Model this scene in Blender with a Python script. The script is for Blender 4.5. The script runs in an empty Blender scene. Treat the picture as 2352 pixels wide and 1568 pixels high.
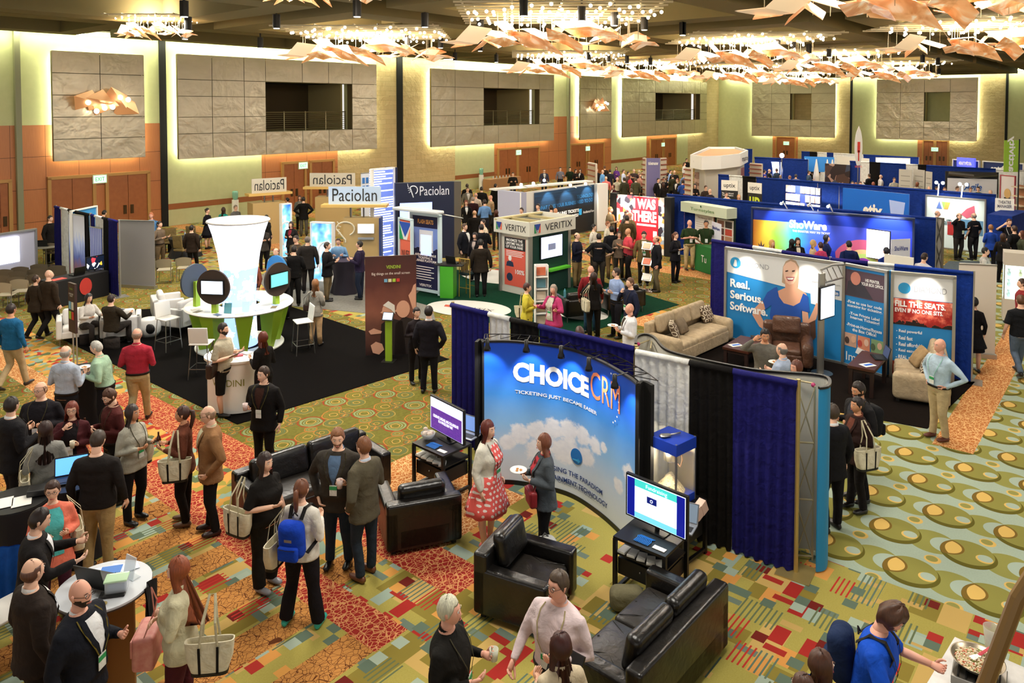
import bpy, math, random
import numpy as np
from mathutils import Vector, Matrix, noise
R = math.radians
rnd = random.Random(7)
# ---------------------------------------------------------------- camera, world, exposure
F, H, TH = 1750.0, 5.9, R(2.2)
CPY = 245 + F * math.tan(TH)
sc = bpy.context.scene
COL = sc.collection
cam = bpy.data.cameras.new('camera'); cam_o = bpy.data.objects.new('camera', cam); COL.objects.link(cam_o)
cam_o.location = (0, 0, H); cam_o.rotation_euler = (R(90) - TH, 0, 0)
cam.sensor_width = 36; cam.lens = F / 2352 * 36; cam.shift_y = -(784 - CPY) / 2352
cam.clip_end = 300
sc.camera = cam_o
w = bpy.data.worlds.new('world_fill'); sc.world = w; w.use_nodes = True  # even soft fill added through the open near side, no real source
w.node_tree.nodes['Background'].inputs[0].default_value = (1.0, .96, .9, 1)
w.node_tree.nodes['Background'].inputs[1].default_value = .55
sc.view_settings.view_transform = 'Standard'; sc.view_settings.look = 'None'
sc.view_settings.gamma = 1; sc.view_settings.use_curve_mapping = False
sc.view_settings.exposure = 0.7
sc.cycles.max_bounces = 5; sc.cycles.diffuse_bounces = 3; sc.cycles.glossy_bounces = 2
sc.cycles.transmission_bounces = 3; sc.cycles.transparent_max_bounces = 6
sc.cycles.sample_clamp_indirect = 4; sc.cycles.caustics_reflective = False; sc.cycles.caustics_refractive = False

def P(px, py, z=0.0):
    """point at height z seen at that pixel"""
    u = (px - 1176) / F; v = -(py - CPY) / F
    d = (u, math.cos(TH) + v * math.sin(TH), -math.sin(TH) + v * math.cos(TH))
    k = (z - H) / d[2]
    return Vector((d[0] * k, d[1] * k, z))
D1 = Vector((.6428, .7660, 0)); D2 = Vector((.7660, -.6428, 0)); P0 = Vector((-17, 37.5, 0))
def ST(s, t, z=0.0):
    v = P0 + D1 * s + D2 * t; v.z = z; return v
def area(name, loc, size, power, color=(1, .9, .75), rot=(0, 0, 0), sy=None):
    l = bpy.data.lights.new(name, 'AREA'); l.energy = power; l.color = color; l.size = size
    if sy: l.shape = 'RECTANGLE'; l.size_y = sy
    o = bpy.data.objects.new(name, l); COL.objects.link(o); o.location = loc; o.rotation_euler = rot; return o
def spot(name, loc, target, power, color=(1, .93, .82), ang=60, rad=.04, blend=.6):
    l = bpy.data.lights.new(name, 'SPOT'); l.energy = power; l.color = color; l.spot_size = R(ang); l.spot_blend = blend
    l.shadow_soft_size = rad
    o = bpy.data.objects.new(name, l); COL.objects.link(o); o.location = loc
    o.rotation_euler = (Vector(target) - Vector(loc)).to_track_quat('-Z', 'Y').to_euler(); return o
def point(name, loc, power, color=(1, .85, .65), rad=.15):
    l = bpy.data.lights.new(name, 'POINT'); l.energy = power; l.color = color; l.shadow_soft_size = rad
    o = bpy.data.objects.new(name, l); COL.objects.link(o); o.location = loc; return o
# chandelier centres (x, y); every coffer is lit by the bulbs above its glass sculpture
CH = [(-5.2, 27.7), (1.3, 22.0), (2.8, 39.0), (9.3, 30.0), (7.8, 14.8), (15.2, 24.6), (14.9, 49.0), (23.2, 46.5),
      (-4.0, 16.0), (-11.2, 24.0), (16.0, 37.5), (8.6, 45.5), (22.5, 59)]
for x, y in CH:
    area('coffer_light', (x, y, 8.5), 2.6, 640, (1, .95, .86), sy=2.6)
    point('bulb_light', (x, y, 8.7), 130, (1, .93, .8), .5)
# more coffers above and behind the viewer light the near floor
for x, y in ((1.5, 7), (-8, 9), (10.5, 5.5), (-14, 14)):
    area('coffer_light', (x, y, 9.4), 3.0, 420, (1, .95, .86), sy=3.0)

# ---------------------------------------------------------------- node expression helper
class X:
    nt = None
    def __init__(s, v): s.v = v
    @staticmethod
    def op(k, *a, clamp=False):
        n = X.nt.nodes.new('ShaderNodeMath'); n.operation = k; n.use_clamp = clamp
        for i, q in enumerate(a):
            q = q.v if isinstance(q, X) else q
            if isinstance(q, (int, float)): n.inputs[i].default_value = q
            else: X.nt.links.new(q, n.inputs[i])
        return X(n.outputs[0])
    def __add__(s, o): return X.op('ADD', s, o)
    __radd__ = __add__
    def __sub__(s, o): return X.op('SUBTRACT', s, o)
    def __rsub__(s, o): return X.op('SUBTRACT', o, s)
    def __mul__(s, o): return X.op('MULTIPLY', s, o)
    __rmul__ = __mul__
    def __truediv__(s, o): return X.op('DIVIDE', s, o)
    def __lt__(s, o): return X.op('LESS_THAN', s, o)
    def __gt__(s, o): return X.op('GREATER_THAN', s, o)
def mx(a, b): return X.op('MAXIMUM', a, b)
def mn(a, b): return X.op('MINIMUM', a, b)
def fl(a): return X.op('FLOOR', a)
def fr(a): return X.op('FRACT', a)
def sq(a): return X.op('SQRT', a)
def inr(a, lo, hi): return (a > lo) * (a < hi)
def hyp(a, b): return sq(a * a + b * b)
def vec(x, y, z=0.0):
    n = X.nt.nodes.new('ShaderNodeCombineXYZ')
    for i, q in enumerate((x, y, z)):
        if isinstance(q, X): X.nt.links.new(q.v, n.inputs[i])
        else: n.inputs[i].default_value = q
    return n.outputs[0]
def white(x, y=0.0, z=0.0):
    n = X.nt.nodes.new('ShaderNodeTexWhiteNoise'); X.nt.links.new(vec(x, y, z), n.inputs['Vector']); return X(n.outputs['Value'])
def noise_x(v, scale=5, detail=3, rough=.5, dist=0.0):
    n = X.nt.nodes.new('ShaderNodeTexNoise'); n.inputs['Scale'].default_value = scale; n.inputs['Detail'].default_value = detail
    n.inputs['Roughness'].default_value = rough; n.inputs['Distortion'].default_value = dist
    if v is not None: X.nt.links.new(v, n.inputs['Vector'])
    return X(n.outputs[0])
def voro_edge(v, scale):
    n = X.nt.nodes.new('ShaderNodeTexVoronoi'); n.feature = 'DISTANCE_TO_EDGE'; n.inputs['Scale'].default_value = scale
    X.nt.links.new(v, n.inputs['Vector']); return X(n.outputs['Distance'])
def voro_col(v, scale):
    n = X.nt.nodes.new('ShaderNodeTexVoronoi'); n.inputs['Scale'].default_value = scale
    X.nt.links.new(v, n.inputs['Vector']); s = X.nt.nodes.new('ShaderNodeSeparateColor'); X.nt.links.new(n.outputs['Color'], s.inputs[0]); return X(s.outputs[0])
def coords(kind='Object'):
    n = X.nt.nodes.new('ShaderNodeTexCoord'); s = X.nt.nodes.new('ShaderNodeSeparateXYZ'); X.nt.links.new(n.outputs[kind], s.inputs[0])
    return [X(s.outputs[i]) for i in range(3)], n.outputs[kind]
def lin(c):
    c = tuple(q / 255 for q in c) if max(c) > 1 else c
    return tuple((q / 12.92 if q <= .04045 else ((q + .055) / 1.055) ** 2.4) for q in c[:3]) + (1,)
def hexc(c): return lin(tuple(int(c[i:i + 2], 16) for i in (0, 2, 4))) if isinstance(c, str) else lin(c)
def rgb(c):
    n = X.nt.nodes.new('ShaderNodeRGB'); n.outputs[0].default_value = hexc(c); return n.outputs[0]
def mixc(f, a, b):
    n = X.nt.nodes.new('ShaderNodeMix'); n.data_type = 'RGBA'
    if isinstance(f, X): X.nt.links.new(f.v, n.inputs[0])
    else: n.inputs[0].default_value = f
    for q, i in ((a, 6), (b, 7)):
        if isinstance(q, (str, tuple)): n.inputs[i].default_value = hexc(q)
        else: X.nt.links.new(q, n.inputs[i])
    return n.outputs[2]
def ramp(f, stops, const=True):
    n = X.nt.nodes.new('ShaderNodeValToRGB'); X.nt.links.new(f.v, n.inputs[0]); r = n.color_ramp
    r.interpolation = 'CONSTANT' if const else 'LINEAR'
    while len(r.elements) < len(stops): r.elements.new(.5)
    for e, (p, c) in zip(r.elements, sorted(stops, key=lambda q: q[0])): e.position = p; e.color = hexc(c)
    return n.outputs[0]
MATS = {}
def mat(name, color=None, rough=.6, metal=0.0, emit=0.0, fn=None, spec=.5, alpha=1.0, bump=None, trans=0.0, coat=0.0, ecol=None):
    if name in MATS: return MATS[name]
    m = bpy.data.materials.new(name); m.use_nodes = True; nt = m.node_tree; X.nt = nt
    b = nt.nodes['Principled BSDF']; b.inputs['Roughness'].default_value = rough; b.inputs['Metallic'].default_value = metal
    b.inputs['Specular IOR Level'].default_value = spec; b.inputs['Alpha'].default_value = alpha
    b.inputs['Transmission Weight'].default_value = trans; b.inputs['Coat Weight'].default_value = coat
    if color is not None: b.inputs['Base Color'].default_value = hexc(color); m.diffuse_color = hexc(color)
    if fn:
        c = fn(); nt.links.new(c, b.inputs['Base Color'])
        if emit: nt.links.new(c, b.inputs['Emission Color'])
    elif emit: b.inputs['Emission Color'].default_value = hexc(ecol or color)
    if emit: b.inputs['Emission Strength'].default_value = emit
    if bump:
        sc_, st_, dist = bump
        (_, ob) = coords(); nz = noise_x(ob, sc_, 3, .55, .4); bn = nt.nodes.new('ShaderNodeBump'); bn.inputs['Strength'].default_value = st_
        bn.inputs['Distance'].default_value = dist; nt.links.new(nz.v, bn.inputs['Height']); nt.links.new(bn.outputs[0], b.inputs['Normal'])
    MATS[name] = m; return m
def cloth(c, rough=.85):
    c = c if isinstance(c, str) else '%02x%02x%02x' % c
    def f(): (_, ob) = coords(); return mixc(noise_x(ob, 9, 3), tuple(int(int(c[i:i + 2], 16) * .82) for i in (0, 2, 4)), tuple(min(255, int(int(c[i:i + 2], 16) * 1.1) + 2) for i in (0, 2, 4)))
    return mat('cloth_' + c, c, rough, spec=.2, fn=f, bump=(7, .5, .05))
def paint(c, rough=.5, metal=0.0, emit=0.0): return mat('paint_%s_%d%d%d' % (c, rough * 100, metal * 100, emit * 100), c, rough, metal, emit)
def glow(c, e=1.0): return mat('screen_%s_%d' % (c, e * 100), c, .4, emit=e)
# ---------------------------------------------------------------- mesh building
class MB:
    def __init__(s): s.v = []; s.f = []; s.m = []; s.mats = []; s.cur = 0
    def use(s, m):
        if m not in s.mats: s.mats.append(m)
        s.cur = s.mats.index(m); return s
    def add(s, vs, fs):
        o = len(s.v); s.v += [tuple(q) for q in vs]; s.f += [[i + o for i in f] for f in fs]; s.m += [s.cur] * len(fs); return s
    def box(s, c, d, rz=0.0, rx=0.0, ry=0.0, taper=1.0):
        x, y, z = (q / 2 for q in d); M = Matrix.Rotation(rz, 3, 'Z') @ Matrix.Rotation(ry, 3, 'Y') @ Matrix.Rotation(rx, 3, 'X'); c = Vector(c)
        vs = [c + M @ Vector(((sx * x) * (taper if sz < 0 else 1), (sy * y) * (taper if sz < 0 else 1), sz * z)) for sz in (-1, 1) for sy in (-1, 1) for sx in (-1, 1)]
        return s.add(vs, [(0, 2, 3, 1), (4, 5, 7, 6), (0, 1, 5, 4), (2, 6, 7, 3), (0, 4, 6, 2), (1, 3, 7, 5)])
    def rbox(s, c, d, r=.03, rz=0.0, rx=0.0, puff=0.0, n=3, ry=0.0):
        """box with rounded edges (superellipsoid shell on a cube grid)"""
        hx, hy, hz = (q / 2 for q in d); r = min(r, hx * .98, hy * .98, hz * .98); M = Matrix.Rotation(rz, 3, 'Z') @ Matrix.Rotation(ry, 3, 'Y') @ Matrix.Rotation(rx, 3, 'X'); c = Vector(c)
        A = []
        for h in (hx, hy, hz):
            e = [-h, -h + .3 * r, -h + .65 * r, -h + r]; A.append(e + [(h - r) * k / n for k in range(-n + 1, n)] + [-q for q in e[::-1]])
        N = len(A[0]); idx = {}; vs = []
        def put(i, j, k):
            key = (i, j, k)
            if key in idx: return idx[key]
            p = Vector((A[0][i], A[1][j], A[2][k]))
            inner = Vector((max(-hx + r, min(hx - r, p.x)), max(-hy + r, min(hy - r, p.y)), max(-hz + r, min(hz - r, p.z))))
            q = p - inner
            if q.length > 1e-7: p = inner + q.normalized() * r
            if puff: p.z += puff * (1 - (p.x / hx) ** 2) * (1 - (p.y / hy) ** 2) * (1 if p.z > 0 else -1)
            idx[key] = len(vs); vs.append(c + M @ p); return idx[key]
        fs = []
        L = N - 1
        for a in range(L):
            for b in range(L):
                fs.append((put(a, b, 0), put(a, b + 1, 0), put(a + 1, b + 1, 0), put(a + 1, b, 0)))
                fs.append((put(a, b, L), put(a + 1, b, L), put(a + 1, b + 1, L), put(a, b + 1, L)))
                fs.append((put(a, 0, b), put(a + 1, 0, b), put(a + 1, 0, b + 1), put(a, 0, b + 1)))
                fs.append((put(a, L, b), put(a, L, b + 1), put(a + 1, L, b + 1), put(a + 1, L, b)))
                fs.append((put(0, a, b), put(0, a, b + 1), put(0, a + 1, b + 1), put(0, a + 1, b)))
                fs.append((put(L, a, b), put(L, a + 1, b), put(L, a + 1, b + 1), put(L, a, b + 1)))
        return s.add(vs, fs)
    def quad(s, a, b, c, d): return s.add([a, b, c, d], [(0, 1, 2, 3)])
    def poly(s, pts, z0=None, th=0.0, n=None):
        """flat polygon given as 3D points, optionally extruded along n by th"""
        k = len(pts)
        if not th: return s.add(pts, [list(range(k))])
        n = Vector(n); a = [Vector(p) for p in pts]; b = [p + n * th for p in a]
        return s.add(a + b, [list(range(k))[::-1], list(range(k, 2 * k))] + [(i, (i + 1) % k, k + (i + 1) % k, k + i) for i in range(k)])
    def disc(s, c, r, n=24, axis='y', ry=None, th=0.0):
        ry = ry or r; c = Vector(c); u, v, w_ = {'y': (Vector((1, 0, 0)), Vector((0, 0, 1)), Vector((0, -1, 0))), 'z': (Vector((1, 0, 0)), Vector((0, 1, 0)), Vector((0, 0, 1)))}[axis]
        pts = [c + u * (r * math.cos(2 * math.pi * i / n)) + v * (ry * math.sin(2 * math.pi * i / n)) for i in range(n)]
        return s.poly(pts, th=th, n=w_)
    def loft(s, rings, cap=True, closed=False):
        k = len(rings[0]); vs = [p for r in rings for p in r]; fs = []
        m = len(rings)
        for i in range(m - 1 + closed):
            for j in range(k):
                a, b = i * k, ((i + 1) % m) * k; fs.append((a + j, a + (j + 1) % k, b + (j + 1) % k, b + j))
        if cap and not closed: fs += [list(range(k))[::-1], list(range((m - 1) * k, m * k))]
        return s.add(vs, fs)
    def tube(s, path, rad, n=10, squash=None, ref=None, cap=True):
        """tube through points, radius per point or (ra, rb) pairs with ref giving the ra direction"""
        path = [Vector(p) for p in path]; m = len(path); rings = []
        rad = rad if isinstance(rad, (list, tuple)) else [rad] * m
        up = None
        for i, p in enumerate(path):
            t = (path[min(i + 1, m - 1)] - path[max(i - 1, 0)])
            t = t.normalized() if t.length > 1e-9 else Vector((0, 0, 1))
            if up is None:
                q = Vector(ref) if ref is not None else (Vector((1, 0, 0)) if abs(t.x) < .8 else Vector((0, 1, 0)))
            else: q = up
            if ref is not None: q = Vector(ref)
            u = q - t * q.dot(t)
            if u.length < 1e-4: u = t.orthogonal()
            u.normalize(); v = t.cross(u); up = u
            ra, rb = rad[i] if isinstance(rad[i], (tuple, list)) else (rad[i], rad[i])
            rings.append([p + u * (ra * math.cos(2 * math.pi * j / n)) + v * (rb * math.sin(2 * math.pi * j / n)) for j in range(n)])
        return s.loft(rings, cap)
    def cyl(s, a, b, r, n=16, r2=None): return s.tube([a, b], [r, r if r2 is None else r2], n)
    def lathe(s, c, prof, n=28, sx=1.0, sy=1.0, cap=True):
        c = Vector(c); return s.loft([[c + Vector((r * sx * math.cos(2 * math.pi * j / n), r * sy * math.sin(2 * math.pi * j / n), z)) for j in range(n)] for r, z in prof], cap)
    def ball(s, c, r, n=12, m=8):
        r = r if isinstance(r, (tuple, list)) else (r, r, r); c = Vector(c)
        rings = [[c + Vector((r[0] * math.sin(a) * math.cos(2 * math.pi * j / n), r[1] * math.sin(a) * math.sin(2 * math.pi * j / n), -r[2] * math.cos(a))) for j in range(n)] for a in [math.pi * (i + .02) / (m + .04) for i in range(m + 1)]]
        return s.loft(rings)
    def build(s, name, material=None, parent=None, smooth=False, loc=None, rz=0.0, bevel=0.0):
        me = bpy.data.meshes.new(name); me.from_pydata(s.v, [], s.f)
        ms = s.mats or [material]
        for q in ms: me.materials.append(q)
        if s.mats: me.polygons.foreach_set('material_index', s.m)
        if smooth: me.polygons.foreach_set('use_smooth', [True] * len(me.polygons))
        me.update()
        o = bpy.data.objects.new(name, me); COL.objects.link(o); o.parent = parent
        if loc is not None: o.location = loc
        o.rotation_euler.z = rz
        if smooth == 'auto':
            me.set_sharp_from_angle(angle=R(40))
        if bevel:
            b = o.modifiers.new('edge', 'BEVEL'); b.width = bevel; b.segments = 2; b.limit_method = 'ANGLE'
        return o
def tag(o, label, cat, group=None, kind=None):
    o['label'] = label; o['category'] = cat
    if group: o['group'] = group
    if kind: o['kind'] = kind
    return o
def struct(o): o['kind'] = 'structure'; return o
def thing(name, label, cat, loc=(0, 0, 0), rz=0.0, group=None):
    o = bpy.data.objects.new(name, None); COL.objects.link(o); o.empty_display_size = .1
    o.location = loc; o.rotation_euler.z = rz; return tag(o, label, cat, group)
def copy_tree(o, parent=None):
    c = o.copy(); COL.objects.link(c); c.parent = parent
    for ch in list(o.children): copy_tree(ch, c)
    return c
def frame2(a, b):
    """origin, angle, length of the upright plane whose foot runs from a to b; local -y faces the viewer"""
    a = Vector(a); b = Vector(b); d = b - a; return Vector((a.x, a.y, 0)), math.atan2(d.y, d.x), Vector((d.x, d.y)).length
def text(body, material, parent, x, z, w_, h=None, y=-.012, bold=0.0, shear=0.0, name='lettering', flip=False, th=.004, bend=None, flat=False):
    """lettering fitted into width w_ (and height h), centred at x, z of the parent's plane"""
    cu = bpy.data.curves.new(name, 'FONT'); cu.body = body; cu.align_x = 'CENTER'; cu.resolution_u = 3; cu.offset = bold; cu.shear = shear
    cu.space_line = .95
    ob = bpy.data.objects.new(name, cu); me = bpy.data.meshes.new_from_object(ob); bpy.data.objects.remove(ob)
    n = len(me.vertices); co = np.empty(n * 3); me.vertices.foreach_get('co', co); co = co.reshape(-1, 3)
    mnn, mxx = co.min(0), co.max(0); k = w_ / max(mxx[0] - mnn[0], 1e-6); kz = (h / max(mxx[1] - mnn[1], 1e-6)) if h else k
    q = np.empty_like(co); q[:, 0] = (co[:, 0] - (mnn[0] + mxx[0]) / 2) * k * (-1 if flip else 1) + x
    q[:, 1] = y; q[:, 2] = (co[:, 1] - (mnn[1] + mxx[1]) / 2) * kz + z
    if bend: q = np.array([bend(*p) for p in q])
    if flat: q[:, 1] = (co[:, 1] - (mnn[1] + mxx[1]) / 2) * kz + z; q[:, 2] = y
    me.vertices.foreach_set('co', q.ravel()); me.materials.clear(); me.materials.append(material); me.update(); me.name = name
    o = bpy.data.objects.new(name, me); COL.objects.link(o); o.parent = parent; return o
def plate(name, material, parent, x0, x1, z0, z1, y=0.0, th=.02):
    return MB().box(((x0 + x1) / 2, y + th / 2, (z0 + z1) / 2), (x1 - x0, th, z1 - z0)).build(name, material, parent)
# ---------------------------------------------------------------- carpet
def carpet():
    (x, y, z), ob = coords()
    s = (x + 17) * .6428 + (y - 37.5) * .7660; t = (x + 17) * .7660 - (y - 37.5) * .6428
    st = vec(s, t)
    # patchwork of small rectangles
    def cell(a, b, w_, h_, k): return white(fl(a / w_), fl(b / h_), k)
    base = mixc(noise_x(st, 60, 2), (150, 138, 66), (172, 160, 84))
    r1 = cell(s + .07, t, .30, .17, 1); r2 = cell(s, t + .05, .155, .15, 2); r3 = cell(s, t, .38, .25, 3); r4 = cell(s + .1, t + .02, .62, .30, 4)
    c = mixc((r4 > .86), base, (190, 158, 92)); c = mixc(inr(r4, .10, .2), c, (132, 118, 52))
    c = mixc((r1 > .925), c, (158, 44, 38)); c = mixc(inr(r1, .80, .85), c, (206, 144, 74)); c = mixc(inr(r1, .70, .74), c, (150, 166, 150)); c = mixc(inr(r1, .55, .60), c, (132, 116, 50))
    r5 = cell(s + .03, t + .07, .10, .24, 5); c = mixc((r5 > .93), c, (184, 152, 88)); c = mixc(inr(r5, .86, .9), c, (104, 118, 104)); c = mixc(inr(r5, .8, .82), c, (156, 46, 38)); c = mixc((r2 > .93), c, (92, 108, 92)); c = mixc(inr(r2, .86, .885), c, (106, 34, 28)); c = mixc(inr(r2, .80, .83), c, (205, 146, 74)); c = mixc(inr(r2, .70, .72), c, (164, 50, 42))
    c = mixc(inr(r2, .0, .035), c, (158, 172, 154))
    str_ = (fr(t / .06) < .34)
    c = mixc(str_ * inr(r3, .52, .76), c, ramp(cell(s, t, .38, .25, 9), [(0, (96, 106, 76)), (.55, (92, 110, 94)), (.8, (176, 52, 42))]))
    patch = c
    # crackle strips
    wv = vec(s, t)
    cr = mn(voro_edge(wv, 13.5), voro_edge(vec(s * .8 + 3.3, t * 1.1 + 1.7), 11))
    red = mixc((cr < .038), (150, 44, 38), (208, 148, 96))
    orange = mixc((cr < .024), (190, 132, 70), (92, 50, 26))
    tanc = mixc((cr < .045), (176, 104, 52), (224, 178, 122))
    # leaf patchwork
    lv = voro_col(vec(s * 1.0 + t * .6, t * 1.0 - s * .3), 6.5)
    leaf = ramp(lv, [(0, (200, 146, 72)), (.34, (150, 140, 66)), (.5, (168, 60, 44)), (.64, (136, 158, 140)), (.78, (206, 160, 84)), (.9, (92, 104, 70))])
    # ringed circles on green
    def lat(a, b, pa, pb, off=.5):
        row = fl(a / pa); u = a - (row + .5) * pa; bb = b + row * (off * pb); v = (fr(bb / pb) - .5) * pb; return u, v
    g = mixc(noise_x(st, 14, 2), (84, 82, 32), (120, 114, 50)); circ = g; wob = noise_x(st, 7, 2); s0, t0 = s, t; s, t = s + (wob - .5) * .07, t + (noise_x(st, 6, 1) - .5) * .07
    for (oa, ob_, rr, c1, c2) in ((0, 0, .25, (140, 56, 36), (128, 140, 100)), (.42, .40, .23, (168, 108, 50), (118, 108, 46)), (.2, .62, .12, (178, 96, 48), (120, 124, 80)), (.66, .1, .19, (150, 128, 66), (92, 104, 70)), (.3, .2, .1, (120, 66, 36), (90, 100, 72)), (.15, .35, .15, (160, 116, 58), (88, 98, 60))):
        u, v = lat(s + oa, t + ob_, .9, .9); d = hyp(u, v)
        circ = mixc(inr(d, rr * .89, rr), circ, c1); circ = mixc(inr(d, rr * .66, rr * .8), circ, c2); circ = mixc(inr(d, rr * .48, rr * .56), circ, c2); circ = mixc(inr(d, rr * .3, rr * .38), circ, (176, 140, 72))
    s, t = s0, t0
    # overlapping lens pattern
    lens = mixc(noise_x(st, 40, 2), (150, 164, 146), (164, 178, 160))
    def dl(ds, dt, ka=1.0): 
        q = s + 7.25 - ds; row = fl((q + .45) / .9); u = q - row * .9; v = (fr((t - 34.92 - row * .49 - dt) / .89 + .5) - .5) * .89; return hyp(u, v * ka)
    OL, OD, BR, YE, PB = (134, 130, 66), (92, 86, 30), (116, 92, 38), (208, 172, 96), (158, 172, 156)
    o2 = (138, 136, 72); lens = mixc(dl(-.02, .46) < .30, lens, o2); pc = dl(0, -.25)
    lens = mixc(pc < .2, lens, PB); lens = mixc(dl(-.05, .01) < .33, lens, OD); big = dl(.01, 0); lens = mixc(big < .30, lens, OL)
    lens = mixc((pc < .205) * (dl(-.03, .0) < .32), lens, BR); lens = mixc((pc < .175) * (big < .27), lens, YE)
    lens = mixc(dl(-.035, .19) < .1, lens, YE); lens = mixc(dl(-.015, .195) < .085, lens, PB)
    lens = mixc(dl(-.47, -.33) < .10, lens, YE); lens = mixc(dl(-.46, -.34) < .07, lens, (140, 136, 74))
    # far stripes
    far = mixc(inr(fr(s / 6.3), .0, .16), circ, tanc); far = mixc(inr(fr(s / 6.3), .16, .28), far, leaf)
    out = mixc(inr(s, -4.5, 90) * (t < 21.5), far, patch)
    out = mixc(inr(fr(s / 6.3), .0, .15) * (s > -4.5), out, tanc)
    out = mixc(inr(s, -10.75, -4.5) * (t < 28.2), out, circ)
    near = mixc(inr(fr((t - 26.76) / .9), 0, .5), patch, orange)
    out = mixc((s < -12.6) * (t > 22), out, near); out = mixc((s < -12.2) * (t < 22), out, circ)
    out = mixc(inr(s, -12.6, -11.4) * (t > 21) * (t < 30.9), out, mixc(inr(t, 29.1, 29.6), patch, orange)); out = mixc(inr(s, -12.15, -11.4) * (t < 28.9), out, leaf)
    out = mixc(inr(s, -12.6, -12.13) * (t > 21) * (t < 30.83), out, red); out = mixc(inr(s, -12.25, -11.75) * (t < 21.001), out, tanc)
    out = mixc(inr(s, -11.75, -10.75) * (t < 21), out, leaf)
    out = mixc(inr(s, -11.4, -10.75) * inr(t, 21, 30.83), out, red)
    out = mixc(inr(s, -10.75, -9.0) * inr(t, 27.6, 30.0), out, tanc)
    out = mixc(((s > -10.75) * (s < -7.7) * (t > 30.0)) + ((s > -9.0) * (s < -7.7) * (t > 27.6)), out, patch)
    out = mixc((s < -11.38) * (t > 30.83), out, patch); out = mixc(inr(s, -11.4, -10.7) * (t > 30.83), out, patch)
    out = mixc((s > -7.72) * (t > 31.5), out, lens)
    out = mixc((s > -3.0) * (inr(fr((t - 34.32) / 1.9), 0, .33)) * (t > 34), out, tanc)
    return mixc(noise_x(ob, 320, 2, .7), (0, 0, 0), out) if False else out
fm = mat('patterned_carpet', None, .95, fn=carpet, spec=.1)
mb = MB(); mb.add([(-60, -8, 0), (75, -8, 0), (75, 110, 0), (-60, 110, 0)], [(0, 1, 2, 3)])
struct(mb.build('floor', fm))

# ---------------------------------------------------------------- walls
CORN = P0 + D1 * 62.4
LA, RA = R(50), R(-40)
def onwall(px, py, org, ang, off=0.0):
    """local (x, z) of the pixel on the upright plane through org turned by ang"""
    a = P(px, py, 0); u = (px - 1176) / F; v = -(py - CPY) / F
    d = Vector((u, math.cos(TH) + v * math.sin(TH), -math.sin(TH) + v * math.cos(TH)))
    dx, n = Vector((math.cos(ang), math.sin(ang), 0)), Vector((-math.sin(ang), math.cos(ang), 0))
    c = Vector((0, 0, H)); k = ((org - n * off) - c).dot(n) / d.dot(n); p = c + d * k; return (p - org).dot(dx), p.z
def LX(px, py=300, off=0): return onwall(px, py, P0, LA, off)[0]
def RX(px, py=300, off=0): return onwall(px, py, CORN, RA, off)[0]
def green():
    (_, ob) = coords(); return mixc(noise_x(ob, 3, 3), (196, 198, 146), (212, 212, 162))
def woodf():
    (x, y, z), ob = coords(); n = noise_x(vec(x * 9, y * 9, z * .5), 4, 3)
    seam = mx((fr(x / 1.35) < .012), (fr((z + .55) / 1.42) < .014)); c = mixc(n, (176, 106, 58), (200, 128, 76)); return mixc(seam, c, (84, 44, 20))
def stonef():
    (x, y, z), ob = coords(); n = X.nt.nodes.new('ShaderNodeTexBrick'); X.nt.links.new(vec(x + y, z, 0), n.inputs['Vector'])
    for k, v in (('Scale', 1.0), ('Mortar Size', .008), ('Brick Width', .85), ('Row Height', .3), ('Bias', -.3)): n.inputs[k].default_value = v
    n.inputs['Color1'].default_value = lin((214, 190, 140)); n.inputs['Color2'].default_value = lin((186, 156, 106)); n.inputs['Mortar'].default_value = lin((150, 130, 90))
    return mixc(noise_x(ob, 2.6, 4, .6), n.outputs[0], (206, 186, 138))
def metalf():
    (x, y, z), ob = coords(); return mixc(noise_x(vec(x * .6, y, z * 2.5), 1.2, 2), (186, 174, 148), (208, 196, 170))
GREEN = mat('green_plaster', None, .9, fn=green, spec=.2); WOOD = mat('honey_wood_panelling', None, .45, fn=woodf)
STONE = mat('cream_limestone', None, .9, fn=stonef, spec=.2, bump=(3, .6, .1))
METAL = mat('embossed_metal', None, .36, .6, fn=metalf, bump=(1.1, .35, .2)); DARK = paint('0b0a06', .8); BEIGE = paint('b9aa78', .8)
COVE = mat('cove_light', 'fdffe6', .5, emit=26.0, ecol='fbffdc')
def wallgrid(name, org, ang, xs, zs, fn, th=.3):
    mb = MB()
    for i in range(len(xs) - 1):
        for j in range(len(zs) - 1):
            m = fn((xs[i] + xs[i + 1]) / 2, (zs[j] + zs[j + 1]) / 2)
            if m is None: continue
            mb.use(m); mb.box(((xs[i] + xs[i + 1]) / 2, th / 2, (zs[j] + zs[j + 1]) / 2), (xs[i + 1] - xs[i], th, zs[j + 1] - zs[j]))
    return struct(mb.build(name, None, None, loc=org, rz=ang))
ZT = 9.3
ops_l = [(LX(600), LX(798)), (LX(1100), LX(1228)), (LX(1495), LX(1598))]
l = {k: LX(k) for k in (0, 367, 382, 408, 600, 775, 865, 925, 910, 1045, 990, 1135, 1272, 1302, 1404, 1485, 1555, 1580, 1623, 1653)}
OZ = (4.55, 7.25)
def lmat(x, z):
    for a, b in ops_l:
        if a < x < b and OZ[0] < z < OZ[1]: return None
    if x < l[367]: return WOOD if z < 5.1 else GREEN
    if x < l[865]:
        return WOOD if (l[600] < x < l[775] and z < 3.6) else STONE if x > l[775] and z < 3.6 else GREEN
    if x < l[1045]: return STONE
    if x < l[1135]: return GREEN
    if x < l[1272]: return WOOD if z < 3.6 else GREEN
    if x < l[1404]: return WOOD if z < 5.1 else GREEN
    if l[1485] < x < l[1555] and z < 3.6: return WOOD
    return STONE if x > l[1580] else GREEN
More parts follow.
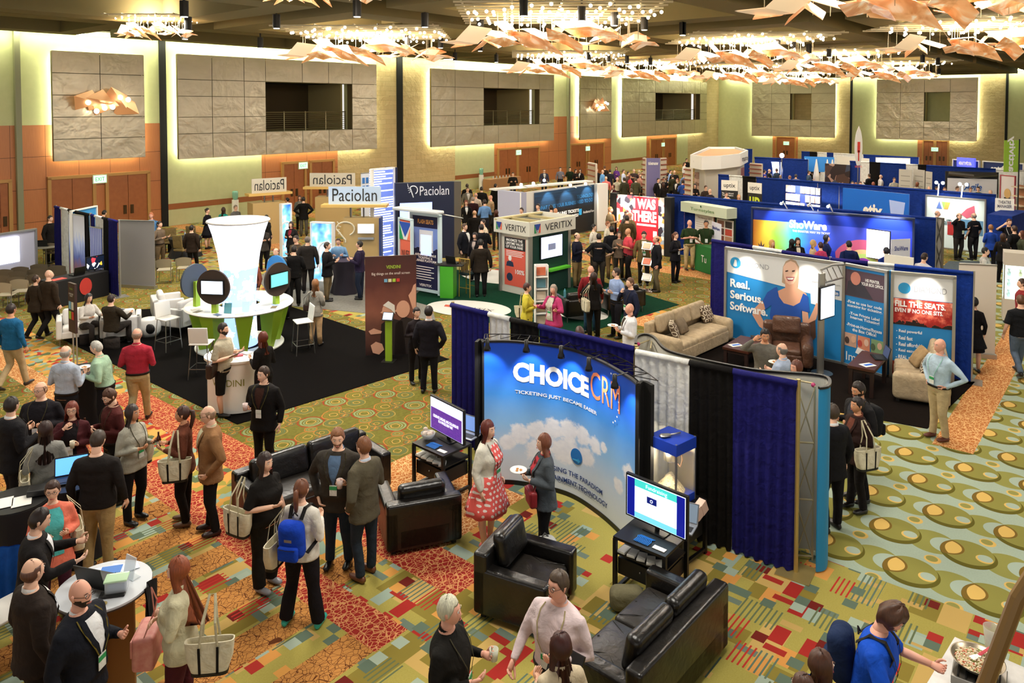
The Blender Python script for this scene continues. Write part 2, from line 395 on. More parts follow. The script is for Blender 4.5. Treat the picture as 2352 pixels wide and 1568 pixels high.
xs = sorted([-30, 62.4] + [v for k, v in l.items() if k] + [q for a in ops_l for q in a])
wallgrid('wall_left', P0, LA, xs, [0, 3.6, OZ[0], 5.1, OZ[1], ZT], lmat)
r = {k: RX(k) for k in (1727, 1775, 1818, 1833, 1866, 1920, 1953, 2013, 2108, 2124, 2180, 2183, 2250, 2307)}
def rmat(x, z):
    if (r[1818] < x < r[1866] or r[2124] < x < r[2183]) and OZ[0] < z < OZ[1]: return None
    if (r[1775] < x < r[1833] or r[2108] < x < r[2180]) and z < 3.6: return WOOD
    if r[1833] < x < r[1953] and z < 3.6: return STONE
    if r[1920] < x < r[1953]: return STONE
    if (r[2180] < x < r[2307] and z < 3.6) or r[2250] < x < r[2307]: return STONE
    return GREEN
wallgrid('wall_right', CORN, RA, sorted([0, 40] + list(r.values())), [0, 3.6, OZ[0], OZ[1], ZT], rmat)
# balcony rooms behind the openings, each with its own railing
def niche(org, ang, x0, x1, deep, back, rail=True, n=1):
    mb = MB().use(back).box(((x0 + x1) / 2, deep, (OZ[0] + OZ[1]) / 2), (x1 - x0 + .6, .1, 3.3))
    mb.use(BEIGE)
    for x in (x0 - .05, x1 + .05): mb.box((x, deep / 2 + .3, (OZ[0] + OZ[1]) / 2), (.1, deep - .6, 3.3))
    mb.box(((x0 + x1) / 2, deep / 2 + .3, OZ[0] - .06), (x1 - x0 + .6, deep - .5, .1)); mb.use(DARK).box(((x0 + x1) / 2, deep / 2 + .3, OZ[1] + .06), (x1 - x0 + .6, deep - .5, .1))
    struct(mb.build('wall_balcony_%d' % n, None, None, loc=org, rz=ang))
    if rail:
        mb = MB().use(paint('8d835f', .4, .6))
        for k in range(9): mb.cyl((x0 + .05, .1, OZ[0] + .12 + k * .115), (x1 - .05, .1, OZ[0] + .12 + k * .115), .018 if k < 8 else .035, 6)
        for k in range(5): x = x0 + .1 + (x1 - x0 - .2) * k / 4; mb.box((x, .1, OZ[0] + .55), (.06, .03, 1.1))
        o = mb.build('balcony_railing', None, None, loc=org, rz=ang)
        tag(o, 'horizontal bar railing across the ' + ('widest, nearest', 'middle', 'farthest')[n - 1] + ' dark balcony opening', 'railing', 'balcony railings')
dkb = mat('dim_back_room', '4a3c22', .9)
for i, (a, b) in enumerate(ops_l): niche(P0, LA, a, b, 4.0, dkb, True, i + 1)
niche(CORN, RA, r[1818], r[1866], 1.0, STONE, False, 4); niche(CORN, RA, r[2124], r[2183], 1.0, GREEN, False, 5)
# raised metal panels with cove light behind them
tn = [0]
def panel(org, ang, x0, x1, z0, z1, cols, rows, hole=None, off=.45):
    tn[0] += 1; mb = MB().use(METAL); hx = hole or (0, 0); cx = (x1 - x0) / cols
    ex = sorted(set([x0 + (x1 - x0) * i / cols for i in range(cols + 1)])); ez = [z0 + (z1 - z0) * i / rows for i in range(rows + 1)]
    if hole:
        ex = sorted([q for q in ex if not (hole[0] - .7 < q < hole[0] + .7) and not (hole[1] - .7 < q < hole[1] + .7)] + list(hole))
        ez = sorted([q for q in ez if not (OZ[0] - .6 < q < OZ[0] + .6) and not (OZ[1] - .6 < q < OZ[1] + .6)] + list(OZ))
    for i in range(len(ex) - 1):
        for j in range(len(ez) - 1):
            mxx, mz = (ex[i] + ex[i + 1]) / 2, (ez[j] + ez[j + 1]) / 2
            if hole and hole[0] < mxx < hole[1] and OZ[0] < mz < OZ[1]: continue
            mb.box((mxx, -off, mz), (ex[i + 1] - ex[i] - .03, .07, ez[j + 1] - ez[j] - .03))
    mb.use(paint('6c6040', .6))
    def fr_(a, b, c, d, y0, y1):
        for q in (a, b): mb.box((q, (y0 + y1) / 2, (c + d) / 2), (.05, abs(y1 - y0), d - c))
        for q in (c, d): mb.box(((a + b) / 2, (y0 + y1) / 2, q), (b - a, abs(y1 - y0), .05))
    fr_(x0 + .03, x1 - .03, z0 + .03, z1 - .03, -off - .02, -off + .12)
    if hole: fr_(hole[0] - .03, hole[1] + .03, OZ[0] - .03, OZ[1] + .03, -off + .02, 0.05)
    if hole:
        for a, b, c, d in ((x0 + .1, hole[0], z0 + .1, z1 - .1), (hole[1], x1 - .1, z0 + .1, z1 - .1), (hole[0], hole[1], z0 + .1, OZ[0]), (hole[0], hole[1], OZ[1], z1 - .1)): mb.box(((a + b) / 2, -off + .07, (c + d) / 2), (b - a, .06, d - c))
    else: mb.box(((x0 + x1) / 2, -off + .09, (z0 + z1) / 2), (x1 - x0 - .2, .1, z1 - z0 - .2))
    struct(mb.build('trim_%d' % tn[0], None, None, loc=org, rz=ang))
    mb = MB(); a = .22
    for q in (x0 + a, x1 - a): mb.box((q, -.2, (z0 + z1) / 2), (.05, .05, z1 - z0 - 2 * a))
    for q in (z0 + a, z1 - a): mb.box(((x0 + x1) / 2, -.2, q), (x1 - x0 - 2 * a, .05, .05))
    struct(mb.build('trim_light_%d' % tn[0], COVE, None, loc=org, rz=ang))
def lp(a, b, za, zb, c, rws, hole=None): panel(P0, LA, LX(a, 250, .45), LX(b, 250, .45), za, zb, c, rws, hole)
def rp(a, b, za, zb, c, rws, hole=None): panel(CORN, RA, RX(a, 250, .45), RX(b, 250, .45), za, zb, c, rws, hole)
lp(120, 332, 3.5, 8.35, 2, 5); lp(408, 865, 3.3, 8.5, 7, 5, ops_l[0]); lp(990, 1272, 3.2, 8.45, 6, 5, ops_l[1])
lp(1332, 1404, 3.1, 8.5, 2, 5); lp(1430, 1623, 3.1, 8.5, 6, 5, ops_l[2])
rp(1727, 1918, 2.75, 8.55, 4, 5, (r[1818], r[1866])); rp(2013, 2245, 2.75, 8.55, 4, 5, (r[2124], r[2183]))
# cornice light, dark slots, slim poles
mb = MB(); mb.box((13, -.5, 9.12), (84, .12, .07)); struct(mb.build('trim_cornice_light', COVE, None, loc=P0, rz=LA))
mb = MB(); mb.box((20, -.5, 9.12), (38, .12, .07)); struct(mb.build('trim_cornice_light_far', COVE, None, loc=CORN, rz=RA))
mb = MB()
for a, b in ((367, 382), (911, 924)): mb.box(((LX(a) + LX(b)) / 2, -.03, 4.6), (LX(b) - LX(a), .1, 9.2))
struct(mb.build('trim_slot', DARK, None, loc=P0, rz=LA))
mb = MB()
for a, b in ((1952, 1957), (2308, 2314)): mb.box(((RX(a) + RX(b)) / 2, -.03, 4.6), (RX(b) - RX(a), .1, 9.2))
struct(mb.build('trim_slot_far', DARK, None, loc=CORN, rz=RA))
mb = MB()
for a in (40, 1303): mb.box((LX(a), -.12, 4.6), (.22, .2, 9.2))
struct(mb.build('trim_pole', paint('8b8a6a', .5), None, loc=P0, rz=LA))
mb = MB()
for a, b in ((382, 600), (1045, 1135), (1404, 1485)): mb.box(((LX(a) + LX(b)) / 2, -.02, .95), (LX(b) - LX(a), .05, .28))
struct(mb.build('trim_chair_rail', paint('9a5a2c', .5), None, loc=P0, rz=LA))
# doors
DW = mat('door_wood', None, .5, fn=lambda: (lambda ob: mixc(noise_x(ob, 6, 2), (150, 84, 40), (172, 102, 52)))(coords()[1]))
dn = [0]
def door(org, ang, xa, xb, zt=2.75):
    dn[0] += 1; root = bpy.data.objects.new('door_%d' % dn[0], None); COL.objects.link(root); root.location = org; root.rotation_euler.z = ang; struct(root)
    mb = MB().use(paint('b98a4a', .5))
    for x in (xa, xb): mb.box((x, -.06, zt / 2), (.14, .12, zt))
    mb.box(((xa + xb) / 2, -.06, zt), (xb - xa + .14, .12, .14)); mb.build('door_frame', None, root)
    m = (xa + xb) / 2
    for k, (a, b) in enumerate(((xa + .08, m - .01), (m + .01, xb - .08))):
        d = MB().box(((a + b) / 2, -.03, zt / 2 - .03), (b - a, .05, zt - .08)).build('door_leaf', DW, root)
        MB().box((m - .16 if k == 0 else m + .16, -.07, 1.05), (.14, .05, .42)).build('push_plate', paint('4a3418', .4, .5), d)
for a, b in ((-25, 22), (112, 215), (244, 340), (648, 700), (712, 765), (1143, 1186), (1188, 1236), (1308, 1345), (1350, 1385), (1492, 1520), (1523, 1550)): door(P0, LA, LX(a, 430), LX(b, 430))
for a, b in ((1783, 1827), (2120, 2146), (2149, 2178)): door(CORN, RA, RX(a, 350), RX(b, 350))
EX = glow('b8ffc8', .9)
def exit_sign(px, py, org, ang, lab):
    x, z = onwall(px, py, org, ang, .1)
    o = thing('exit_sign', lab, 'exit sign', org, ang, 'exit signs over the doors'); MB().box((x, -.08, z), (.62, .1, .4)).build('housing', paint('dfe8d0', .5), o)
    MB().box((x, -.135, z), (.54, .01, .32)).build('face', EX, o); text('EXIT', paint('1d8a4a', .5), o, x, z, .4, .18, -.145)
for q, lab in zip(((229, 411), (696, 380), (1191, 350), (1350, 341), (1523, 332)), ('green exit sign over the doors under the dimpled metal panel', 'green exit sign above the doors beside the mirrored name boards', 'green exit sign over doors behind the spotlit white booth wall', 'green exit sign below the second copper sconce', 'green exit sign over the doors behind the purple booth panel')): exit_sign(*q, P0, LA, lab)
for q, lab in zip(((1806, 329), (2147, 343)), ('green exit sign on the wood strip below the niche with stone back', 'green exit sign on the wood strip below the niche with green back')): exit_sign(*q, CORN, RA, lab)
# copper wall sconces
def sconce(px, py, lab, k):
    x, z = onwall(px, py, P0, LA, .7); o = thing('wall_sconce', lab, 'wall lamp', P0, LA)
    rr = random.Random(5); COP = mat('copper_glass_added_glow', 'c99468', .35, .2, emit=.15, ecol='ffb070')  # small glow put into the plates where the bulbs light them
    for i in range(5):
        cx, cz = x + (i - 2) * .4 * k + rr.uniform(-.1, .1), z + rr.uniform(-.3, .3) * k; a = rr.uniform(-.5, .5); w_, h_ = .42 * k, .28 * k
        pts = [Vector((cx + math.cos(a) * u * w_ - math.sin(a) * v * h_, -.85 + .22 * u * v + .05 * i, cz + math.sin(a) * u * w_ + math.cos(a) * v * h_)) for u, v in ((-1, -1), (1, -1), (1, 1), (-1, 1))]
        MB().poly(pts, th=.03, n=(0, 1, 0)).build('glass_plate', COP, o)
    mb = MB()
    for i in range(6): mb.ball((x + (i - 2.5) * .3 * k, -1.0, z + rr.uniform(-.3, .3) * k), .1 * k, 8, 6)
    mb.build('bulb', glow('fff2d8', 9), o); MB().box((x, -.5, z), (1.0 * k, .5, .1)).build('mount', paint('7a5a3a', .4, .6), o)
sconce(243, 238, 'copper plate wall sconce glowing on the dimpled metal panel', 1.15); sconce(1377, 243, 'copper plate wall sconce glowing on the narrow metal panel', 1.1)

# ---------------------------------------------------------------- ceiling
OLV = mat('olive_ceiling_paint', '7c7452', .9, spec=.2); CRM = mat('cream_coffer', 'a99f78', .9, spec=.2)
def cbox(mb, s0, s1, t0, t1, z0, z1): mb.add([ST(s, t, z) for z in (z0, z1) for s, t in ((s0, t0), (s1, t0), (s1, t1), (s0, t1))], [(0, 1, 2, 3), (7, 6, 5, 4), (0, 4, 5, 1), (1, 5, 6, 2), (2, 6, 7, 3), (3, 7, 4, 0)])
mb = MB().use(paint('14110a', .9)); cbox(mb, -32, 64, -1, 62, 10.4, 10.6); struct(mb.build('ceiling'))
SC, TC = [-20.5, -9.6, .6, 11.6, 21.6, 31.8, 42, 52.2], [6.2, 15.6, 24.8, 33.6, 43]
cn = 0
for si in SC:
    for tj in TC:
        first = tj < 10; ho, wo = (4.5, 3.85) if not first else (4.4, 3.2); hi, wi = (3.4, 2.8) if not first else (3.5, 2.2)
        z0 = 8.62 if not first else 8.85
        mb = MB().use(OLV)
        cbox(mb, si - ho, si + ho, tj - wo, tj - wi, z0, 9.9); cbox(mb, si - ho, si + ho, tj + wi, tj + wo, z0, 9.9)
        cbox(mb, si - ho, si - hi, tj - wi, tj + wi, z0, 9.9); cbox(mb, si + hi, si + ho, tj - wi, tj + wi, z0, 9.9)
        mb.use(CRM); cbox(mb, si - hi, si + hi, tj - wi, tj + wi, 9.65, 9.75)
        cbox(mb, si - hi + .9, si - hi + 1.15, tj - wi, tj + wi, 9.3, 9.65); cbox(mb, si + hi - 1.15, si + hi - .9, tj - wi, tj + wi, 9.3, 9.65)
        cn += 1; struct(mb.build('ceiling_coffer_%d' % cn))
mb = MB().use(OLV)
for t in (1.15, 10.9, 20.2, 29.2, 38.3): cbox(mb, -30, 60, t - .28, t + .28, 9.25, 9.7)
for s in (-15, -4.5, 6.1, 16.6, 26.7, 36.9): cbox(mb, s - .22, s + .22, -.3, 50, 9.32, 9.75)
struct(mb.build('ceiling_beams'))
# can lights in the ceiling
CAN = paint('15120c', .6)
def can_light(px, py, z=8.4, r_=.11, lit=True):
    p = P(px, py, z); k = min(range(len(CH)), key=lambda i: (Vector(CH[i]) - p.xy).length)
    o = thing('spotlight', 'black can light hanging near the ' + ('chandelier over the first wide balcony', 'chandelier before the middle balcony', 'chandelier below it, farther from the viewer', 'chandelier before the farthest balcony', 'largest amber chandelier', 'amber chandelier at the picture side', 'small chandelier in the room corner', 'small chandelier by the green niche', 'chandelier tip cut by the top edge', 'small chandelier by the black wall slot', 'thin chandelier by the stone niche', 'faint chandelier before the stone corner', 'faintest, farthest chandelier')[k], 'ceiling light', p, 0, 'black can lights on the ceiling')
    MB().cyl((0, 0, -.2), (0, 0, .2), r_, 14).cyl((0, 0, .2), (0, 0, .5), .03, 6).build('can', CAN, o)
    if lit: MB().disc((0, 0, -.215), r_ * .8, 12, 'z', th=.01).build('lens', glow('fff4dc', 4), o)
for q in ((423, 20), (432, 54), (316, 68), (425, 76), (635, 49), (598, 98), (820, 20), (976, 46), (1103, 60), (1045, 130), (868, 86), (936, 92), (1012, 98), (1103, 106), (1336, 30), (1411, 42), (1480, 53), (1568, 66), (1203, 18), (1140, 134), (1212, 138), (1352, 128), (1397, 133), (1440, 137), (1494, 141), (1477, 161), (1568, 66), (1583, 114), (1627, 118), (1786, 101), (1823, 107), (1858, 112), (1904, 121), (1988, 140), (2119, 135), (2154, 141), (2188, 98), (2206, 100), (1997, 192), (2103, 158), (2120, 158), (2137, 161), (2157, 164), (1828, 172), (1770, 176), (1632, 170), (1577, 152), (1604, 168)):
    can_light(*q)
# spiral sculptures of amber glass hung below arrays of bulbs
AMB = mat('amber_glass_added_glow', None, .35, 0, emit=.28, coat=.3, fn=lambda: ramp(noise_x(coords()[1], 1.6, 3, .5, 1.5), [(.35, 'd08a50'), (.5, 'eab47c'), (.65, 'fff0d8')], False)); PALE = mat('pale_glass_added_glow', 'ecd8b4', .4, emit=.22, ecol='ffe2bc')  # both glasses glow slightly, standing in for bulb light on the plates
def sculpture(root, k, seed):
    rr = random.Random(3)
    for i in range(20):
        a = -2.5 + 5 * i / 19 + rr.uniform(-.2, .2); b = rr.uniform(-1.5, 1.5) * (1 - abs(a) / 4); z = rr.uniform(-.12, .3) - .05 * abs(a)
        w_, h_ = rr.uniform(.38, .68), rr.uniform(.18, .32); yaw = rr.uniform(-.6, .6); tilt = rr.uniform(-.4, .4); fold = rr.uniform(-.25, .25)
        M = Matrix.Translation((a, b, z)) @ Matrix.Rotation(yaw, 4, 'Z') @ Matrix.Rotation(tilt, 4, 'Y') @ Matrix.Rotation(rr.uniform(-.6, .6), 4, 'X')
        n = 2; vs = []; fs = []
        for p in range(n + 1):
            for q in range(3):
                u = -1 + 2 * p / n; v = q - 1; vs.append(M @ Vector((u * w_ + v * .2, v * h_, fold * abs(u) * 1.3 - .05 * v)))
        for p in range(n):
            for q in range(2): fs.append((p * 3 + q, p * 3 + q + 1, (p + 1) * 3 + q + 1, (p + 1) * 3 + q))
        vs2 = [v + Vector((0, 0, .018)) for v in vs]; mb = MB(); mb.add(vs, fs); mb.add(vs2, [f[::-1] for f in fs])
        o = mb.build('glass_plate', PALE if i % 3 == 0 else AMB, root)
    mb = MB()
    for i in range(26): x, y = rr.uniform(-2.6, 2.6), rr.uniform(-1.2, 1.2); mb.cyl((x, y, -.1), (x, y, .75), .008, 5)
    mb.build('suspension_rods', paint('b8a888', .3, .7), root)
    mb = MB()
    for i in range(-5, 6):
        for j in range(-5, 6):
            if (i * 7 + j * 3) % 5 and abs(i) + abs(j) < 9: mb.ball((i * .5 + (j % 2) * .2, j * .5, .58 + .04 * ((i * j) % 3)), .05, 6, 4)
    o = mb.build('bulb_array', glow('fff4da', 6), root); o['kind'] = 'stuff'
    mb = MB()
    for i in range(9): mb.box((0, -2.5 + i * .62, .72), (5.6, .04, .05))
    for i in range(5): mb.box((-2.6 + i * 1.3, 0, .75), (.04, 5.2, .05))
    for x in (-2.4, 2.4): mb.cyl((x, 0, .75), (x, 0, 1.85), .03, 6)
    mb.build('bulb_grid', paint('d8cfb0', .5), root)
cl = ['nearest its wall, above the big mirrored boards', 'above the navy tall booth wall and pale cornice', 'beyond it, low over the round window of the middle balcony', 'over the farthest balcony with dense bulbs', 'largest amber glass chandelier, over the drapes by the ceiling corner', 'amber chandelier cut by the picture edge under olive beams', 'small chandelier before the far corner', 'small chandelier in front of the green back niche', 'chandelier cut by the top edge above the railing', 'chandelier glimpse inside the first coffer beside the black slot', 'thin chandelier between the two niches', 'faint chandelier in front of the stone corner', 'faint farthest chandelier over the blue booths']
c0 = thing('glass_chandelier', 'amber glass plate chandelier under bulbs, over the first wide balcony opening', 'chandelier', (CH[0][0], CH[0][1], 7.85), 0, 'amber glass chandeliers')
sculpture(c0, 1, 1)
names = ['amber glass plate chandelier under a white bulb field, over the middle balcony opening', 'amber glass chandelier directly below the middle one, before the second balcony', 'amber glass chandelier over the farthest balcony with railing', 'largest amber glass chandelier, cut off by the ceiling edge', 'amber glass chandelier under the largest one, touching the picture side', 'small distant amber chandelier in front of the room corner', 'small distant amber chandelier in front of the green-backed niche', 'amber chandelier tip hanging from the top edge over the mirrored boards', 'small part of an amber chandelier inside the coffer by the black wall slot', 'thin distant amber chandelier over the stone-backed niche', 'distant amber chandelier seen before the farthest balcony', 'farthest faint amber chandelier near the far wall']
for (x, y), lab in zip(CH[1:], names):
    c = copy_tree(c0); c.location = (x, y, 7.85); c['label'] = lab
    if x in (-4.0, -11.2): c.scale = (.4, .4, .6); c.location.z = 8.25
# ---------------------------------------------------------------- booths: shared builders
def W(ax, ay, bx, by, z): return frame2(P(ax, ay, z), P(bx, by, z))
NAVY, BLACKC, WHITEC, BLUEC = cloth('1c1a66'), cloth('0f0c0a'), cloth('f0ece2'), cloth('12358c')
ALU, STEEL, BLK, WHT = paint('b5b3ac', .35, .8), paint('8f8c86', .3, .9), paint('0c0b0b', .45), paint('efece4', .45)
INK = paint('22201e', .6); WINK = paint('f6f4f0', .6)
def wavy(L, z0, z1, amp=.035, per=.13, y=0.0, step=.03, flare=.0, seed=1):
    nx = max(6, int(L / step)); zs = [z0, (z0 * 2 + z1) / 3, (z0 + z1 * 2) / 3, z1 - .12, z1 - .03, z1]; k = rnd.uniform(0, 9)
    vs = []
    for j, z in enumerate(zs):
        for i in range(nx + 1):
            x = L * i / nx; a = amp * (1.0, .9, .8, .5, .35, .35)[j]
            vs.append((x + flare * (1 - j / 5) * (x / L - .5) * 2, y + a * math.sin(2 * math.pi * x / per + k + .6 * math.sin(3.1 * x + z + k)) + .3 * a * math.sin(9 * x + k), z))
    fs = [(j * (nx + 1) + i, j * (nx + 1) + i + 1, (j + 1) * (nx + 1) + i + 1, (j + 1) * (nx + 1) + i) for j in range(len(zs) - 1) for i in range(nx)]
    return vs, fs
def drape_run(label, pts, segs, h=2.44, group=None, base=True, step=.035, pole=ALU):
    """pipe and drape along ground points; segs = (start fraction, end fraction, cloth)"""
    a, b = pts; org, ang, L = frame2(a, b); o = thing('pipe_and_drape', label, 'drape wall', org, ang, group)
    MB().cyl((0, .03, h - .02), (L, .03, h - .02), .02, 8).build('crossbar', pole, o)
    for x in (0, L) if L < 5 else (0, L / 2, L): 
        MB().cyl((x, .04, 0), (x, .04, h + .04), .028, 8).build('pole', pole, o)
        if base: MB().box((x, .04, .006), (.42, .42, .012)).build('base_plate', pole, o)
    for f0, f1, m in segs:
        vs, fs = wavy((f1 - f0) * L, .02, h, step=step); mb = MB(); mb.add([(x + f0 * L, y, z) for x, y, z in vs], fs); mb.build('curtain', m, o, smooth=True)
        mb = MB(); mb.cyl((f0 * L + .005, 0.0, h - .01), (f1 * L - .005, 0.0, h - .01), .045, 8); mb.build('curtain_heading', m, o, smooth=True)
    return o
def board(name, label, cat, a, b, zt, zb, m, th=.03, frame=None, fw=.05, group=None):
    org, ang, L = frame2(a, b); o = thing(name, label, cat, org, ang, group); plate('panel', m, o, 0, L, zb, zt, 0, th)
    if frame:
        mb = MB()
        for x in (0, L): mb.box((x, 0, (zt) / 2), (fw, th + .05, zt))
        for z in (zb, zt): mb.box((L / 2, 0, z), (L + fw, th + .05, fw))
        mb.build('frame', frame, o)
    return o, L
def flat(name, m, o, pts, y=-.012): return MB().poly([(x, y, z) for x, z in pts], th=.003, n=(0, -1, 0)).build(name, m, o)
def rollup(label, ax, ay, bx, by, zt, m, group=None, deco=None, back=False):
    org, ang, L = W(ax, ay, bx, by, zt); o = thing('rollup_banner', label, 'banner', org, ang, group)
    plate('sheet', m, o, 0, L, .08, zt, 0, .008); MB().box((L / 2, 0, .05), (L + .04, .16, .1)).build('base', ALU, o); MB().cyl((0, 0, zt), (L, 0, zt), .02, 8).build('top_rail', ALU, o)
    MB().cyl((L / 2, .05, .05), (L / 2, .03, zt), .012, 6).build('support_rod', ALU, o)
    if deco: deco(o, L, zt)
    return o
def monitor(label, a, ang, w_, h_, z, scr, parent_stand=True, name='monitor', tilt=0.0, group=None, bezel=BLK, deco=None):
    o = thing(name, label, 'screen', a, ang, group); o.location.z = z
    MB().box((0, 0, h_ / 2), (w_, .045, h_)).build('housing', bezel, o, bevel=.006); MB().box((0, -.026, h_ / 2), (w_ - .05, .004, h_ - .05)).build('display', scr, o)
    if parent_stand: MB().cyl((0, 0.02, -.05), (0, .02, .05), .03, 8).box((0, .02, -.055), (.3, .2, .012)).build('stand', bezel, o)
    if deco: deco(o)
    return o
def laptop(label, p, ang, scr, w_=.36, body=BLK, open_=105, group=None):
    o = thing('laptop', label, 'laptop', p, ang, group); MB().box((0, 0, .012), (w_, .25, .02)).build('keyboard_deck', body, o, bevel=.004)
    MB().box((0, -.02, .024), (w_ * .85, .12, .003)).build('keys', paint('2c2b2c', .5), o)
    a = R(open_ - 90); l_ = thing('lid', '', '', (0, .125, .02)); 
    for k in ('label', 'category'): del l_[k]
    l_.parent = o; l_.rotation_euler.x = -a; MB().box((0, 0, .12), (w_, .012, .24)).build('lid_shell', body, l_, bevel=.003); MB().box((0, -.008, .12), (w_ - .03, .003, .21)).build('display', scr, l_)
    return o
def wheelspot(loc, tgt, power, **k): return spot('booth_spot_or_fill', loc, tgt, power, **k)  # some spots belong to modelled lamps, others are added fill without a fitting

# ---------------------------------------------------------------- curved booth backdrop with sky print
bp = [P(*q, 2.25) for q in ((1112, 785), (1190, 786), (1300, 801), (1375, 829), (1440, 866), (1463, 884))]
def spline(pts, n=10):
    out = []; m = len(pts)
    for i in range(m - 1):
        p0, p1, p2, p3 = pts[max(i - 1, 0)], pts[i], pts[i + 1], pts[min(i + 2, m - 1)]
        for k in range(n): t = k / n; out.append(.5 * ((2 * p1) + (p2 - p0) * t + (2 * p0 - 5 * p1 + 4 * p2 - p3) * t * t + (3 * p1 - p0 - 3 * p2 + p3) * t ** 3))
    return out + [pts[-1]]
class Ribbon:
    def __init__(s, pts):
        s.p = [Vector((q.x, q.y, 0)) for q in pts]; s.d = [0]
        for a, b in zip(s.p, s.p[1:]): s.d.append(s.d[-1] + (b - a).length)
        s.L = s.d[-1]
    def at(s, x):
        x = max(0, min(s.L, x)); i = max(0, min(len(s.p) - 2, next((k for k in range(len(s.d) - 1) if s.d[k + 1] >= x), len(s.p) - 2)))
        a, b = s.p[i], s.p[i + 1]; t = (b - a).normalized(); n = Vector((-t.y, t.x, 0)); return a + t * (x - s.d[i]), n
    def bend(s, x, y, z): p, n = s.at(x); q = p + n * y; return (q.x, q.y, z)
    def sheet(s, x0, x1, z0, z1, y0, y1, n=40, uv=False):
        mb = MB(); rings = []
        for i in range(n + 1):
            x = x0 + (x1 - x0) * i / n; rings.append([s.bend(x, y0, z0), s.bend(x, y0, z1), s.bend(x, y1, z1), s.bend(x, y1, z0)])
        return mb.loft(rings)
rb = Ribbon(spline(bp)); BL = rb.L
def RB(px, py):
    x = min((BL * k / 400 for k in range(401)), key=lambda x: abs(1176 + F * rb.at(x)[0].x / rb.at(x)[0].y - px)); return x, H - (py - 245) * rb.at(x)[0].y / F
CLD = [(*RB(a, b), c) for a, b, c in ((1165, 1028, .16), (1195, 1008, .2), (1235, 1000, .22), (1272, 998, .22), (1310, 1000, .22), (1340, 1012, .2), (1370, 1035, .16), (1300, 1045, .3), (1240, 1045, .25), (1350, 1060, .2), (1452, 1112, .2), (1425, 1130, .14), (1390, 1040, .1))]
def attr(name):
    n = X.nt.nodes.new('ShaderNodeAttribute'); n.attribute_name = name; s = X.nt.nodes.new('ShaderNodeSeparateXYZ'); X.nt.links.new(n.outputs['Vector'], s.inputs[0]); return [X(s.outputs[i]) for i in range(3)]
def set_uvz(o, rib):
    me = o.data; at = me.attributes.new('run', 'FLOAT_VECTOR', 'POINT'); n = len(me.vertices) // 4
    for i in range(n):
        for k in range(4): at.data[i * 4 + k].vector = (rib.L * i / (n - 1), 0, me.vertices[i * 4 + k].co.z)
def skyf():
    u, _, z = attr('run'); nz = noise_x(vec(u, z), 3.2, 5, .6); n2 = noise_x(vec(u * 1.0, z * 1.4, 3), 8, 4, .6)
    c = ramp(z / 2.3 + (nz - .5) * .06, [(.0, (222, 228, 236)), (.22, (204, 218, 232)), (.42, (140, 188, 228)), (.62, (66, 140, 214)), (.8, (22, 88, 204)), (1, (20, 70, 190))], False)
    d = None
    for cx, cz, r_ in CLD:
        q = hyp(u - cx, (z - cz) * 1.15) / r_; d = q if d is None else mn(d, q)
    m = X.op('MULTIPLY_ADD', d, -3.2, 3.2, clamp=False); m = X.op('ADD', m, (n2 - .5) * 3.4 + (nz - .5) * 2, clamp=True)
    return mixc(m * (z < 1.5), c, mixc(n2, (214, 216, 224), (250, 248, 246)))
SKY = mat('sky_print', None, .38, fn=skyf, spec=.4)
bd = thing('curved_backdrop', 'curved booth backdrop with blue sky print and orange thin logo letters', 'booth backdrop', (0, 0, 0))
o = rb.sheet(0, BL, .06, 2.25, 0, .03, 60).build('print', SKY, bd, smooth=True); set_uvz(o, rb); o.data.set_sharp_from_angle(angle=R(40))
rb.sheet(0, BL, .0, .07, -.01, .05, 50).build('bottom_edge', BLK, bd); rb.sheet(0, BL, 2.24, 2.27, -.01, .04, 50).build('top_rail', BLK, bd)
for nm, q0, q1 in (('end_cap', P(1093, 785, 2.25), bp[0]), ('end_cap', bp[-1], P(1500, 884, 2.25))):
    v = q1 - q0; n = Vector((-v.y, v.x, 0)).normalized(); mb = MB(); mid = (q0 + q1) / 2
    out = [q0 + v * t + n * (.16 * math.sin(math.pi * t)) * (-1 if nm == 'x' else 1) for t in [i / 8 for i in range(9)]]
    e = Ribbon([Vector(p) for p in out]); e.sheet(0, e.L, .01, 2.25, -.03, .02, 12).build(nm, mat('black_velour', '0a0807', .7), bd, smooth=False)
tb = lambda x, y, z: rb.bend(x, y, z)
def bl(s_, m, x, z, w_, h=None, **k): return text(s_, m, bd, x, z, w_, h, y=-.008, bend=tb, **k)
def bx(t_, m, x0, x1, py, h, **k): a, _ = RB(x0, py); b, _ = RB(x1, py); c, z = RB((x0 + x1) / 2, py); bl(t_, m, (a + b) / 2, z, b - a, h, **k)
bx('CHOICE', WINK, 1178, 1356, 871, .31, bold=.05); bx('CRM', paint('f08a5a', .6), 1360, 1428, 906, .40)
bx('TICKETING JUST BECAME EASIER', WINK, 1183, 1375, 922, .07, bold=.02)
for i in range(15):
    a = R(100 - i * 20); x, z = RB(1412, 922); x += .17 * math.cos(a); z += .34 * math.sin(a)
    if not (R(-180) < a < R(-95)): MB().poly([rb.bend(x + .016 * math.cos(k), -.02, z + .013 * math.sin(k)) for k in [j * .785 for j in range(8)]]).build('dot', WINK, bd)
DB = paint('1c3a78', .6)
bx('CHANGING THE PARADIGM', DB, 1225, 1388, 1098, .075, bold=.015); bx('OF ENTERTAINMENT TECHNOLOGY', DB, 1200, 1400, 1117, .075, bold=.02); bx('CHOICETICKETING.COM', paint('50607c', .6), 1284, 1368, 1134, .06)
lx, lz = RB(1328, 1061); MB().poly([rb.bend(lx + .12 * math.cos(R(k * 15)), -.008, lz + .12 * math.sin(R(k * 15))) for k in range(24)]).build('round_logo', paint('1470b8', .4), bd)
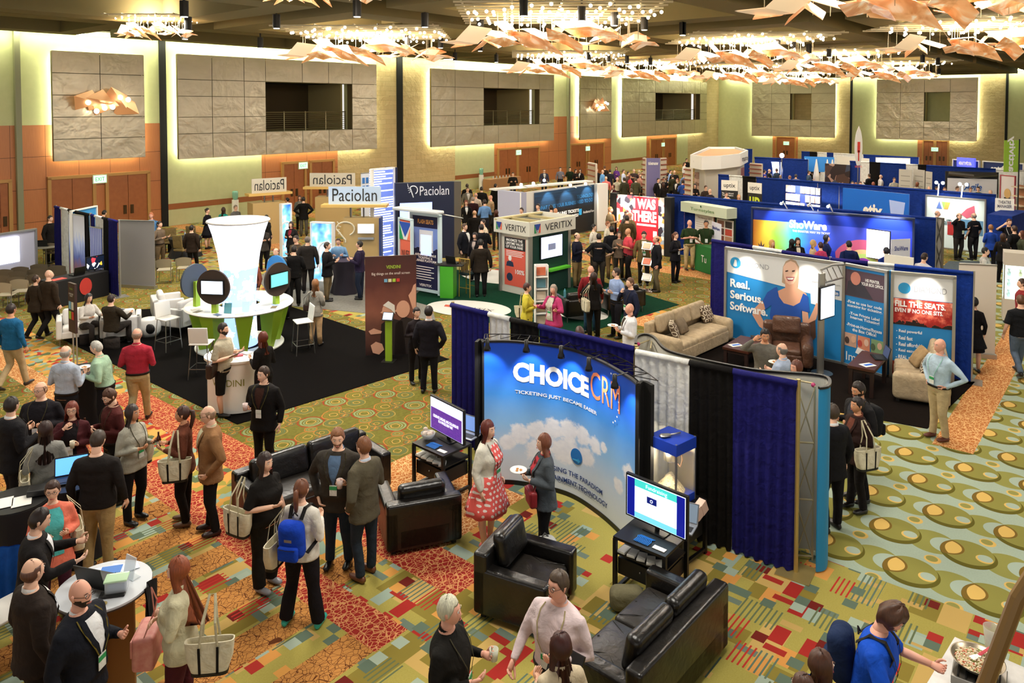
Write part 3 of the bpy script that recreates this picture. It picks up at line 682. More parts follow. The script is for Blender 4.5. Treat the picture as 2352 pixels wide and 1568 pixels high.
bl('CHOICE', WINK, lx, lz + .035, .17, .04, bold=.04)
MB().poly([rb.bend(lx + x, -.014, lz - .05 + z) for x, z in ((-.08, .0), (.03, .015), (.03, .04), (.09, .0), (.03, -.045), (.03, -.02), (-.08, -.015))]).build('arrow', paint('2fa0d8', .4), bd)
for px, py in ((1120, 785), (1213, 784), (1303, 797), (1373, 826), (1412, 868)):
    q = P(px, py, 2.34); lp_ = thing('arm_lamp', 'x', 'x'); del lp_['label'], lp_['category']; lp_.parent = bd
    x = min(range(200), key=lambda k: (rb.at(BL * k / 199)[0] - Vector((q.x, q.y, 0))).length) / 199 * BL; p, n = rb.at(x); base = p + n * .05 + Vector((0, 0, 2.27)); hd = p - n * .28 + Vector((0, 0, 2.36))
    MB().tube([base, p - n * .1 + Vector((0, 0, 2.4)), hd], .008, 6).build('arm', BLK, lp_)
    MB().tube([hd + Vector((0, 0, .03)), hd - Vector((0, 0, .07)), hd - Vector((0, 0, .11)), hd - Vector((0, 0, .15))], [.03, .032, .05, .056], 12).build('shade', BLK, lp_, smooth=True)
    wheelspot(hd - n * .02 + Vector((0, 0, -.16)), p + Vector((0, 0, 1.7)), 26, ang=85, color=(.95, .96, 1))
mb = MB(); pp = [rb.bend(BL * i / 12, .3 + .0, 2.28) for i in range(13)]; qq = [rb.bend(BL * i / 12, .06, 2.28) for i in range(13)]
mb.tube(pp, .008, 5)
for i in range(12): mb.tube([qq[i], pp[i + 1]], .006, 5); mb.tube([pp[i], qq[i]], .006, 5)
mb.build('back_frame', paint('2b2824', .4, .5), bd)

g0, g1, g2, g3 = P(1035, 703, 2.44), P(1460, 806, 2.44), P(1598, 853, 2.44), P(1832, 880, 2.44)
GB = paint('c8b070', .35, .7)
drape_run('tall drape wall in navy, white, black and navy behind the sky print backdrop', (g0 + Vector((0, .12, 0)), g1 + Vector((0, .12, 0))), [(0, .24, NAVY), (.24, .37, WHITEC), (.37, .53, BLACKC), (.53, 1, NAVY)], step=.025, pole=GB)
drape_run('drape wall in white, black and navy beside the popcorn machine', (g1, g3), [(0, .36, WHITEC), (.36, .63, BLACKC), (.63, 1, NAVY)], step=.02, pole=GB)
# back of the neighbouring curved display: white inside, teal round end
q = [P(*a, 2.36) for a in ((1462, 792), (1464, 776), (1482, 770), (1502, 778), (1530, 806), (1600, 826), (1720, 850), (1800, 858), (1860, 862), (1895, 868), (1904, 878), (1899, 890), (1880, 893))]
r2 = Ribbon(spline(q, 6)); o = thing('curved_display_back', 'back of a curved pop up display, white inside with teal end', 'booth backdrop', (0, 0, 0))
r2.sheet(0, r2.L * .9, .02, 2.36, 0, .02, 70).build('white_liner', mat('white_liner', 'cfcabb', .8), o); r2.sheet(r2.L * .9, r2.L, .02, 2.36, 0, .02, 14).build('teal_end', mat('teal_fabric', '1286bd', .6), o)
r2.sheet(0, r2.L, 2.36, 2.39, -.01, .03, 70).build('top_band', BLK, o)
mb = MB(); TR = paint('d9c9a0', .35, .6)
a0, a1 = P(1832, 884, 2.3), P(1872, 886, 2.3); 
for z0 in (0.05, .8, 1.55): mb.tube([(a0.x, a0.y, z0), (a1.x, a1.y, z0 + .72)], .009, 6); mb.tube([(a1.x, a1.y, z0), (a0.x, a0.y, z0 + .72)], .009, 6); mb.tube([(a0.x, a0.y, z0), (a1.x, a1.y, z0)], .012, 6)
for a in (a0, a1): mb.tube([(a.x, a.y, 0), (a.x, a.y, 2.3)], .014, 6)
for x, y in (((1466, 790), (1498, 778)), ((1498, 778), (1530, 812)), ((1498, 778), (1494, 800))): a, b = P(*x, 2.3), P(*y, 2.3); mb.tube([a, b], .012, 6)
mb.tube([P(1700, 848, 2.3), P(1868, 880, 2.3)], .013, 6); mb.build('lattice_frame', TR, o)
mb = MB()
for a in ((1466, 790), (1498, 778), (1528, 808), (1848, 868), (1868, 884)): mb.ball(P(*a, 2.3), .03, 8, 6)
mb.build('hub', paint('b8306a', .5), o)

# ---------------------------------------------------------------- diamond booth
DBG = mat('diamond_blue', '1f83c6', .5); DWH = mat('banner_white', 'dfe0df', .5)
def dmap(): return None
drape_run('dark blue drape wall behind the tall poster panels with a seated sofa area', (P(1635, 551, 2.36), P(1905, 594, 2.36)), [(0, .38, NAVY), (.38, .63, WHITEC), (.63, 1, NAVY)], step=.05, h=2.36)
drape_run('dark blue drape wall with one white length behind the red concert poster', (P(1907, 594, 2.36), P(2236, 627, 2.36)), [(0, .28, NAVY), (.28, .47, WHITEC), (.47, 1, BLUEC)], step=.05, h=2.36)
o, L = board('poster_wall', 'large blue and white poster wall showing a blonde woman in a blue dress', 'booth backdrop', P(1668, 569, 2.32), P(1940, 606, 2.32), 2.32, .03, DBG, .03, ALU, .06)
flat('white_band', DWH, o, [(0, 1.72), (.35 * L, 1.62), (.7 * L, 1.52), (L, 1.46), (L, 2.3), (0, 2.3)], -.004)
SKIN = paint('d9a184', .6); HAIR = paint('b89a80', .6); DRS = paint('1d4fa8', .6); LSK = paint('e9bfa6', .6)
def fx(pts): return [(L * (x - 1668) / (1937 - 1668), 2.25 * (1 - (y - (569 + .137 * (x - 1668))) / (196 + .06 * (x - 1668)))) for x, y in pts]
def fl_(n, m, pts, y): flat(n, m, o, fx(pts), y)
fl_('hair_print', HAIR, [(1803, 640), (1805, 606), (1811, 594), (1823, 588), (1834, 593), (1841, 606), (1841, 630), (1839, 652), (1828, 655)], -.008)
fl_('face_print', LSK, [(1806, 618), (1806, 606), (1812, 598), (1822, 593), (1832, 597), (1838, 606), (1838, 622), (1834, 636), (1829, 643), (1820, 645), (1813, 640), (1808, 630)], -.012)
fl_('neck_print', SKIN, [(1810, 636), (1834, 636), (1837, 652), (1857, 664), (1862, 676), (1846, 700), (1812, 700), (1784, 672), (1792, 660), (1811, 652)], -.010)
fl_('dress_print', DRS, [(1786, 652), (1792, 650), (1797, 672), (1808, 686), (1830, 692), (1844, 684), (1851, 664), (1862, 671), (1866, 706), (1848, 702), (1846, 740), (1858, 770), (1858, 800), (1790, 784), (1786, 752), (1776, 712), (1780, 690), (1766, 700), (1760, 680), (1770, 662)], -.014)
fl_('arm_print', SKIN, [(1758, 680), (1767, 697), (1754, 712), (1768, 738), (1790, 734), (1795, 742), (1786, 750), (1768, 748), (1752, 738), (1735, 712), (1738, 700)], -.012)
fl_('arm_print', SKIN, [(1862, 706), (1849, 702), (1851, 730), (1862, 742), (1880, 720), (1886, 690), (1880, 684), (1872, 704), (1864, 722)], -.011)
fl_('paper_print', paint('dfe9ee', .6), [(1866, 652), (1884, 652), (1900, 664), (1892, 692), (1868, 686)], -.009)
for x0 in (1814, 1829): fl_('eye_print', paint('4a3028', .6), [(x0 - 3, 614), (x0 + 3, 613), (x0 + 3, 616), (x0 - 3, 617)], -.018)
fl_('smile_print', WINK, [(1814, 630), (1830, 630), (1827, 634), (1818, 634)], -.018); fl_('lips_print', paint('b0505a', .6), [(1812, 628), (1832, 628), (1828, 637), (1817, 637)], -.016)
fl_('leather_print', paint('5a4034', .4), [(1795, 752), (1815, 748), (1850, 756), (1862, 730), (1878, 722), (1880, 760), (1850, 790), (1800, 788), (1786, 775)], -.016)
for i, t_ in enumerate(('Real.', 'Serious.', 'Software.')):
    ws = (L * .18, L * .30, L * .34)[i]; text(t_, WINK, o, L * .045 + ws / 2, 1.46 - .29 * i, ws, .21, bold=.03, y=-.02)
text('DIAMOND', paint('9a9ca0', .6), o, L * .255, 1.98, L * .27, .12, y=-.012); MB().disc((L * .09, -.012, 1.98), .14, 24, 'y', th=.003).build('round_logo', paint('2a93c8', .5), o)
flat('logo_fold', DWH, o, [(L * .07, 1.9), (L * .085, 2.06), (L * .10, 2.05), (L * .105, 1.9), (L * .09, 1.88)], -.018)
for k in range(3): MB().box((L * (.945 - .055 * (2 - k)), -.012, 1.62), (.12, .004, .12)).build('social_icon', paint('2f6aa8', .5), o)
for k, ch in enumerate('f'): text(ch, WINK, o, L * .835, 1.62, .04, .09, y=-.018, bold=.03)
text('in', WINK, o, L * .945, 1.62, .07, .08, y=-.018, bold=.03); text('diamondticketing.com', paint('555a60', .6), o, L * .86, 1.80, L * .22, .06)
wheelspot(o.matrix_basis @ Vector((L * .2, -.75, 2.5)), o.matrix_basis @ Vector((L * .2, 0, 1.75)), 60, ang=46); wheelspot(o.matrix_basis @ Vector((L * .72, -.75, 2.5)), o.matrix_basis @ Vector((L * .72, 0, 1.75)), 60, ang=46)
mb = MB(); a, b = P(1886, 620, 2.32), P(1937, 607, 2.32)
for p in (a,): mb.box((p.x, p.y, 1.12), (.09, .09, 2.25))
mb.tube([a, (a + b) / 2 + Vector((0, 0, .05)), b], .025, 6); mb.tube([a - Vector((0, 0, .3)), b - Vector((0, 0, .3))], .02, 6)
for k in range(4): mb.tube([a.lerp(b, k / 4), a.lerp(b, (k + 1) / 4) - Vector((0, 0, .3))], .012, 5)
tag(mb.build('open_frame', ALU), 'open metal wing frame standing in front of the blonde woman poster', 'booth frame')
o, L = board('tall_poster', 'blue bar code scanning poster panel with man in photo at top', 'booth panel', P(1940, 606, 2.32), P(2037, 624, 2.32), 2.32, .03, DBG, .03, ALU, .06)
flat('photo', mat('dusk_photo', '5a4450', .6), o, [(.02, 1.62), (L - .02, 1.62), (L - .02, 2.22), (.02, 2.22)], -.004)
flat('man_print', paint('3a3640', .6), o, [(.05, 1.64), (.1, 1.95), (.3, 2.06), (.5, 1.9), (.7, 1.64)], -.007); MB().disc((.28, -.01, 2.04), .12, 14, 'y', ry=.15, th=.002).build('face_print', paint('d58a78', .6), o)
text('HIS PRINTER.\nYOUR BOX OFFICE.', WINK, o, L * .68, 2.0, L * .52, .16, bold=.03)
for i, t_ in enumerate(('-First to use bar code\n scanning for ticketing.', '-True Private Label\n Internet Ticketing!', '-Print-at-Home/Bypass\n the Box Office!')): text(t_, WINK, o, L * .5, 1.44 - .26 * i, L * (.84, .72, .84)[i], .17, bold=.02)
for k, c in enumerate(('c9a08a', 'd88a6a', '8aa87a')): MB().box((L * (.18 + .32 * k), -.006, .62), (L * .29, .004, .3)).build('family_photo', paint(c, .6), o)
for k, c in enumerate(('4a3a34', 'e0b090', 'b8443a', 'e6c0a6', '5b6a4a', 'e2b498')): MB().disc((L * (.1 + .155 * k), -.012, .6 + .05 * (k % 2)), .055, 12, 'y', ry=.08, th=.002).build('face_print', paint(c, .6), o)
text('Ima', WINK, o, L * .26, .24, L * .36, .2); flat('ticket_fan', WINK, o, [(L * .3, .36), (L * .36, .5), (L * .72, .42), (L * .66, .28)], -.006)
o, L = board('tall_poster', 'blue poster panel headed FILL THE SEATS with red concert photo', 'booth panel', P(2050, 625, 2.32), P(2193, 637, 2.32), 2.32, .03, DBG, .03, ALU, .06)
def fire():
    (x, y, z), ob = coords(); n = noise_x(ob, 5, 4, .6); return mixc((z < n * .5 + 1.02), ramp(n, [(0, (40, 6, 6)), (.45, (170, 30, 24)), (.62, (236, 120, 96)), (.75, (255, 210, 190))], False), (30, 8, 8))
flat('white_band', DWH, o, [(.03, 1.78), (L - .03, 1.78), (L - .03, 2.29), (.03, 2.29)], -.004); flat('concert_photo', mat('red_concert_photo', None, .6, fn=fire), o, [(.03, 1.2), (L - .03, 1.2), (L - .03, 1.77), (.03, 1.77)], -.004)
text('FILL THE SEATS.', WINK, o, L * .46, 1.66, L * .82, .13, bold=.04); text('EVEN IF NO ONE SITS.', WINK, o, L * .44, 1.52, L * .78, .09, bold=.03)
for i, t_ in enumerate(('- Real powerful', '- Real fast', '- Real affordable', '- Real easy', '- REAL software')): ws = L * (.42, .27, .46, .30, .44)[i]; text(t_, WINK, o, L * .08 + ws / 2, 1.06 - .14 * i, ws, .085, bold=.02)
text('DIAMOND', paint('8c8f94', .6), o, L * .62, 2.0, L * .52, .13); MB().disc((L * .2, -.012, 2.0), .12, 24, 'y', th=.003).build('round_logo', paint('2a93c8', .5), o)
flat('theatre_photo', paint('a8402c', .6), o, [(.03, .08), (L * .38, .08), (L * .38, .4), (.03, .4)], -.004); flat('stage_photo', paint('2a4a8c', .6), o, [(L * .39, .08), (L * .8, .08), (L * .8, .4), (L * .39, .4)], -.004)
wheelspot(o.matrix_basis @ Vector((L * .55, -.75, 2.5)), o.matrix_basis @ Vector((L * .55, 0, 1.9)), 60, ang=46)
board('tall_poster', 'narrow bright blue return panel in the poster wall corner', 'booth panel', P(2038, 624, 2.32), P(2050, 620, 2.32), 2.32, .03, mat('cyan_panel', '2a9ad8', .5), .03)

# carpets laid on the hall floor
def rug(name, label, pts, m, z=.012, cat='carpet'):
    q = [P(*p) for p in pts]; o = MB().poly([(p.x, p.y, .002) for p in q], th=z - .002, n=(0, 0, 1)).build(name, m); return tag(o, label, cat)
def dark_carpet(c): return mat('carpet_' + c, None, .98, spec=.05, fn=lambda: mixc(noise_x(coords()[1], 14, 3), tuple(int(int(c[i:i + 2], 16) * .7) for i in (0, 2, 4)), c))
rug('booth_carpet', 'black booth carpet under the round white counter and white armchairs', [(128, 772), (545, 975), (1032, 825), (640, 695), (240, 715)], dark_carpet('100d0c'))
rug('booth_carpet', 'dark brown booth carpet under the beige sofas and wood tables', [(1480, 865), (2130, 985), (2240, 878), (1640, 735)], dark_carpet('1b1512'))
rug('booth_carpet', 'dark green booth carpet around the kiosk with white cornice', [(940, 690), (1280, 785), (1560, 700), (1360, 640), (1020, 618)], dark_carpet('123a28'))
rug('booth_carpet', 'pale grey booth carpet under the mirrored name board kiosks', [(590, 640), (640, 700), (1000, 735), (960, 590), (700, 560)], dark_carpet('8a8880'), .01)
rug('booth_carpet', 'grey blue booth carpet under the bright ticket backdrop', [(2130, 640), (2230, 648), (2300, 600), (2180, 600)], dark_carpet('5f6a70'))
fm_ = thing('floor_mat', 'white oval floor mat printed with a triangle logo', 'floor mat', (P(1076, 709).x, P(1076, 709).y, .013), R(-22))
MB().disc((0, 0, 0), 1.3, 40, 'z', ry=.85, th=.006).build('mat', paint('c9c8c0', .8), fm_); text('VERITIX', paint('44403c', .8), fm_, .15, 0, 1.3, .22, y=.012, flat=True)
MB().poly([(-.75, -.1, .012), (-.55, -.1, .012), (-.6, .1, .012), (-.8, .1, .012)], th=.002, n=(0, 0, 1)).build('logo', paint('c0503c', .7), fm_)
fm2 = thing('floor_mat', 'pale floor mat half hidden beside the black cube chairs', 'floor mat', (P(1330, 720).x, P(1330, 720).y, .013), R(-40)); MB().disc((0, 0, 0), .9, 32, 'z', ry=.6, th=.006).build('mat', paint('c9c8c0', .8), fm2)
fm3 = thing('floor_mat', 'pale round floor mat between the gilt chair and the kiosk', 'floor mat', (P(1140, 636).x, P(1140, 636).y, .013), R(-40)); MB().disc((0, 0, 0), 1.5, 32, 'z', ry=.9, th=.006).build('mat', paint('c9c8c0', .8), fm3)

# ---------------------------------------------------------------- kiosk with cornice sign
# corner nearest the viewer at (1212, 542) on the sign's lower edge
kc, kl, kr = P(1216, 543, 1.94), P(1134, 530, 1.94), P(1322, 524, 1.94); kf = kl + (kr - kc)
o = thing('kiosk', 'open topped kiosk with white cornice sign, red poster and green side', 'kiosk', (0, 0, 0))
def slab(mb, a, b, z0, z1, th, off=0.0):
    d = (b - a); n = Vector((-d.y, d.x, 0)).normalized(); a = a + n * off; b = b + n * off
    mb.add([(p.x, p.y, z) for z in (z0, z1) for p in (a, b, b + n * th, a + n * th)], [(0, 1, 2, 3), (7, 6, 5, 4), (0, 4, 5, 1), (1, 5, 6, 2), (2, 6, 7, 3), (3, 7, 4, 0)])
mb = MB(); cw = paint('d6d2c4', .6)
for a, b in ((kl, kc), (kc, kr), (kr, kf), (kf, kl)): slab(mb, a, b, 1.92, 2.36, .04)
mb.build('cornice', cw, o)
mb = MB()
for f in (.3, .66):
    a, b = kc.lerp(kr, f), kl.lerp(kf, f); slab(mb, b, a, 2.25, 2.33, .05)
slab(mb, kl, kc, 2.3, 2.35, .12, .03); slab(mb, kc, kr, 2.3, 2.35, .12, .03); slab(mb, kf, kl, 2.3, 2.35, .12, .03); mb.build('cornice_brace', paint('b8a878', .6), o)
def inset(f): c = (kl + kr) / 2; return lambda p: p + (c - p) * f
i_ = inset(.17); il, ic, ir, if_ = i_(kl), i_(kc), i_(kr), i_(kf)
mb = MB(); slab(mb, il, ic, .02, 1.94, .05); mb.build('front_wall', cw, o); mb = MB(); slab(mb, ic, ir, .02, 1.94, .05); slab(mb, ir, if_, .02, 1.94, .05); mb.build('side_wall', mat('dark_green_wall', '0f3d33', .7), o)
mb = MB()
for p in (il, ic, ir): mb.box((p.x, p.y, .97), (.1, .1, 1.94), rz=R(30))
mb.build('post', ALU, o)
def face(a, b): org, ang, L_ = frame2(a, b); e = bpy.data.objects.new('face', None); COL.objects.link(e); e.location = org; e.rotation_euler.z = ang; e.parent = o; return e, L_
def vlogo(e, x, z, s):
    for m, t_ in (('1f8a4c', ((-1, 1), (-.35, -1), (-1, -1))), ('24408f', ((-1, 1), (1, 1), (0, -.9))), ('e0604a', ((1, 1), (1, -1), (.35, -1))), ('dfe4e6', ((0, -1), (-.25, -.3), (.25, -.3)))): MB().poly([(x + a * s, -.012, z + b * s) for a, b in t_], th=.004, n=(0, -1, 0)).build('logo', paint(m, .5), e)
e, L_ = face(kl, kc); e.name = 'front_sign'; text('VERITIX', INK, e, L_ * .62, 2.13, L_ * .58, .2); vlogo(e, L_ * .16, 2.14, .12)
e, L_ = face(kc, kr); e.name = 'side_sign'; text('VERITIX', INK, e, L_ * .62, 2.14, L_ * .6, .22); vlogo(e, L_ * .16, 2.14, .14)
e, L_ = face(il, ic); e.name = 'poster'; RED = paint('e0604e', .6)
plate('sheet', RED, e, L_ * .14, L_ * .84, .25, 1.78, -.01, .01); plate('heading', INK, e, L_ * .14, L_ * .84, 1.4, 1.78, -.016, .005); text('MAXIMIZE THE\nLIFETIME VALUE\nOF YOUR FANS', WINK, e, L_ * .48, 1.59, L_ * .58, .3, y=-.02, bold=.03)
text('100%', WINK, e, L_ * .66, .72, L_ * .3, .14, y=-.016, bold=.02); MB().disc((L_ * .32, -.016, .52), .13, 20, 'y', th=.003).build('round_icon', paint('24304e', .6), e); MB().disc((L_ * .33, -.016, 1.12), .07, 16, 'y', ry=.09, th=.003).build('head_icon', WINK, e)
flat('suit_icon', paint('24304e', .6), e, [(L_ * .2, .86), (L_ * .23, 1.0), (L_ * .33, 1.04), (L_ * .43, 1.0), (L_ * .46, .86)], -.016)
for k in range(4): plate('text_line', WINK, e, L_ * .2, L_ * (.78 - .05 * (k % 2)), 1.34 - .05 * k, 1.36 - .05 * k, -.016, .004)
e, L_ = face(ic, ir); e.name = 'green_face'; d_ = frame2(ic, ir); 
s_ = monitor('wall screen with pale page mounted on the green kiosk side', d_[0], d_[1], 1.05, .72, 1.12, glow('cfd8ff', 1.2), False); s_.location = e.matrix_basis @ Vector((L_ * .5, -.05, 1.12))
plate('box', paint('a8b4e0', .5), s_, -.18, .18, .26, .46, -.032, .003)
plate('green_shelf', paint('56b82e', .5), e, L_ * .38, L_ * .92, 0.72, .79, -.22, .2)

# ---------------------------------------------------------------- white booth with dark ticket mural
wa, wb, wc, wd = P(1143, 437, 2.27), P(1222, 446, 2.27), P(1366, 424, 2.27), P(1391, 420, 2.27)
o = thing('exhibit_wall', 'white boxy exhibit wall carrying a dark blue ticket mural', 'booth wall', (0, 0, 0)); WL = paint('dcdce0', .6)
wn = P(1222, 430, 2.27); mb = MB(); slab(mb, wa, P(1198, 443, 2.27), .02, 2.27, .3); mb.build('side_wall', paint('b4b6cc', .6), o)
mb = MB(); slab(mb, P(1198, 443, 2.27), P(1366, 420, 2.27), .02, 2.27, .06, .03); slab(mb, P(1366, 421, 2.27), wd, .02, 2.27, .3, -.25); slab(mb, P(1143, 436, 2.27), P(1366, 416, 2.27), 2.22, 2.29, .5, .1); mb.build('white_wall', WHT, o)
_a, _b = P(1198, 443, 2.27), P(1366, 420, 2.27); org, ang, L_ = frame2(_a.lerp(_b, .155), _b); e = bpy.data.objects.new('mural', None); COL.objects.link(e); e.location = org; e.rotation_euler.z = ang; e.parent = o
def mur():
    (x, y, z), ob = coords(); n = noise_x(vec(x * .4, z * 6), 2, 3); return mixc(X.op('MULTIPLY_ADD', z, .8, -1.0 + 0, clamp=True) * n, (16, 20, 26), (40, 110, 170))
plate('mural_sheet', mat('night_mural', None, .4, fn=mur), e, 0, L_, .05, 2.2, -.03, .02)
text('ARE YOU SELLING TICKETS', WINK, e, L_ * .40, 1.12, L_ * .62, .15, y=-.045, bold=.04); text('OR MEMORIES?', WINK, e, L_ * .53, .9, L_ * .34, .15, y=-.045, bold=.04); text('AudienceView', WINK, e, L_ * .88, .98, L_ * .2, .12, y=-.045)
DBL = paint('2a6a9c', .5); text('WHAT DOES YOUR BUSINESS NEED TO DO', DBL, e, L_ * .5, 1.5, L_ * .9, .17, y=-.045, bold=.03); text('TECHNOLOGY', DBL, e, L_ * .82, 1.74, L_ * .3, .17, y=-.045, bold=.03); MB().box((L_ * .73, -.045, 1.02), (.22, .01, .28)).build('logo', paint('2aa0e0', .4), e)
for k, px in enumerate((1197, 1225, 1250, 1310, 1345)):
    p = P(px, (424, 421, 414, 425, 422)[k], 2.4); lm = thing('booth_lamp', 'x', 'x'); del lm['label'], lm['category']; lm.parent = o
    MB().ball(p, .07, 8, 6).build('lamp', glow('ffffff', 14 if k < 3 else 3), lm); MB().tube([p, p + Vector((.3, .3, -.15))], .015, 5).build('arm', ALU, lm)
for f in (.2, .5, .85): wheelspot(e.matrix_basis @ Vector((L_ * f, -.7, 2.4)), e.matrix_basis @ Vector((L_ * f, 0, 1.5)), 90, ang=70)

# ---------------------------------------------------------------- red concert backdrop
o, L = board('popup_backdrop', 'lit red and white backdrop reading I WAS THERE with black ends', 'booth backdrop', P(1417, 446, 2.3), P(1526, 455, 2.3), 2.3, .03, mat('collage_print', None, .5, fn=lambda: (lambda c: ramp(voro_col(vec(c[0], c[2]), 5.5), [(0, 'f4eee6'), (.3, 'd23a44'), (.42, 'fff6ee'), (.6, 'a8b8c8'), (.7, 'e8b060'), (.8, '3a3440')]))(coords()[0])), .05)
plate('red_poster', mat('red_poster', 'cf2434', .5), o, L * .36, L * .88, .05, 2.28, -.02, .015)
text('I WAS', WINK, o, L * .6, 2.0, L * .46, .42, y=-.03, bold=.05); text('THERE', WINK, o, L * .6, 1.5, L * .5, .44, y=-.03, bold=.05); plate('caption', WINK, o, L * .44, L * .84, 1.12, 1.2, -.03, .006); plate('logo', WINK, o, L * .78, L * .86, .7, .95, -.03, .006)
for f in (.25, .7): wheelspot(o.matrix_basis @ Vector((L * f, -.8, 2.7)), o.matrix_basis @ Vector((L * f, 0, 1.4)), 150, ang=80)  # added spots without fittings brighten the backdrop
for x in (-.3, L + .02): plate('end_cap', mat('black_velour', '0a0807', .7), o, x, x + .3, .02, 2.34, -.05, .3)
# ---------------------------------------------------------------- tall name board kiosks (mirrored seen from behind)
YW = paint('d8b060', .5); TAN = mat('tan_laminate', 'b89a62', .5)
def pac(label, px, py, ex, ey, flip, bw, top=3.0, sw=1.0, glowy=False, tower=None, serif=1.6):
    """shelf plank runs from (px,py) to (ex,ey) at height top"""
    org, ang, L_ = W(px, py, ex, ey, top); o = thing('name_board_kiosk', label, 'kiosk', org, ang)
    plate('plank', YW, o, 0, L_, top - .08, top + .02, -.1, .55); plate('name_board', mat('glass_board' + ('_lit' if glowy else ''), 'c3d8f0' if glowy else 'cfc6b0', .3), o, L_ * .1, L_ * .9, top + .02, top + .02 + bw, .1, .03)
    text('Paciolan', INK, o, L_ * .5, top + .04 + bw * .5, L_ * .68, bw * .72, y=.09, flip=flip, bold=.0)
    if tower:
        x0, x1, zt, m = tower; MB().box(((x0 + x1) / 2 * L_, .35, zt / 2), ((x1 - x0) * L_, .7, zt)).build('tower', m, o); mb = MB()
        for f in (.4, .6): mb.cyl((L_ * f, .2, zt), (L_ * f, .2, top - .06), .035, 8)
        mb.build('post', STEEL, o)
    return o, L_
pac('kiosk whose mirrored name board stands before the wood doors', 570, 447, 670, 440, True, .62, 2.2, tower=(.1, .85, 1.8, TAN))
pac('kiosk whose mirrored name board is partly behind the front one', 697, 430, 828, 430, True, .62, 2.25, tower=(.2, .8, 1.8, TAN))
o, L_ = pac('kiosk with the readable pale blue name board and wood plank', 738, 471, 889, 471, False, .66, 2.25, glowy=True, tower=None)
MB().box((L_ * .6, .3, .88), (L_ * .55, .5, 1.76)).build('tower', TAN, o); plate('side_edge', NAVY if False else paint('1d2f6a', .5), o, L_ * .875, L_ * .9, 0, 1.76, .0, .5)
mb = MB()
for f in (.42, .62): mb.cyl((L_ * f, .3, 1.76), (L_ * f, .3, 2.18), .035, 8)
mb.build('post', STEEL, o)
MB().tube([(L_ * .36 + .34 * math.cos(R(a)), .03, 1.36 + .26 * math.sin(R(a))) for a in range(-60, 200, 20)] + [(L_ * .36, .03, .95), (L_ * .36, .03, .85)], .03, 6).build('logo', paint('dcd2b8', .5), o)
for k in range(4): MB().box((L_ * .27 - .05 * (k % 2), .03, 1.2 + .13 * k), (.12, .01, .035), ry=R(-30 + 25 * k)).build('logo_ray', paint('dcd2b8', .5), o)
s_ = monitor('small white monitor fixed to the tan kiosk front', o.matrix_basis @ Vector((L_ * .68, -.04, 1.2)), o.rotation_euler.z, .62, .36, 1.2, glow('d8dcff', 1.4), False, bezel=WHT)
plate('grey_shelf', paint('8d8f90', .5), o, L_ * .56, L_ * .8, 0.98, 1.05, -.1, .14)
def blueart():
    (x, y, z), ob = coords(); return ramp(noise_x(ob, 2.2, 2), [(.3, (30, 90, 200)), (.5, (110, 180, 235)), (.65, (220, 240, 255))], False)
BA = mat('blue_light_print', None, .3, emit=.9, fn=blueart)
def lightbox(label, ax, ay, bx, by, zt, m, parts=None):
    o, L = board('light_box', label, 'light box', P(ax, ay, zt), P(bx, by, zt), zt, .02, m, .14, WHT, .04); 
    if parts: parts(o, L)
    return o
lightbox('blue glowing light box at the edge of the tan tower', 645, 469, 667, 467, 2.1, BA, lambda o, L: MB().tube([(L * .5 + .22 * math.cos(R(a)), -.03, 1.1 + .3 * math.sin(R(a))) for a in range(20, 200, 20)] + [(L * .2, -.03, .5)], .04, 6).build('arc', WINK, o))
lightbox('pale blue glowing light box beside the tan kiosk front', 716, 510, 765, 512, 2.0, BA, lambda o, L: MB().tube([(L * .7 + .3 * math.cos(R(a)), -.03, 1.0 + .35 * math.sin(R(a))) for a in range(30, 220, 20)] + [(L * .4, -.03, .3)], .03, 6).build('arc', WINK, o))
def ledf():
    (x, y, z), ob = coords(); a = fr(z * 11); w_ = white(fl(z * 11)); return mixc((a > .45) * (x < w_ * 1.5 + .3), (90, 110, 180), (236, 242, 255))
lightbox('tall glowing white tower covered with fine text lines', 854, 389, 903, 385, 3.55, mat('text_tower', None, .4, emit=.9, fn=ledf), lambda o, L: plate('dark_side', paint('1a2348', .5), o, L + .02, L + .22, .02, 3.55, 0, .5))
o, L = board('navy_booth_wall', 'tall navy booth wall with pale name and sun logo', 'booth wall', P(908, 421, 2.98), P(1043, 417, 2.98), 2.98, .02, mat('navy_wall', '101a38', .5), .3)
text('Paciolan', paint('e6e8f0', .5), o, L * .66, 2.66, L * .5, .36); MB().tube([(L * .3 + .16 * math.cos(R(a)), -.02, 2.7 + .16 * math.sin(R(a))) for a in range(-60, 160, 20)] + [(L * .3, -.02, 2.42)], .02, 5).build('sun_logo', paint('e6e8f0', .5), o)
for k in range(5): MB().box((L * .24 - .02 * k, -.02, 2.63 + .07 * k), (.09, .01, .02), ry=R(-40 + 30 * k)).build('logo_ray', paint('e6e8f0', .5), o)
plate('end_panel', paint('5a5348', .5), o, L, L + .28, .02, 2.98, 0, .3)
s_ = monitor('bright blue page screen low on the navy wall', o.matrix_basis @ Vector((L * .34, -.06, 1.55)), o.rotation_euler.z, 1.3, .75, 1.5, glow('8898f8', 1.6), False); plate('page', glow('dfe6ff', 1.6), s_, -.3, .3, .1, .5, -.034, .003)
o = rollup('small blue and white building banner behind the glowing tower', 829, 398, 853, 396, 3.0, paint('d8dde4', .5)); 
for k in range(6): plate('blue_square', paint('2f6fb8', .5), o, .06 + .2 * (k % 3), .2 + .2 * (k % 3), 2.2 + .35 * (k // 3), 2.45 + .35 * (k // 3), -.02, .006)
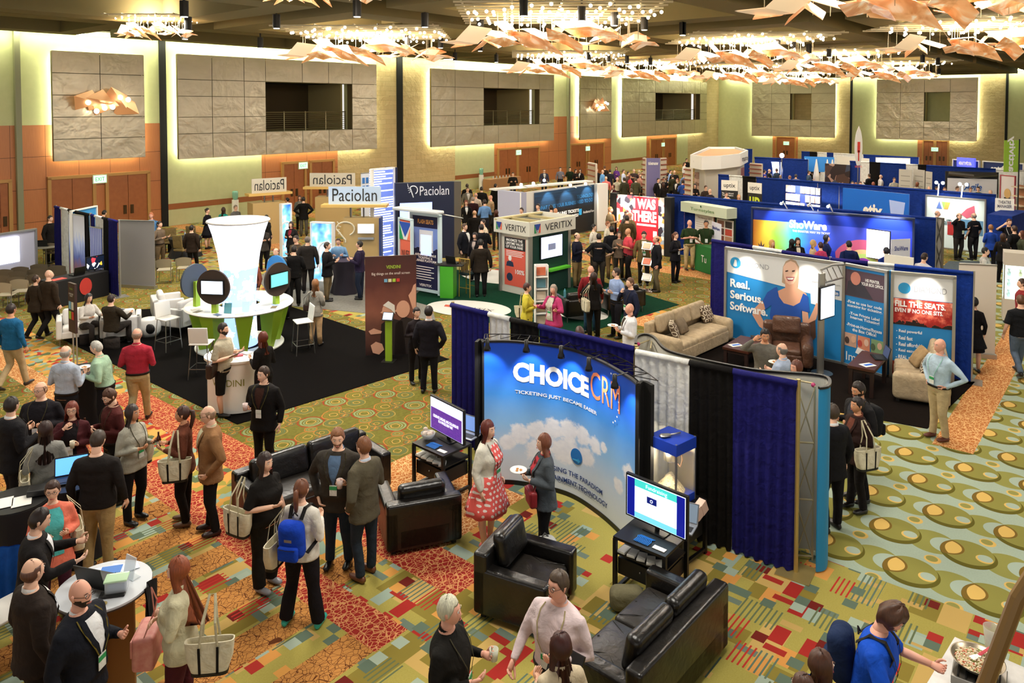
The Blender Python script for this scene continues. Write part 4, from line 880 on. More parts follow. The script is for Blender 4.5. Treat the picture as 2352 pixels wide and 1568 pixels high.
# phone poster stand beside the vendor banner
def tealblue():
    (x, y, z), ob = coords(); n = noise_x(ob, 4, 3); return mixc((z < 1.25 + n * .3), ramp(z + n * .4, [(0, (26, 40, 90)), (1, (120, 150, 220))], False), (18, 28, 66))
lt = paint('cfe4ea', .4)
o, L = board('poster_stand', 'navy phone poster in a pale lit frame under a white bar', 'poster stand', P(946, 489, 2.5), P(1010, 496, 2.5), 2.5, .1, mat('stage_phone_poster', None, .4, fn=tealblue), .08, lt, .08)
plate('heading', paint('141c44', .5), o, .05, L - .05, 2.08, 2.46, -.008, .006); text('FLASH SEATS', paint('f0b868', .5), o, L * .5, 2.27, L * .56, .14, bold=.03)
plate('phone', paint('e8eef4', .4), o, L * .28, L * .76, 1.2, 2.0, -.012, .01); plate('phone_screen', glow('a8c0f0', .9), o, L * .33, L * .71, 1.2, 1.85, -.02, .008)
plate('lower_band', paint('141c44', .5), o, .05, L - .05, .15, 1.3, -.014, .006); text('ARENA AND VENUE\nTICKETING &\nBUSINESS PLATFORM', WINK, o, L * .5, 1.12, L * .78, .26, bold=.03, y=-.022)
for k in range(6): plate('text_line', WINK, o, L * .1, L * (.8 - .1 * (k % 2)), .82 - .08 * k, .845 - .08 * k, -.022, .004)
text('VERITIX', WINK, o, L * .5, .25, L * .45, .08, y=-.022, bold=.02); MB().rbox((L * .45, -.3, 2.66), (1.9, .35, .1), .04).build('light_bar', paint('c8ccce', .4), o)
MB().cyl((L + .3, -.2, 2.6), (L + 1.1, -.2, 2.55), .02, 6).build('side_arm', STEEL, o)
o, L = board('fold_panel', 'red and multicolour logo panel standing beside the phone poster', 'booth panel', P(918, 500, 2.4), P(946, 505, 2.4), 2.4, .05, paint('df6a50', .5), .05, lt, .05)
plate('logo_ground', paint('e8e6e0', .5), o, 0, L, 1.75, 2.3, -.02, .012)
for m, t_ in (('1f9a5c', ((0, 1), (.35, 0), (0, 0))), ('2450b0', ((0, 1), (1, 1), (.5, .15))), ('f0805a', ((1, 1), (1, 0), (.65, 0)))): MB().poly([(a * L, -.026, 1.75 + b * .55) for a, b in t_], th=.004, n=(0, -1, 0)).build('logo', paint(m, .5), o)
text('NUES', INK, o, L * .5, 1.3, L * .6, .25)
# ---------------------------------------------------------------- rows of booths towards the far corner
BB = cloth('12307e'); TM = paint('ece8dc', .6)
drape_run('blue drape wall from the green header booth to the concert fan mural', (P(1532, 446, 2.38), P(2150, 502, 2.38)), [(0, .08, BB), (.08, .2, BB), (.2, .33, BB), (.33, .62, BB), (.62, .84, BB), (.84, 1, BB)], h=2.38, step=.08)
drape_run('blue drape wall behind the leaflet display and the light blue rounded banner', (P(1650, 401, 2.36), P(2288, 448, 2.36)), [(0, .05, BB), (.05, .11, WHITEC), (.11, .17, BLACKC), (.17, .42, BB), (.42, .66, BB), (.66, .85, BB), (.85, 1, BB)], h=2.36, step=.1)
drape_run('drape wall of white, black and blue lengths behind standing visitors', (P(1952, 370, 2.44), P(2352, 392, 2.44)), [(0, .07, BB), (.07, .13, WHITEC), (.13, .2, BLACKC), (.2, .36, BB), (.36, .43, WHITEC), (.43, .48, BLACKC), (.48, .86, BB), (.86, 1, WHITEC)], step=.14)
drape_run('blue drape wall behind the lit display with white wave graphic', (P(1733, 361, 2.44), P(1856, 367, 2.44)), [(0, .5, BB), (.5, 1, BB)], step=.14)
drape_run('farthest drape wall below the niche with stone back', (P(1841, 348, 2.44), P(2110, 362, 2.44)), [(0, .08, BB), (.08, .15, BLACKC), (.15, .24, WHITEC), (.24, .3, BB), (.3, .56, WHITEC), (.56, .7, BB), (.7, 1, BB)], step=.2)
drape_run('short far drape wall in the room corner', (P(1655, 341, 2.44), P(1728, 343, 2.44)), [(0, .4, BB), (.4, .75, WHITEC), (.75, 1, BB)], step=.2)
def fanmural():
    (x, y, z), ob = coords(); n = noise_x(ob, 1.6, 3)
    g = ramp(x / 5.9 + (n - .5) * .08, [(0, (226, 130, 50)), (.06, (236, 190, 60)), (.14, (150, 200, 70)), (.24, (60, 170, 170)), (.32, (60, 90, 210)), (.62, (70, 80, 200)), (.78, (40, 60, 190)), (1, (16, 40, 130))], False)
    g = mixc(inr(z, 2.0, 3) , g, (20, 50, 160)); d = hyp(x - 3.55, (z - .75) * 1.1)
    g = mixc(inr(d, .3, .45), g, (190, 220, 120)); g = mixc(inr(d, .45, .6), g, (240, 200, 140)); g = mixc(inr(d, .6, .95), g, (206, 96, 130)); g = mixc(d < .3, g, (150, 60, 170))
    return mixc(inr(z, 0, .55 + .25 * 0) * (n > .42), g, (26, 30, 90))
o, L = board('fan_mural', 'wide lit concert fan mural in yellow, blue and pink', 'booth backdrop', P(1728, 477, 2.4), P(2099, 503, 2.4), 2.4, .03, mat('fan_mural', None, .4, fn=fanmural), .06, paint('1c2a50', .5), .06)
text('ShoWare', WINK, o, L * .37, 1.95, L * .24, .28, bold=.04); text('THE SMARTER WAY TO TICKET', WINK, o, L * .39, 1.72, L * .24, .07, bold=.02)
for x, h_ in ((.3, 1.2), (.55, .9), (.8, .8), (1.0, .95), (.1, .7), (1.3, .75)): flat('hand_print', paint('3a1e3e', .6), o, [(x - .09, .2), (x + .12, .2), (x + .06, h_ * .8), (x + .13, h_), (x + .05, h_ * .92), (x + .02, h_ * 1.08), (x - .01, h_ * .92), (x - .08, h_), (x - .03, h_ * .8)], -.01)
for k in range(3): flat('curtain_print', paint('1a3ac0', .6), o, [(1.95 + k * .55, .1), (2.25 + k * .55, .1), (2.15 + k * .55, 1.15), (1.9 + k * .55, 1.2)], -.009)
for f in (.22, .36, .52, .86): wheelspot(o.matrix_basis @ Vector((L * f, -.8, 2.75)), o.matrix_basis @ Vector((L * f, 0, 2.0)), 170, ang=75, color=(.85, .9, 1))
for f in (.23, .40, .52): MB().tube([(L * f, .1, 2.45), (L * f, -.5, 2.75), (L * f, -.7, 2.7)], .02, 5).ball((L * f, -.74, 2.7), .05, 8, 6).build('arm_lamp', WHT, o)
a = P(1957, 519, 2.0); org, ang, L2 = W(1957, 519, 2046, 531, 2.0)
s_ = monitor('very bright large screen on a floor stand before the fan mural', (a.x, a.y, 0), ang, L2, .95, 1.05, glow('f4f6ff', 2.2), False); s_.location = org + Vector((0, 0, 1.05)) + Vector((math.cos(ang), math.sin(ang), 0)) * L2 / 2
MB().cyl((0, .1, -1.05), (0, .1, .4), .05, 8).cyl((0, .1, -1.05), (0, .1, -1.02), .35, 20).build('stand', STEEL, s_); MB().disc((-.35 * L2, -.032, .38), .07, 12, 'y', th=.002).build('page_icon', paint('6a6ab0', .5), s_)
def board2(name, label, cat, ax, ay, bx, by, zt, zb, m, th=.03, frame=None, fw=.05, group=None): return board(name, label, cat, P(ax, ay, zt), P(bx, by, zt), zt, zb, m, th, frame, fw, group)
o, L = board2('flag_sign', 'white flared sign reading ShoWare beside the very bright screen', 'sign', 2047, 550, 2091, 548, 1.9, .9, paint('e8e8f4', .5), .02); text('ShoWare', paint('2a3a90', .5), o, L * .52, 1.62, L * .7, .14, bold=.02); text('Smarter', paint('4a5aa0', .5), o, L * .5, 1.35, L * .4, .08); MB().box((L / 2, .02, .45), (.05, .05, .9)).box((L / 2, .02, .01), (.5, .4, .02)).build('stand', STEEL, o)
o, L = board2('flag_sign', 'white flared sign beside the framed poster of the green header booth', 'sign', 1635, 508, 1656, 515, 1.75, .9, paint('e8e8f4', .5), .02); text('ShoWare', paint('2a3a90', .5), o, L * .5, 1.55, L * .8, .12, bold=.02); MB().box((L / 2, .02, .45), (.05, .05, .9)).box((L / 2, .02, .01), (.4, .4, .02)).build('stand', STEEL, o)
board2('counter', 'blue fronted counter standing under the small white flared sign', 'counter', 1634, 560, 1668, 575, 1.25, .02, BB, .5)
board2('panel_back', 'cream panel back standing behind the seated man in white shirt', 'booth panel', 2031, 583, 2098, 592, 1.6, .05, TM, .04)
# green header booth
o, L = board2('header_booth', 'booth with pale header board, framed poster and picture collage', 'booth', 1596, 482, 1688, 498, 1.86, .05, mat('dark_green_cloth', '0f2a1c', .9), .05)
plate('header', paint('cfd8bc', .5), o, -.25, L + .1, 1.82, 2.2, -.5, .5); text('Turnstyles', paint('5a8a4a', .5), o, L * .45, 1.98, L * .6, .15, y=-.52); MB().disc((L * .42, -.52, 2.13), .04, 10, 'y', th=.003).build('logo', paint('3a6a3a', .5), o)
plate('poster', paint('efeae2', .5), o, .05, L * .5, .6, 1.72, -.03, .02); plate('poster_frame', paint('8a4030', .5), o, .02, L * .52, .55, 1.75, -.02, .015); text('The Banquet 2015', paint('7a4a3a', .5), o, L * .28, 1.6, L * .36, .08, y=-.04)
for k in range(9): plate('text_line', paint('b8a898', .5), o, .12, L * .44, 1.42 - .085 * k, 1.435 - .085 * k, -.036, .004)
plate('collage', paint('e4ded2', .5), o, L * .58, L * .98, .5, 1.7, -.03, .02)
for k, c in enumerate(('a83a2c', '2a5a8a', '7a3a30', 'b8886a', '5a3a34', 'c04a3a', '8a5a4a', '3a3230')): plate('photo', paint(c, .5), o, L * (.6 + .19 * (k % 2)), L * (.76 + .19 * (k % 2)), .56 + .28 * (k // 2), .8 + .28 * (k // 2), -.04, .01)
o, L = board2('skirted_table', 'green skirted table behind the men in dark green polo shirts', 'table', 1596, 560, 1650, 575, .95, .02, mat('green_skirt', '1f6a2c', .8), .6); text('Tu', WINK, o, L * .4, .5, .3, .25)
# tall framed banners, panels
def upb(label, ax, ay, bx, by, zt, zb, parts): o, L = board2('banner_panel', label, 'banner', ax, ay, bx, by, zt, zb, INK, .03); parts(o, L); return o
def u1(o, L): plate('white_top', TM, o, 0, L, 1.8, 2.3, -.01, .008); text('uptix', INK, o, L * .5, 2.02, L * .7, .26, bold=.01); text('The Agile Allround\nTicketing Platform', WINK, o, L * .4, 1.6, L * .7, .2, y=-.02, bold=.02); text('UP', paint('c8d83a', .5), o, L * .35, 1.2, L * .5, .35, bold=.02)
def u2(o, L): plate('white_top', TM, o, 0, L, 1.8, 2.3, -.01, .008); text('uptix', INK, o, L * .5, 2.02, L * .7, .26, bold=.01); text('up', paint('c8d83a', .5), o, L * .5, 1.3, L * .75, .65, bold=.03)
upb('black banner headed uptix with white slogan lines', 1657, 413, 1695, 415, 2.3, .1, u1); upb('black banner headed uptix with big lime letters below', 1718, 418, 1750, 421, 2.3, .1, u2)
o, L = board2('leaflet_display', 'glaring white leaflet display wall on the blue drapes', 'display', 1806, 424, 1886, 432, 2.3, .4, mat('leaflet_ground', '1c2f70', .6), .05)
for i in range(7):
    for j in range(5):
        if (i + j) % 6: MB().box((L * (.07 + .143 * i), -.04, .62 + .38 * j), (L * .12, .03, .3)).build('leaflet', paint(('fff8f0', 'fdeee0', 'f0f4ff', 'e8b8a0', 'fff8f0')[(i * 3 + j) % 5], .6), o)
wheelspot(o.matrix_basis @ Vector((L * .5, -1, 2.8)), o.matrix_basis @ Vector((L * .5, 0, 1.6)), 520, ang=80)  # added spot without a fitting makes the white leaflets glare
o, L = board2('rounded_banner', 'bright blue rounded banner reading etix with pale map screen print', 'banner', 1936, 431, 2088, 446, 2.36, .3, mat('etix_blue', '0a63c8', .4), .05)
text('etix', TM, o, L * .48, 1.5, L * .3, .6, bold=.04, y=-.03); flat('map_print', paint('a8bcf0', .5), o, [(L * .75, 1.35), (L * .92, 1.25), (L * .95, 2.0), (L * .72, 2.05)], -.01)
o, L = board2('white_backdrop', 'lit white backdrop with coloured triangles and NationalTicket lettering', 'booth backdrop', 2128, 448, 2264, 459, 2.17, .03, mat('ice_white_print', 'dcecec', .4), .05, ALU, .05)
text('NationalTicket', paint('24505e', .5), o, L * .34, 1.12, L * .56, .22, y=-.02, bold=.01); 
for m, t_ in (('5a78c0', ((.18, 0), (.28, 0), (.23, .32))), ('8ac060', ((.27, .3), (.34, .3), (.31, 0))), ('e8a050', ((.34, .3), (.42, .3), (.38, 0), (.31, 0)))): MB().poly([(L * a, -.012, 1.65 + b) for a, b in t_], th=.003, n=(0, -1, 0)).build('logo', paint(m, .5), o)
plate('red_seat_photo', paint('a82a2a', .5), o, L * .38, L * .5, .6, 1.15, -.01, .006); flat('fan_print', paint('c8607a', .5), o, [(L * .6, 1.5), (L * .7, 1.35), (L * .84, 1.5), (L * .82, 1.9), (L * .7, 1.75)], -.01); plate('sea_photo', paint('5a8ab0', .5), o, L * .55, L * .97, .7, 1.3, -.01, .006)
for f in (.25, .6): wheelspot(o.matrix_basis @ Vector((L * f, -.8, 2.75)), o.matrix_basis @ Vector((L * f, 0, 1.5)), 60, ang=80)
for f, px in ((.2, 2151), (.6, 2221)): MB().tube([(L * f, 0, 2.17), (L * f + .1, -.2, 2.7)], .02, 5).ball((L * f, -.2, 2.75), .07, 8, 6).ball((L * f + .25, -.2, 2.75), .07, 8, 6).build('arm_lamp', glow('ffffff', 5), o)
o, L = board2('truss_panel', 'narrow open truss panel at the end of the lit blue drapes', 'booth panel', 2152, 500, 2166, 502, 2.4, .8, paint('a8a296', .6), .03, paint('7a7468', .4, .5), .04); mb = MB()
for k in range(2): mb.tube([(.02, -.03, .85 + .75 * k), (L, -.03, 1.55 + .75 * k)], .015, 5).tube([(L, -.03, .85 + .75 * k), (.02, -.03, 1.55 + .75 * k)], .015, 5)
mb.build('cross_brace', paint('5a564e', .4, .5), o)
o, L = board2('arch_display', 'black curved display with white Agile board', 'booth backdrop', 2172, 393, 2294, 396, 2.4, .03, INK, .1); MB().tube([(L * .05, -.1, 2.28), (L * .5, -.35, 2.2), (L * .95, -.1, 2.28)], .12, 8).build('silver_header', STEEL, o)
plate('white_board', paint('e4e2e4', .5), o, L * .02, L * .95, .8, 2.05, -.25, .03); text('Agile', paint('2a5aa8', .5), o, L * .5, 1.55, L * .34, .5, y=-.27, bold=.02, shear=.3)
o, L = board2('name_wall', 'navy exhibit wall with a lit violet enta sign above', 'booth wall', 2190, 366, 2250, 370, 2.7, .03, paint('1b2f66', .5), .1, TM, .06); plate('lit_sign', glow('4a50f0', 1.2), o, L * .22, L * .88, 2.05, 2.85, -.2, .15); text('enta', WINK, o, L * .55, 2.55, L * .5, .26, y=-.22, bold=.04); text('Your Ticketing Solution', WINK, o, L * .55, 2.2, L * .55, .12, y=-.22)
o, L = board2('name_wall', 'navy exhibit wall reading enta beside the green flag banner', 'booth wall', 2259, 370, 2352, 376, 2.7, .03, paint('1b2f66', .5), .1, TM, .06); text('enta', WINK, o, L * .34, 2.3, L * .3, .32, y=-.02, bold=.04); MB().box((L * .56, -.02, 2.35), (.4, .01, .3), ry=R(45)).build('logo', TM, o)
def feather(label, px, py0, py1, wpx, zt, m, t_=None):
    k = (py0, zt); a = P(px, py0, zt); Y = a.y; z0 = H - (py1 - 245) * Y / F; o = thing('feather_flag', label, 'flag', (a.x, a.y, 0), 0); wv = wpx * Y / F
    n = 14; pts = [(-wv / 2 * math.sin(math.pi * min(1, (i + .6) / n)) ** .5, z0 + (zt - z0) * i / n) for i in range(n + 1)]; pts = pts + [(-x, z) for x, z in pts[::-1]]
    MB().poly([(x, 0, z) for x, z in pts], th=.02, n=(0, 1, 0)).build('flag', m, o); MB().cyl((0, .03, 0), (0, .03, zt), .025, 8).cyl((0, .03, 0), (0, .03, .03), .3, 16).build('pole', STEEL, o)
    return o, wv, z0
o, wv, z0 = feather('white surfboard shaped flag with a red paddle mark', 1973, 289, 380, 18, 5.0, TM); MB().box((0, -.02, 4.0), (.12, .01, .5)).box((0, -.02, 3.6), (.05, .01, .5)).build('red_mark', paint('d83a2a', .5), o); text('tickets', paint('e0604a', .5), o, 0, 3.1, .34, .12, y=-.02)
a = P(2323, 322, 4.4); o = thing('flag_banner', 'lime green vertical flag banner with white mirrored script', 'flag', (a.x, a.y, 0), R(-4)); Y = a.y; h0 = H - (395 - 245) * Y / F; plate('cloth', mat('lime_cloth', '9ac23a', .7), o, -.3, .32, h0, 4.4, 0, .02); MB().cyl((.36, .02, 0), (.36, .02, 4.45), .03, 8).cyl((.36, .02, 0), (.36, .02, .03), .35, 16).build('pole', BLK, o)
t_ = text('activity', WINK, o, 0, 0, 1.6, .34, y=-.012, flip=True, bold=.03); t_.rotation_euler.y = R(90); t_.location = (.0, 0, (h0 + 4.4) / 2 + .1)
o, L = board2('light_wall', 'glaring white light wall far below the metal panel', 'light box', 2012, 362, 2090, 364, 2.5, .1, glow('f2fbff', 1.7), .1, TM, .05)
o, L = board2('wave_display', 'lit display wall with white wave graphic and photos', 'booth backdrop', 1770, 371, 1832, 374, 2.2, .1, mat('wave_print', None, .4, emit=.7, fn=lambda: ramp(noise_x(coords()[1], 1.3, 2), [(.35, (60, 70, 210)), (.5, (180, 200, 250)), (.6, (240, 244, 255))], False)), .05)
p = P(1796, 357, 2.9); MB(); t0 = thing('lamp_pole', 'glaring work lamp above the wave graphic display', 'lamp', (p.x, p.y, 0)); MB().cyl((0, 0, 0), (0, 0, 2.85), .03, 8).build('pole', STEEL, t0); MB().ball((0, 0, 2.9), .14, 10, 8).build('lamp', glow('ffffff', 12), t0)
o, L = board2('sky_canopy', 'sky blue header cloth on white pointed posts', 'booth header', 1847, 359, 1916, 361, 2.6, 1.6, paint('2a86d8', .5), .03); mb = MB()
for x in (.1, L * .42, L * .78, L - .1): mb.tube([(x, -.05, 0), (x, -.05, 1.3), (x, -.05, 2.45)], [.14, .2, .03], 8)
mb.build('post', TM, o)
o, L = board2('photo_stand', 'dark photo stand behind standing visitors in dark clothes', 'booth backdrop', 1895, 375, 1952, 379, 2.2, .05, mat('dark_photos', None, .5, fn=lambda: ramp(voro_col(coords()[1], 2.2), [(0, '2a1c1a'), (.4, '4a342c'), (.6, '3a4458'), (.85, 'a88878')])), .05)
for q_, lab in (((1447, 0), ''),): pass
o, L = board2('white_panel', 'plain white panel between the far drapes and flag', 'booth panel', 1922, 358, 1996, 364, 2.3, .05, TM, .04)
for (ax, ay, bx, by, lab) in ((2065, 388, 2095, 390, 'pale text poster on the farther blue drapes, first of three'), (2098, 388, 2124, 391, 'pale text poster with a lime mark at its top'), (2126, 393, 2141, 395, 'narrow pale text poster with red flower mark')):
    o, L = board2('text_poster', lab, 'poster', ax, ay, bx, by, 2.3, .3, paint('c4bfb4', .6), .02)
    for k in range(5): plate('text_line', paint('8f8a80', .6), o, L * .15, L * .85, 1.9 - .28 * k, 1.94 - .28 * k, -.01, .006)
o, L = board2('red_edge_banner', 'white banner with red border and a blonde figure photo', 'banner', 2299, 402, 2332, 405, 2.4, .3, paint('e8e0dc', .5), .03, paint('b8404a', .5), .04); MB().disc((L * .5, -.02, 1.5), .18, 14, 'y', ry=.25, th=.004).build('hair_print', paint('d8b070', .6), o); flat('body_print', INK, o, [(L * .25, .9), (L * .75, .9), (L * .72, 1.3), (L * .28, 1.3)], -.02)
o, L = board2('sign_panel', 'pale sign reading THEATRE MANAGER over a blue green poster', 'sign', 2286, 455, 2330, 457, 2.35, 1.85, TM, .04); text('THEATRE\nMANAGER', paint('5a5a66', .5), o, L * .5, 2.13, L * .75, .28, bold=.02); plate('poster', mat('blue_green_print', None, .5, fn=lambda: mixc(noise_x(coords()[1], 2, 3), '1c4a8c', '3a8a4a')), o, .03, L - .05, .2, 1.8, 0, .03)
o, L = board2('bookcase', 'wooden bookcase cut off by the picture side', 'shelf', 2338, 424, 2362, 428, 2.3, .05, paint('8a5a38', .5), .1)
for k in range(6): plate('shelf', paint('d8c0a0', .5), o, 0, L, .1 + .42 * k, .14 + .42 * k, -.3, .35)
o, L = board2('blue_canopy', 'navy draped table tent at the picture edge', 'tent', 2325, 497, 2362, 484, 1.9, .3, BB, .8)
# octagonal kiosk with white cornice
kp = [P(*q, 2.4) for q in ((1585, 385), (1612, 390), (1656, 388), (1700, 382), (1718, 372), (1690, 362))]; o = thing('round_kiosk', 'large white topped kiosk with two photo walls, name on its cornice', 'kiosk', (0, 0, 0))
mb = MB(); mb2 = MB()
kp += [kp[0] + (kp[-1] - kp[2]) * .9]
for a, b in zip(kp, kp[1:] + kp[:1]): slab(mb, a, b, 2.4, 3.15, .1)
mb.build('cornice', WHT, o); cc = sum(kp, Vector()) / len(kp)
ki = [p.lerp(cc, .14) for p in kp]
for a, b in zip(ki, ki[1:] + ki[:1]): slab(mb2, a, b, .02, 2.4, .1)
mb2.build('wall', paint('b8b2a4', .6), o); mb = MB(); mb.poly([Vector((p.x, p.y, 3.05)) for p in ki]).build('inner_ceiling', paint('d8946a', .6), o)
for a, b, s_ in ((kp[0], kp[1], 0), (kp[0], kp[2], .0), (kp[2], kp[4], 0)):
    if a is kp[0] and b is kp[1]: continue
    org, ang, L_ = frame2(a, b); e = bpy.data.objects.new('cornice_sign', None); COL.objects.link(e); e.location = org; e.rotation_euler.z = ang; e.parent = o
    text('ticketmaster', INK, e, L_ * (.42 if b is kp[2] else .55), 2.78, L_ * .5, .3, bold=.02 if b is kp[4] else 0, y=-.35)
org, ang, L_ = frame2(ki[0], ki[2]); e = bpy.data.objects.new('photo_wall', None); COL.objects.link(e); e.location = org; e.rotation_euler.z = ang; e.parent = o
plate('photo', mat('arena_photo', None, .5, fn=lambda: mixc(voro_col(coords()[1], 5), '5a3424', 'b89a84')), e, L_ * .08, L_ * .8, .4, 2.15, -.45, .03)
org, ang, L_ = frame2(ki[2], ki[4]); e = bpy.data.objects.new('photo_wall', None); COL.objects.link(e); e.location = org; e.rotation_euler.z = ang; e.parent = o
plate('photo', paint('8a4a44', .5), e, L_ * .4, L_ * .85, 1.0, 2.15, -.2, .03)
def slat_col(label, ax, ay, bx, by, zt, group=None):
    o, L = board2('slat_column', label, 'display column', ax, ay, bx, by, zt, .03, paint('cfc4b0', .6), .1); mb = MB()
    for k in range(10): mb.box((L / 2, -.06, .2 + k * (zt - .3) / 9), (L, .05, .07))
    mb.build('slat', paint('8a4a3a', .5), o); return o
slat_col('slatted display column beside the copper sconce doors', 1350, 372, 1368, 376, 2.9); slat_col('slatted display column, one side of the violet panel', 1476, 362, 1483, 363, 2.9); slat_col('slatted display column, other side of the violet panel', 1517, 363, 1531, 362, 2.9); slat_col('white slatted rack beside the round kiosk', 1722, 374, 1750, 376, 2.5); slat_col('slatted column between the seated crowd and the arena photo', 1573, 384, 1588, 386, 2.7)
o, L = board2('violet_panel', 'violet booth panel behind the cocktail crowd', 'booth panel', 1485, 363, 1516, 363, 2.9, .03, paint('6f6a96', .5), .06); text('ticketmaster', WINK, o, L * .5, 2.6, L * .75, .2, bold=.03)
# ---------------------------------------------------------------- stage side of the left wall
DK = mat('black_skirt', '0d0a0c', .8)
o, L = board2('screen_wall', 'pale screen wall with a glaring white projection', 'screen wall', -70, 548, 81, 526, 1.78, .05, paint('a8a8b8', .6), .06, ALU, .06); plate('projection', glow('f6faff', 2.4), o, L * .02, L * .72, .8, 1.62, -.06, .04)
o, L = board2('skirted_table', 'blue skirted table below the glaring projection', 'table', -70, 603, 72, 588, .72, .02, mat('blue_skirt', '12305f', .8), .7)
drape_run('drape screen of navy, white and black lengths by the wood wall', (P(126, 474, 2.38), P(204, 492, 2.38)), [(0, .18, NAVY), (.18, .42, WHITEC), (.42, 1, BLACKC)], step=.03, h=2.38)
drape_run('drape screen of navy, white and black beside the pale roll up banner', (P(206, 492, 2.36), P(270, 508, 2.36)), [(0, .2, NAVY), (.2, .48, WHITEC), (.48, .7, BLACKC), (.7, 1, NAVY)], step=.03, h=2.36)
def hockey():
    (x, y, z), ob = coords(); n = noise_x(vec(x * 5, z), 2, 3); return ramp(z / 2.2 + (n - .5) * .35, [(0, (190, 120, 110)), (.2, (170, 110, 110)), (.4, (90, 110, 190)), (.6, (190, 205, 250)), (.75, (235, 236, 245)), (1, (225, 225, 232))], False)
rollup('roll up banner with blurred blue arena photo and red floor', 157, 490, 193, 496, 2.3, mat('arena_banner', None, .5, fn=hockey)); rollup('shorter roll up banner with violet striped text', 206, 520, 233, 525, 2.0, mat('stripe_banner', None, .5, fn=lambda: (lambda c: mixc((fr(c[0] * 9) < .35), (70, 90, 190), (200, 205, 240)))(coords()[0])))
o = rollup('grey back of a roll up banner beside the drape screens', 272, 505, 354, 508, 2.2, mat('grey_banner_back', 'a09c98', .6)); o2, L = board2('sky_panel', 'sky blue panel peeking above the drape screen', 'booth panel', 163, 485, 221, 473, 2.4, .3, paint('2f8ed0', .5), .04, TM, .04)
rollup('plain white roll up banner behind the red concert poster wall', 2203, 605, 2290, 609, 2.2, mat('cream_banner', 'd9cdbb', .6))
ar = P(185, 690, 0); org, ang, L = W(122, 648, 250, 621, .78)
o = thing('skirted_table', 'black skirted table with red puck logo and small screen', 'table', org, ang); MB().rbox((L / 2, .35, .39), (L, .7, .78), .02).build('table_cover', DK, o); MB().disc((L * .56, -.012, .45), .2, 20, 'y', ry=.26, th=.004).build('red_logo', paint('c83a34', .5), o); plate('red_leaflet', paint('e0504a', .5), o, L * .05, L * .28, .785, .79, .1, .25)
mtx = Matrix.Translation(org) @ Matrix.Rotation(ang, 4, 'Z')
monitor('small screen with red and white page on the black skirted table', mtx @ Vector((L * .86, .3, 0)), ang, .62, .42, .84, mat('page_screen', None, .4, emit=.9, fn=lambda: ramp(voro_col(coords()[1], 9), [(0, '101828'), (.45, 'c83a44'), (.6, 'f0f0f4'), (.75, '101828'), (.9, 'd8b040')])))
laptop('open black laptop beside the small red and white screen', mtx @ Vector((L * .52, .3, .79)), ang + R(180), glow('202838', .3))
ox = P(30, 780)
# tall narrow info sign on twin poles
a = P(166, 655, 1.95); o = thing('pole_sign', 'brown portrait info sign on twin white poles', 'sign', (a.x, a.y, 0), R(-38)); MB().box((0, 0, 1.45), (.34, .05, 1.1)).build('sign_board', paint('3a2420', .5), o); mb = MB()
for x in (-.09, .09): mb.cyl((x, .03, .02), (x, .03, 1.0), .018, 8)
mb.build('pole', ALU, o); MB().box((0, .0, .012), (.75, .5, .022)).build('base_plate', paint('8f8d88', .4, .4), o)
for k, c in enumerate(('7ab0c8', 'd8d0b8', '9ac03a', 'c83a34')): MB().box((-.07 + .13 * (k % 2), -.03, 1.5 - .22 * (k // 2)), (.1, .008, .17)).build('app_icon', paint(c, .5), o)
text('Vendini', paint('8fb03a', .5), o, 0, 1.88, .16, .05, y=-.03); text('DOWNLOAD\nTHE APP', TM, o, 0, 1.74, .22, .08, y=-.03)
# ---------------------------------------------------------------- people
def sgp(v, e): return math.copysign(abs(v) ** e, v)
MR = [(.86, .175, .118, 0), (.95, .168, .118, 0), (1.04, .155, .112, 0), (1.14, .162, .115, -.004), (1.24, .182, .122, -.006), (1.33, .198, .122, -.002), (1.39, .19, .108, .006), (1.435, .145, .085, .012), (1.47, .078, .066, .014), (1.5, .058, .058, .012)]
FR = [(.86, .178, .125, .008), (.95, .17, .12, .006), (1.04, .135, .1, 0), (1.12, .132, .1, -.004), (1.21, .15, .118, -.018), (1.28, .16, .125, -.022), (1.35, .163, .1, -.002), (1.42, .125, .078, .01), (1.46, .066, .058, .012), (1.5, .05, .05, .01)]
ARMS = {'d': ((.075, .04, -.27), (.095, -.04, -.50)), 'h': ((.075, .03, -.27), (-.03, -.25, -.19)), 'c': ((.07, -.03, -.26), (-.17, -.2, -.20)), 'p': ((.13, .09, -.25), (.02, -.08, -.47)), 'i': ((.19, .11, -.22), (-.01, -.05, -.40)),
        'u': ((.2, -.12, .02), (.02, -.14, .20)), 'r': ((.09, -.15, -.21), (.02, -.39, -.17)), 'm': ((.12, -.14, -.20), (-.10, -.20, .05)), 'b': ((.10, .10, -.25), (.03, .12, -.46)), 'o': ((.12, -.06, -.24), (.16, -.28, -.17)), 'w': ((.09, .14, -.23), (.10, .06, -.47)), 'f': ((.07, -.12, -.25), (.06, -.28, -.38))}
SK = {'l': 'e8b89c', 'm': 'cf9570', 'd': '6f4630', 'r': 'e4a890'}
def skin(c): return mat('skin_' + c, SK[c], .55, spec=.35)
def hairm(c):
    def f(): (x, y, z), ob = coords(); return mixc(noise_x(vec(x * 40, y * 40, z * 4), 2, 3), tuple(int(int(c[i:i + 2], 16) * .6) for i in (0, 2, 4)), tuple(min(255, int(int(c[i:i + 2], 16) * 1.3)) for i in (0, 2, 4)))
    return mat('hair_' + c, c, .5, fn=f)
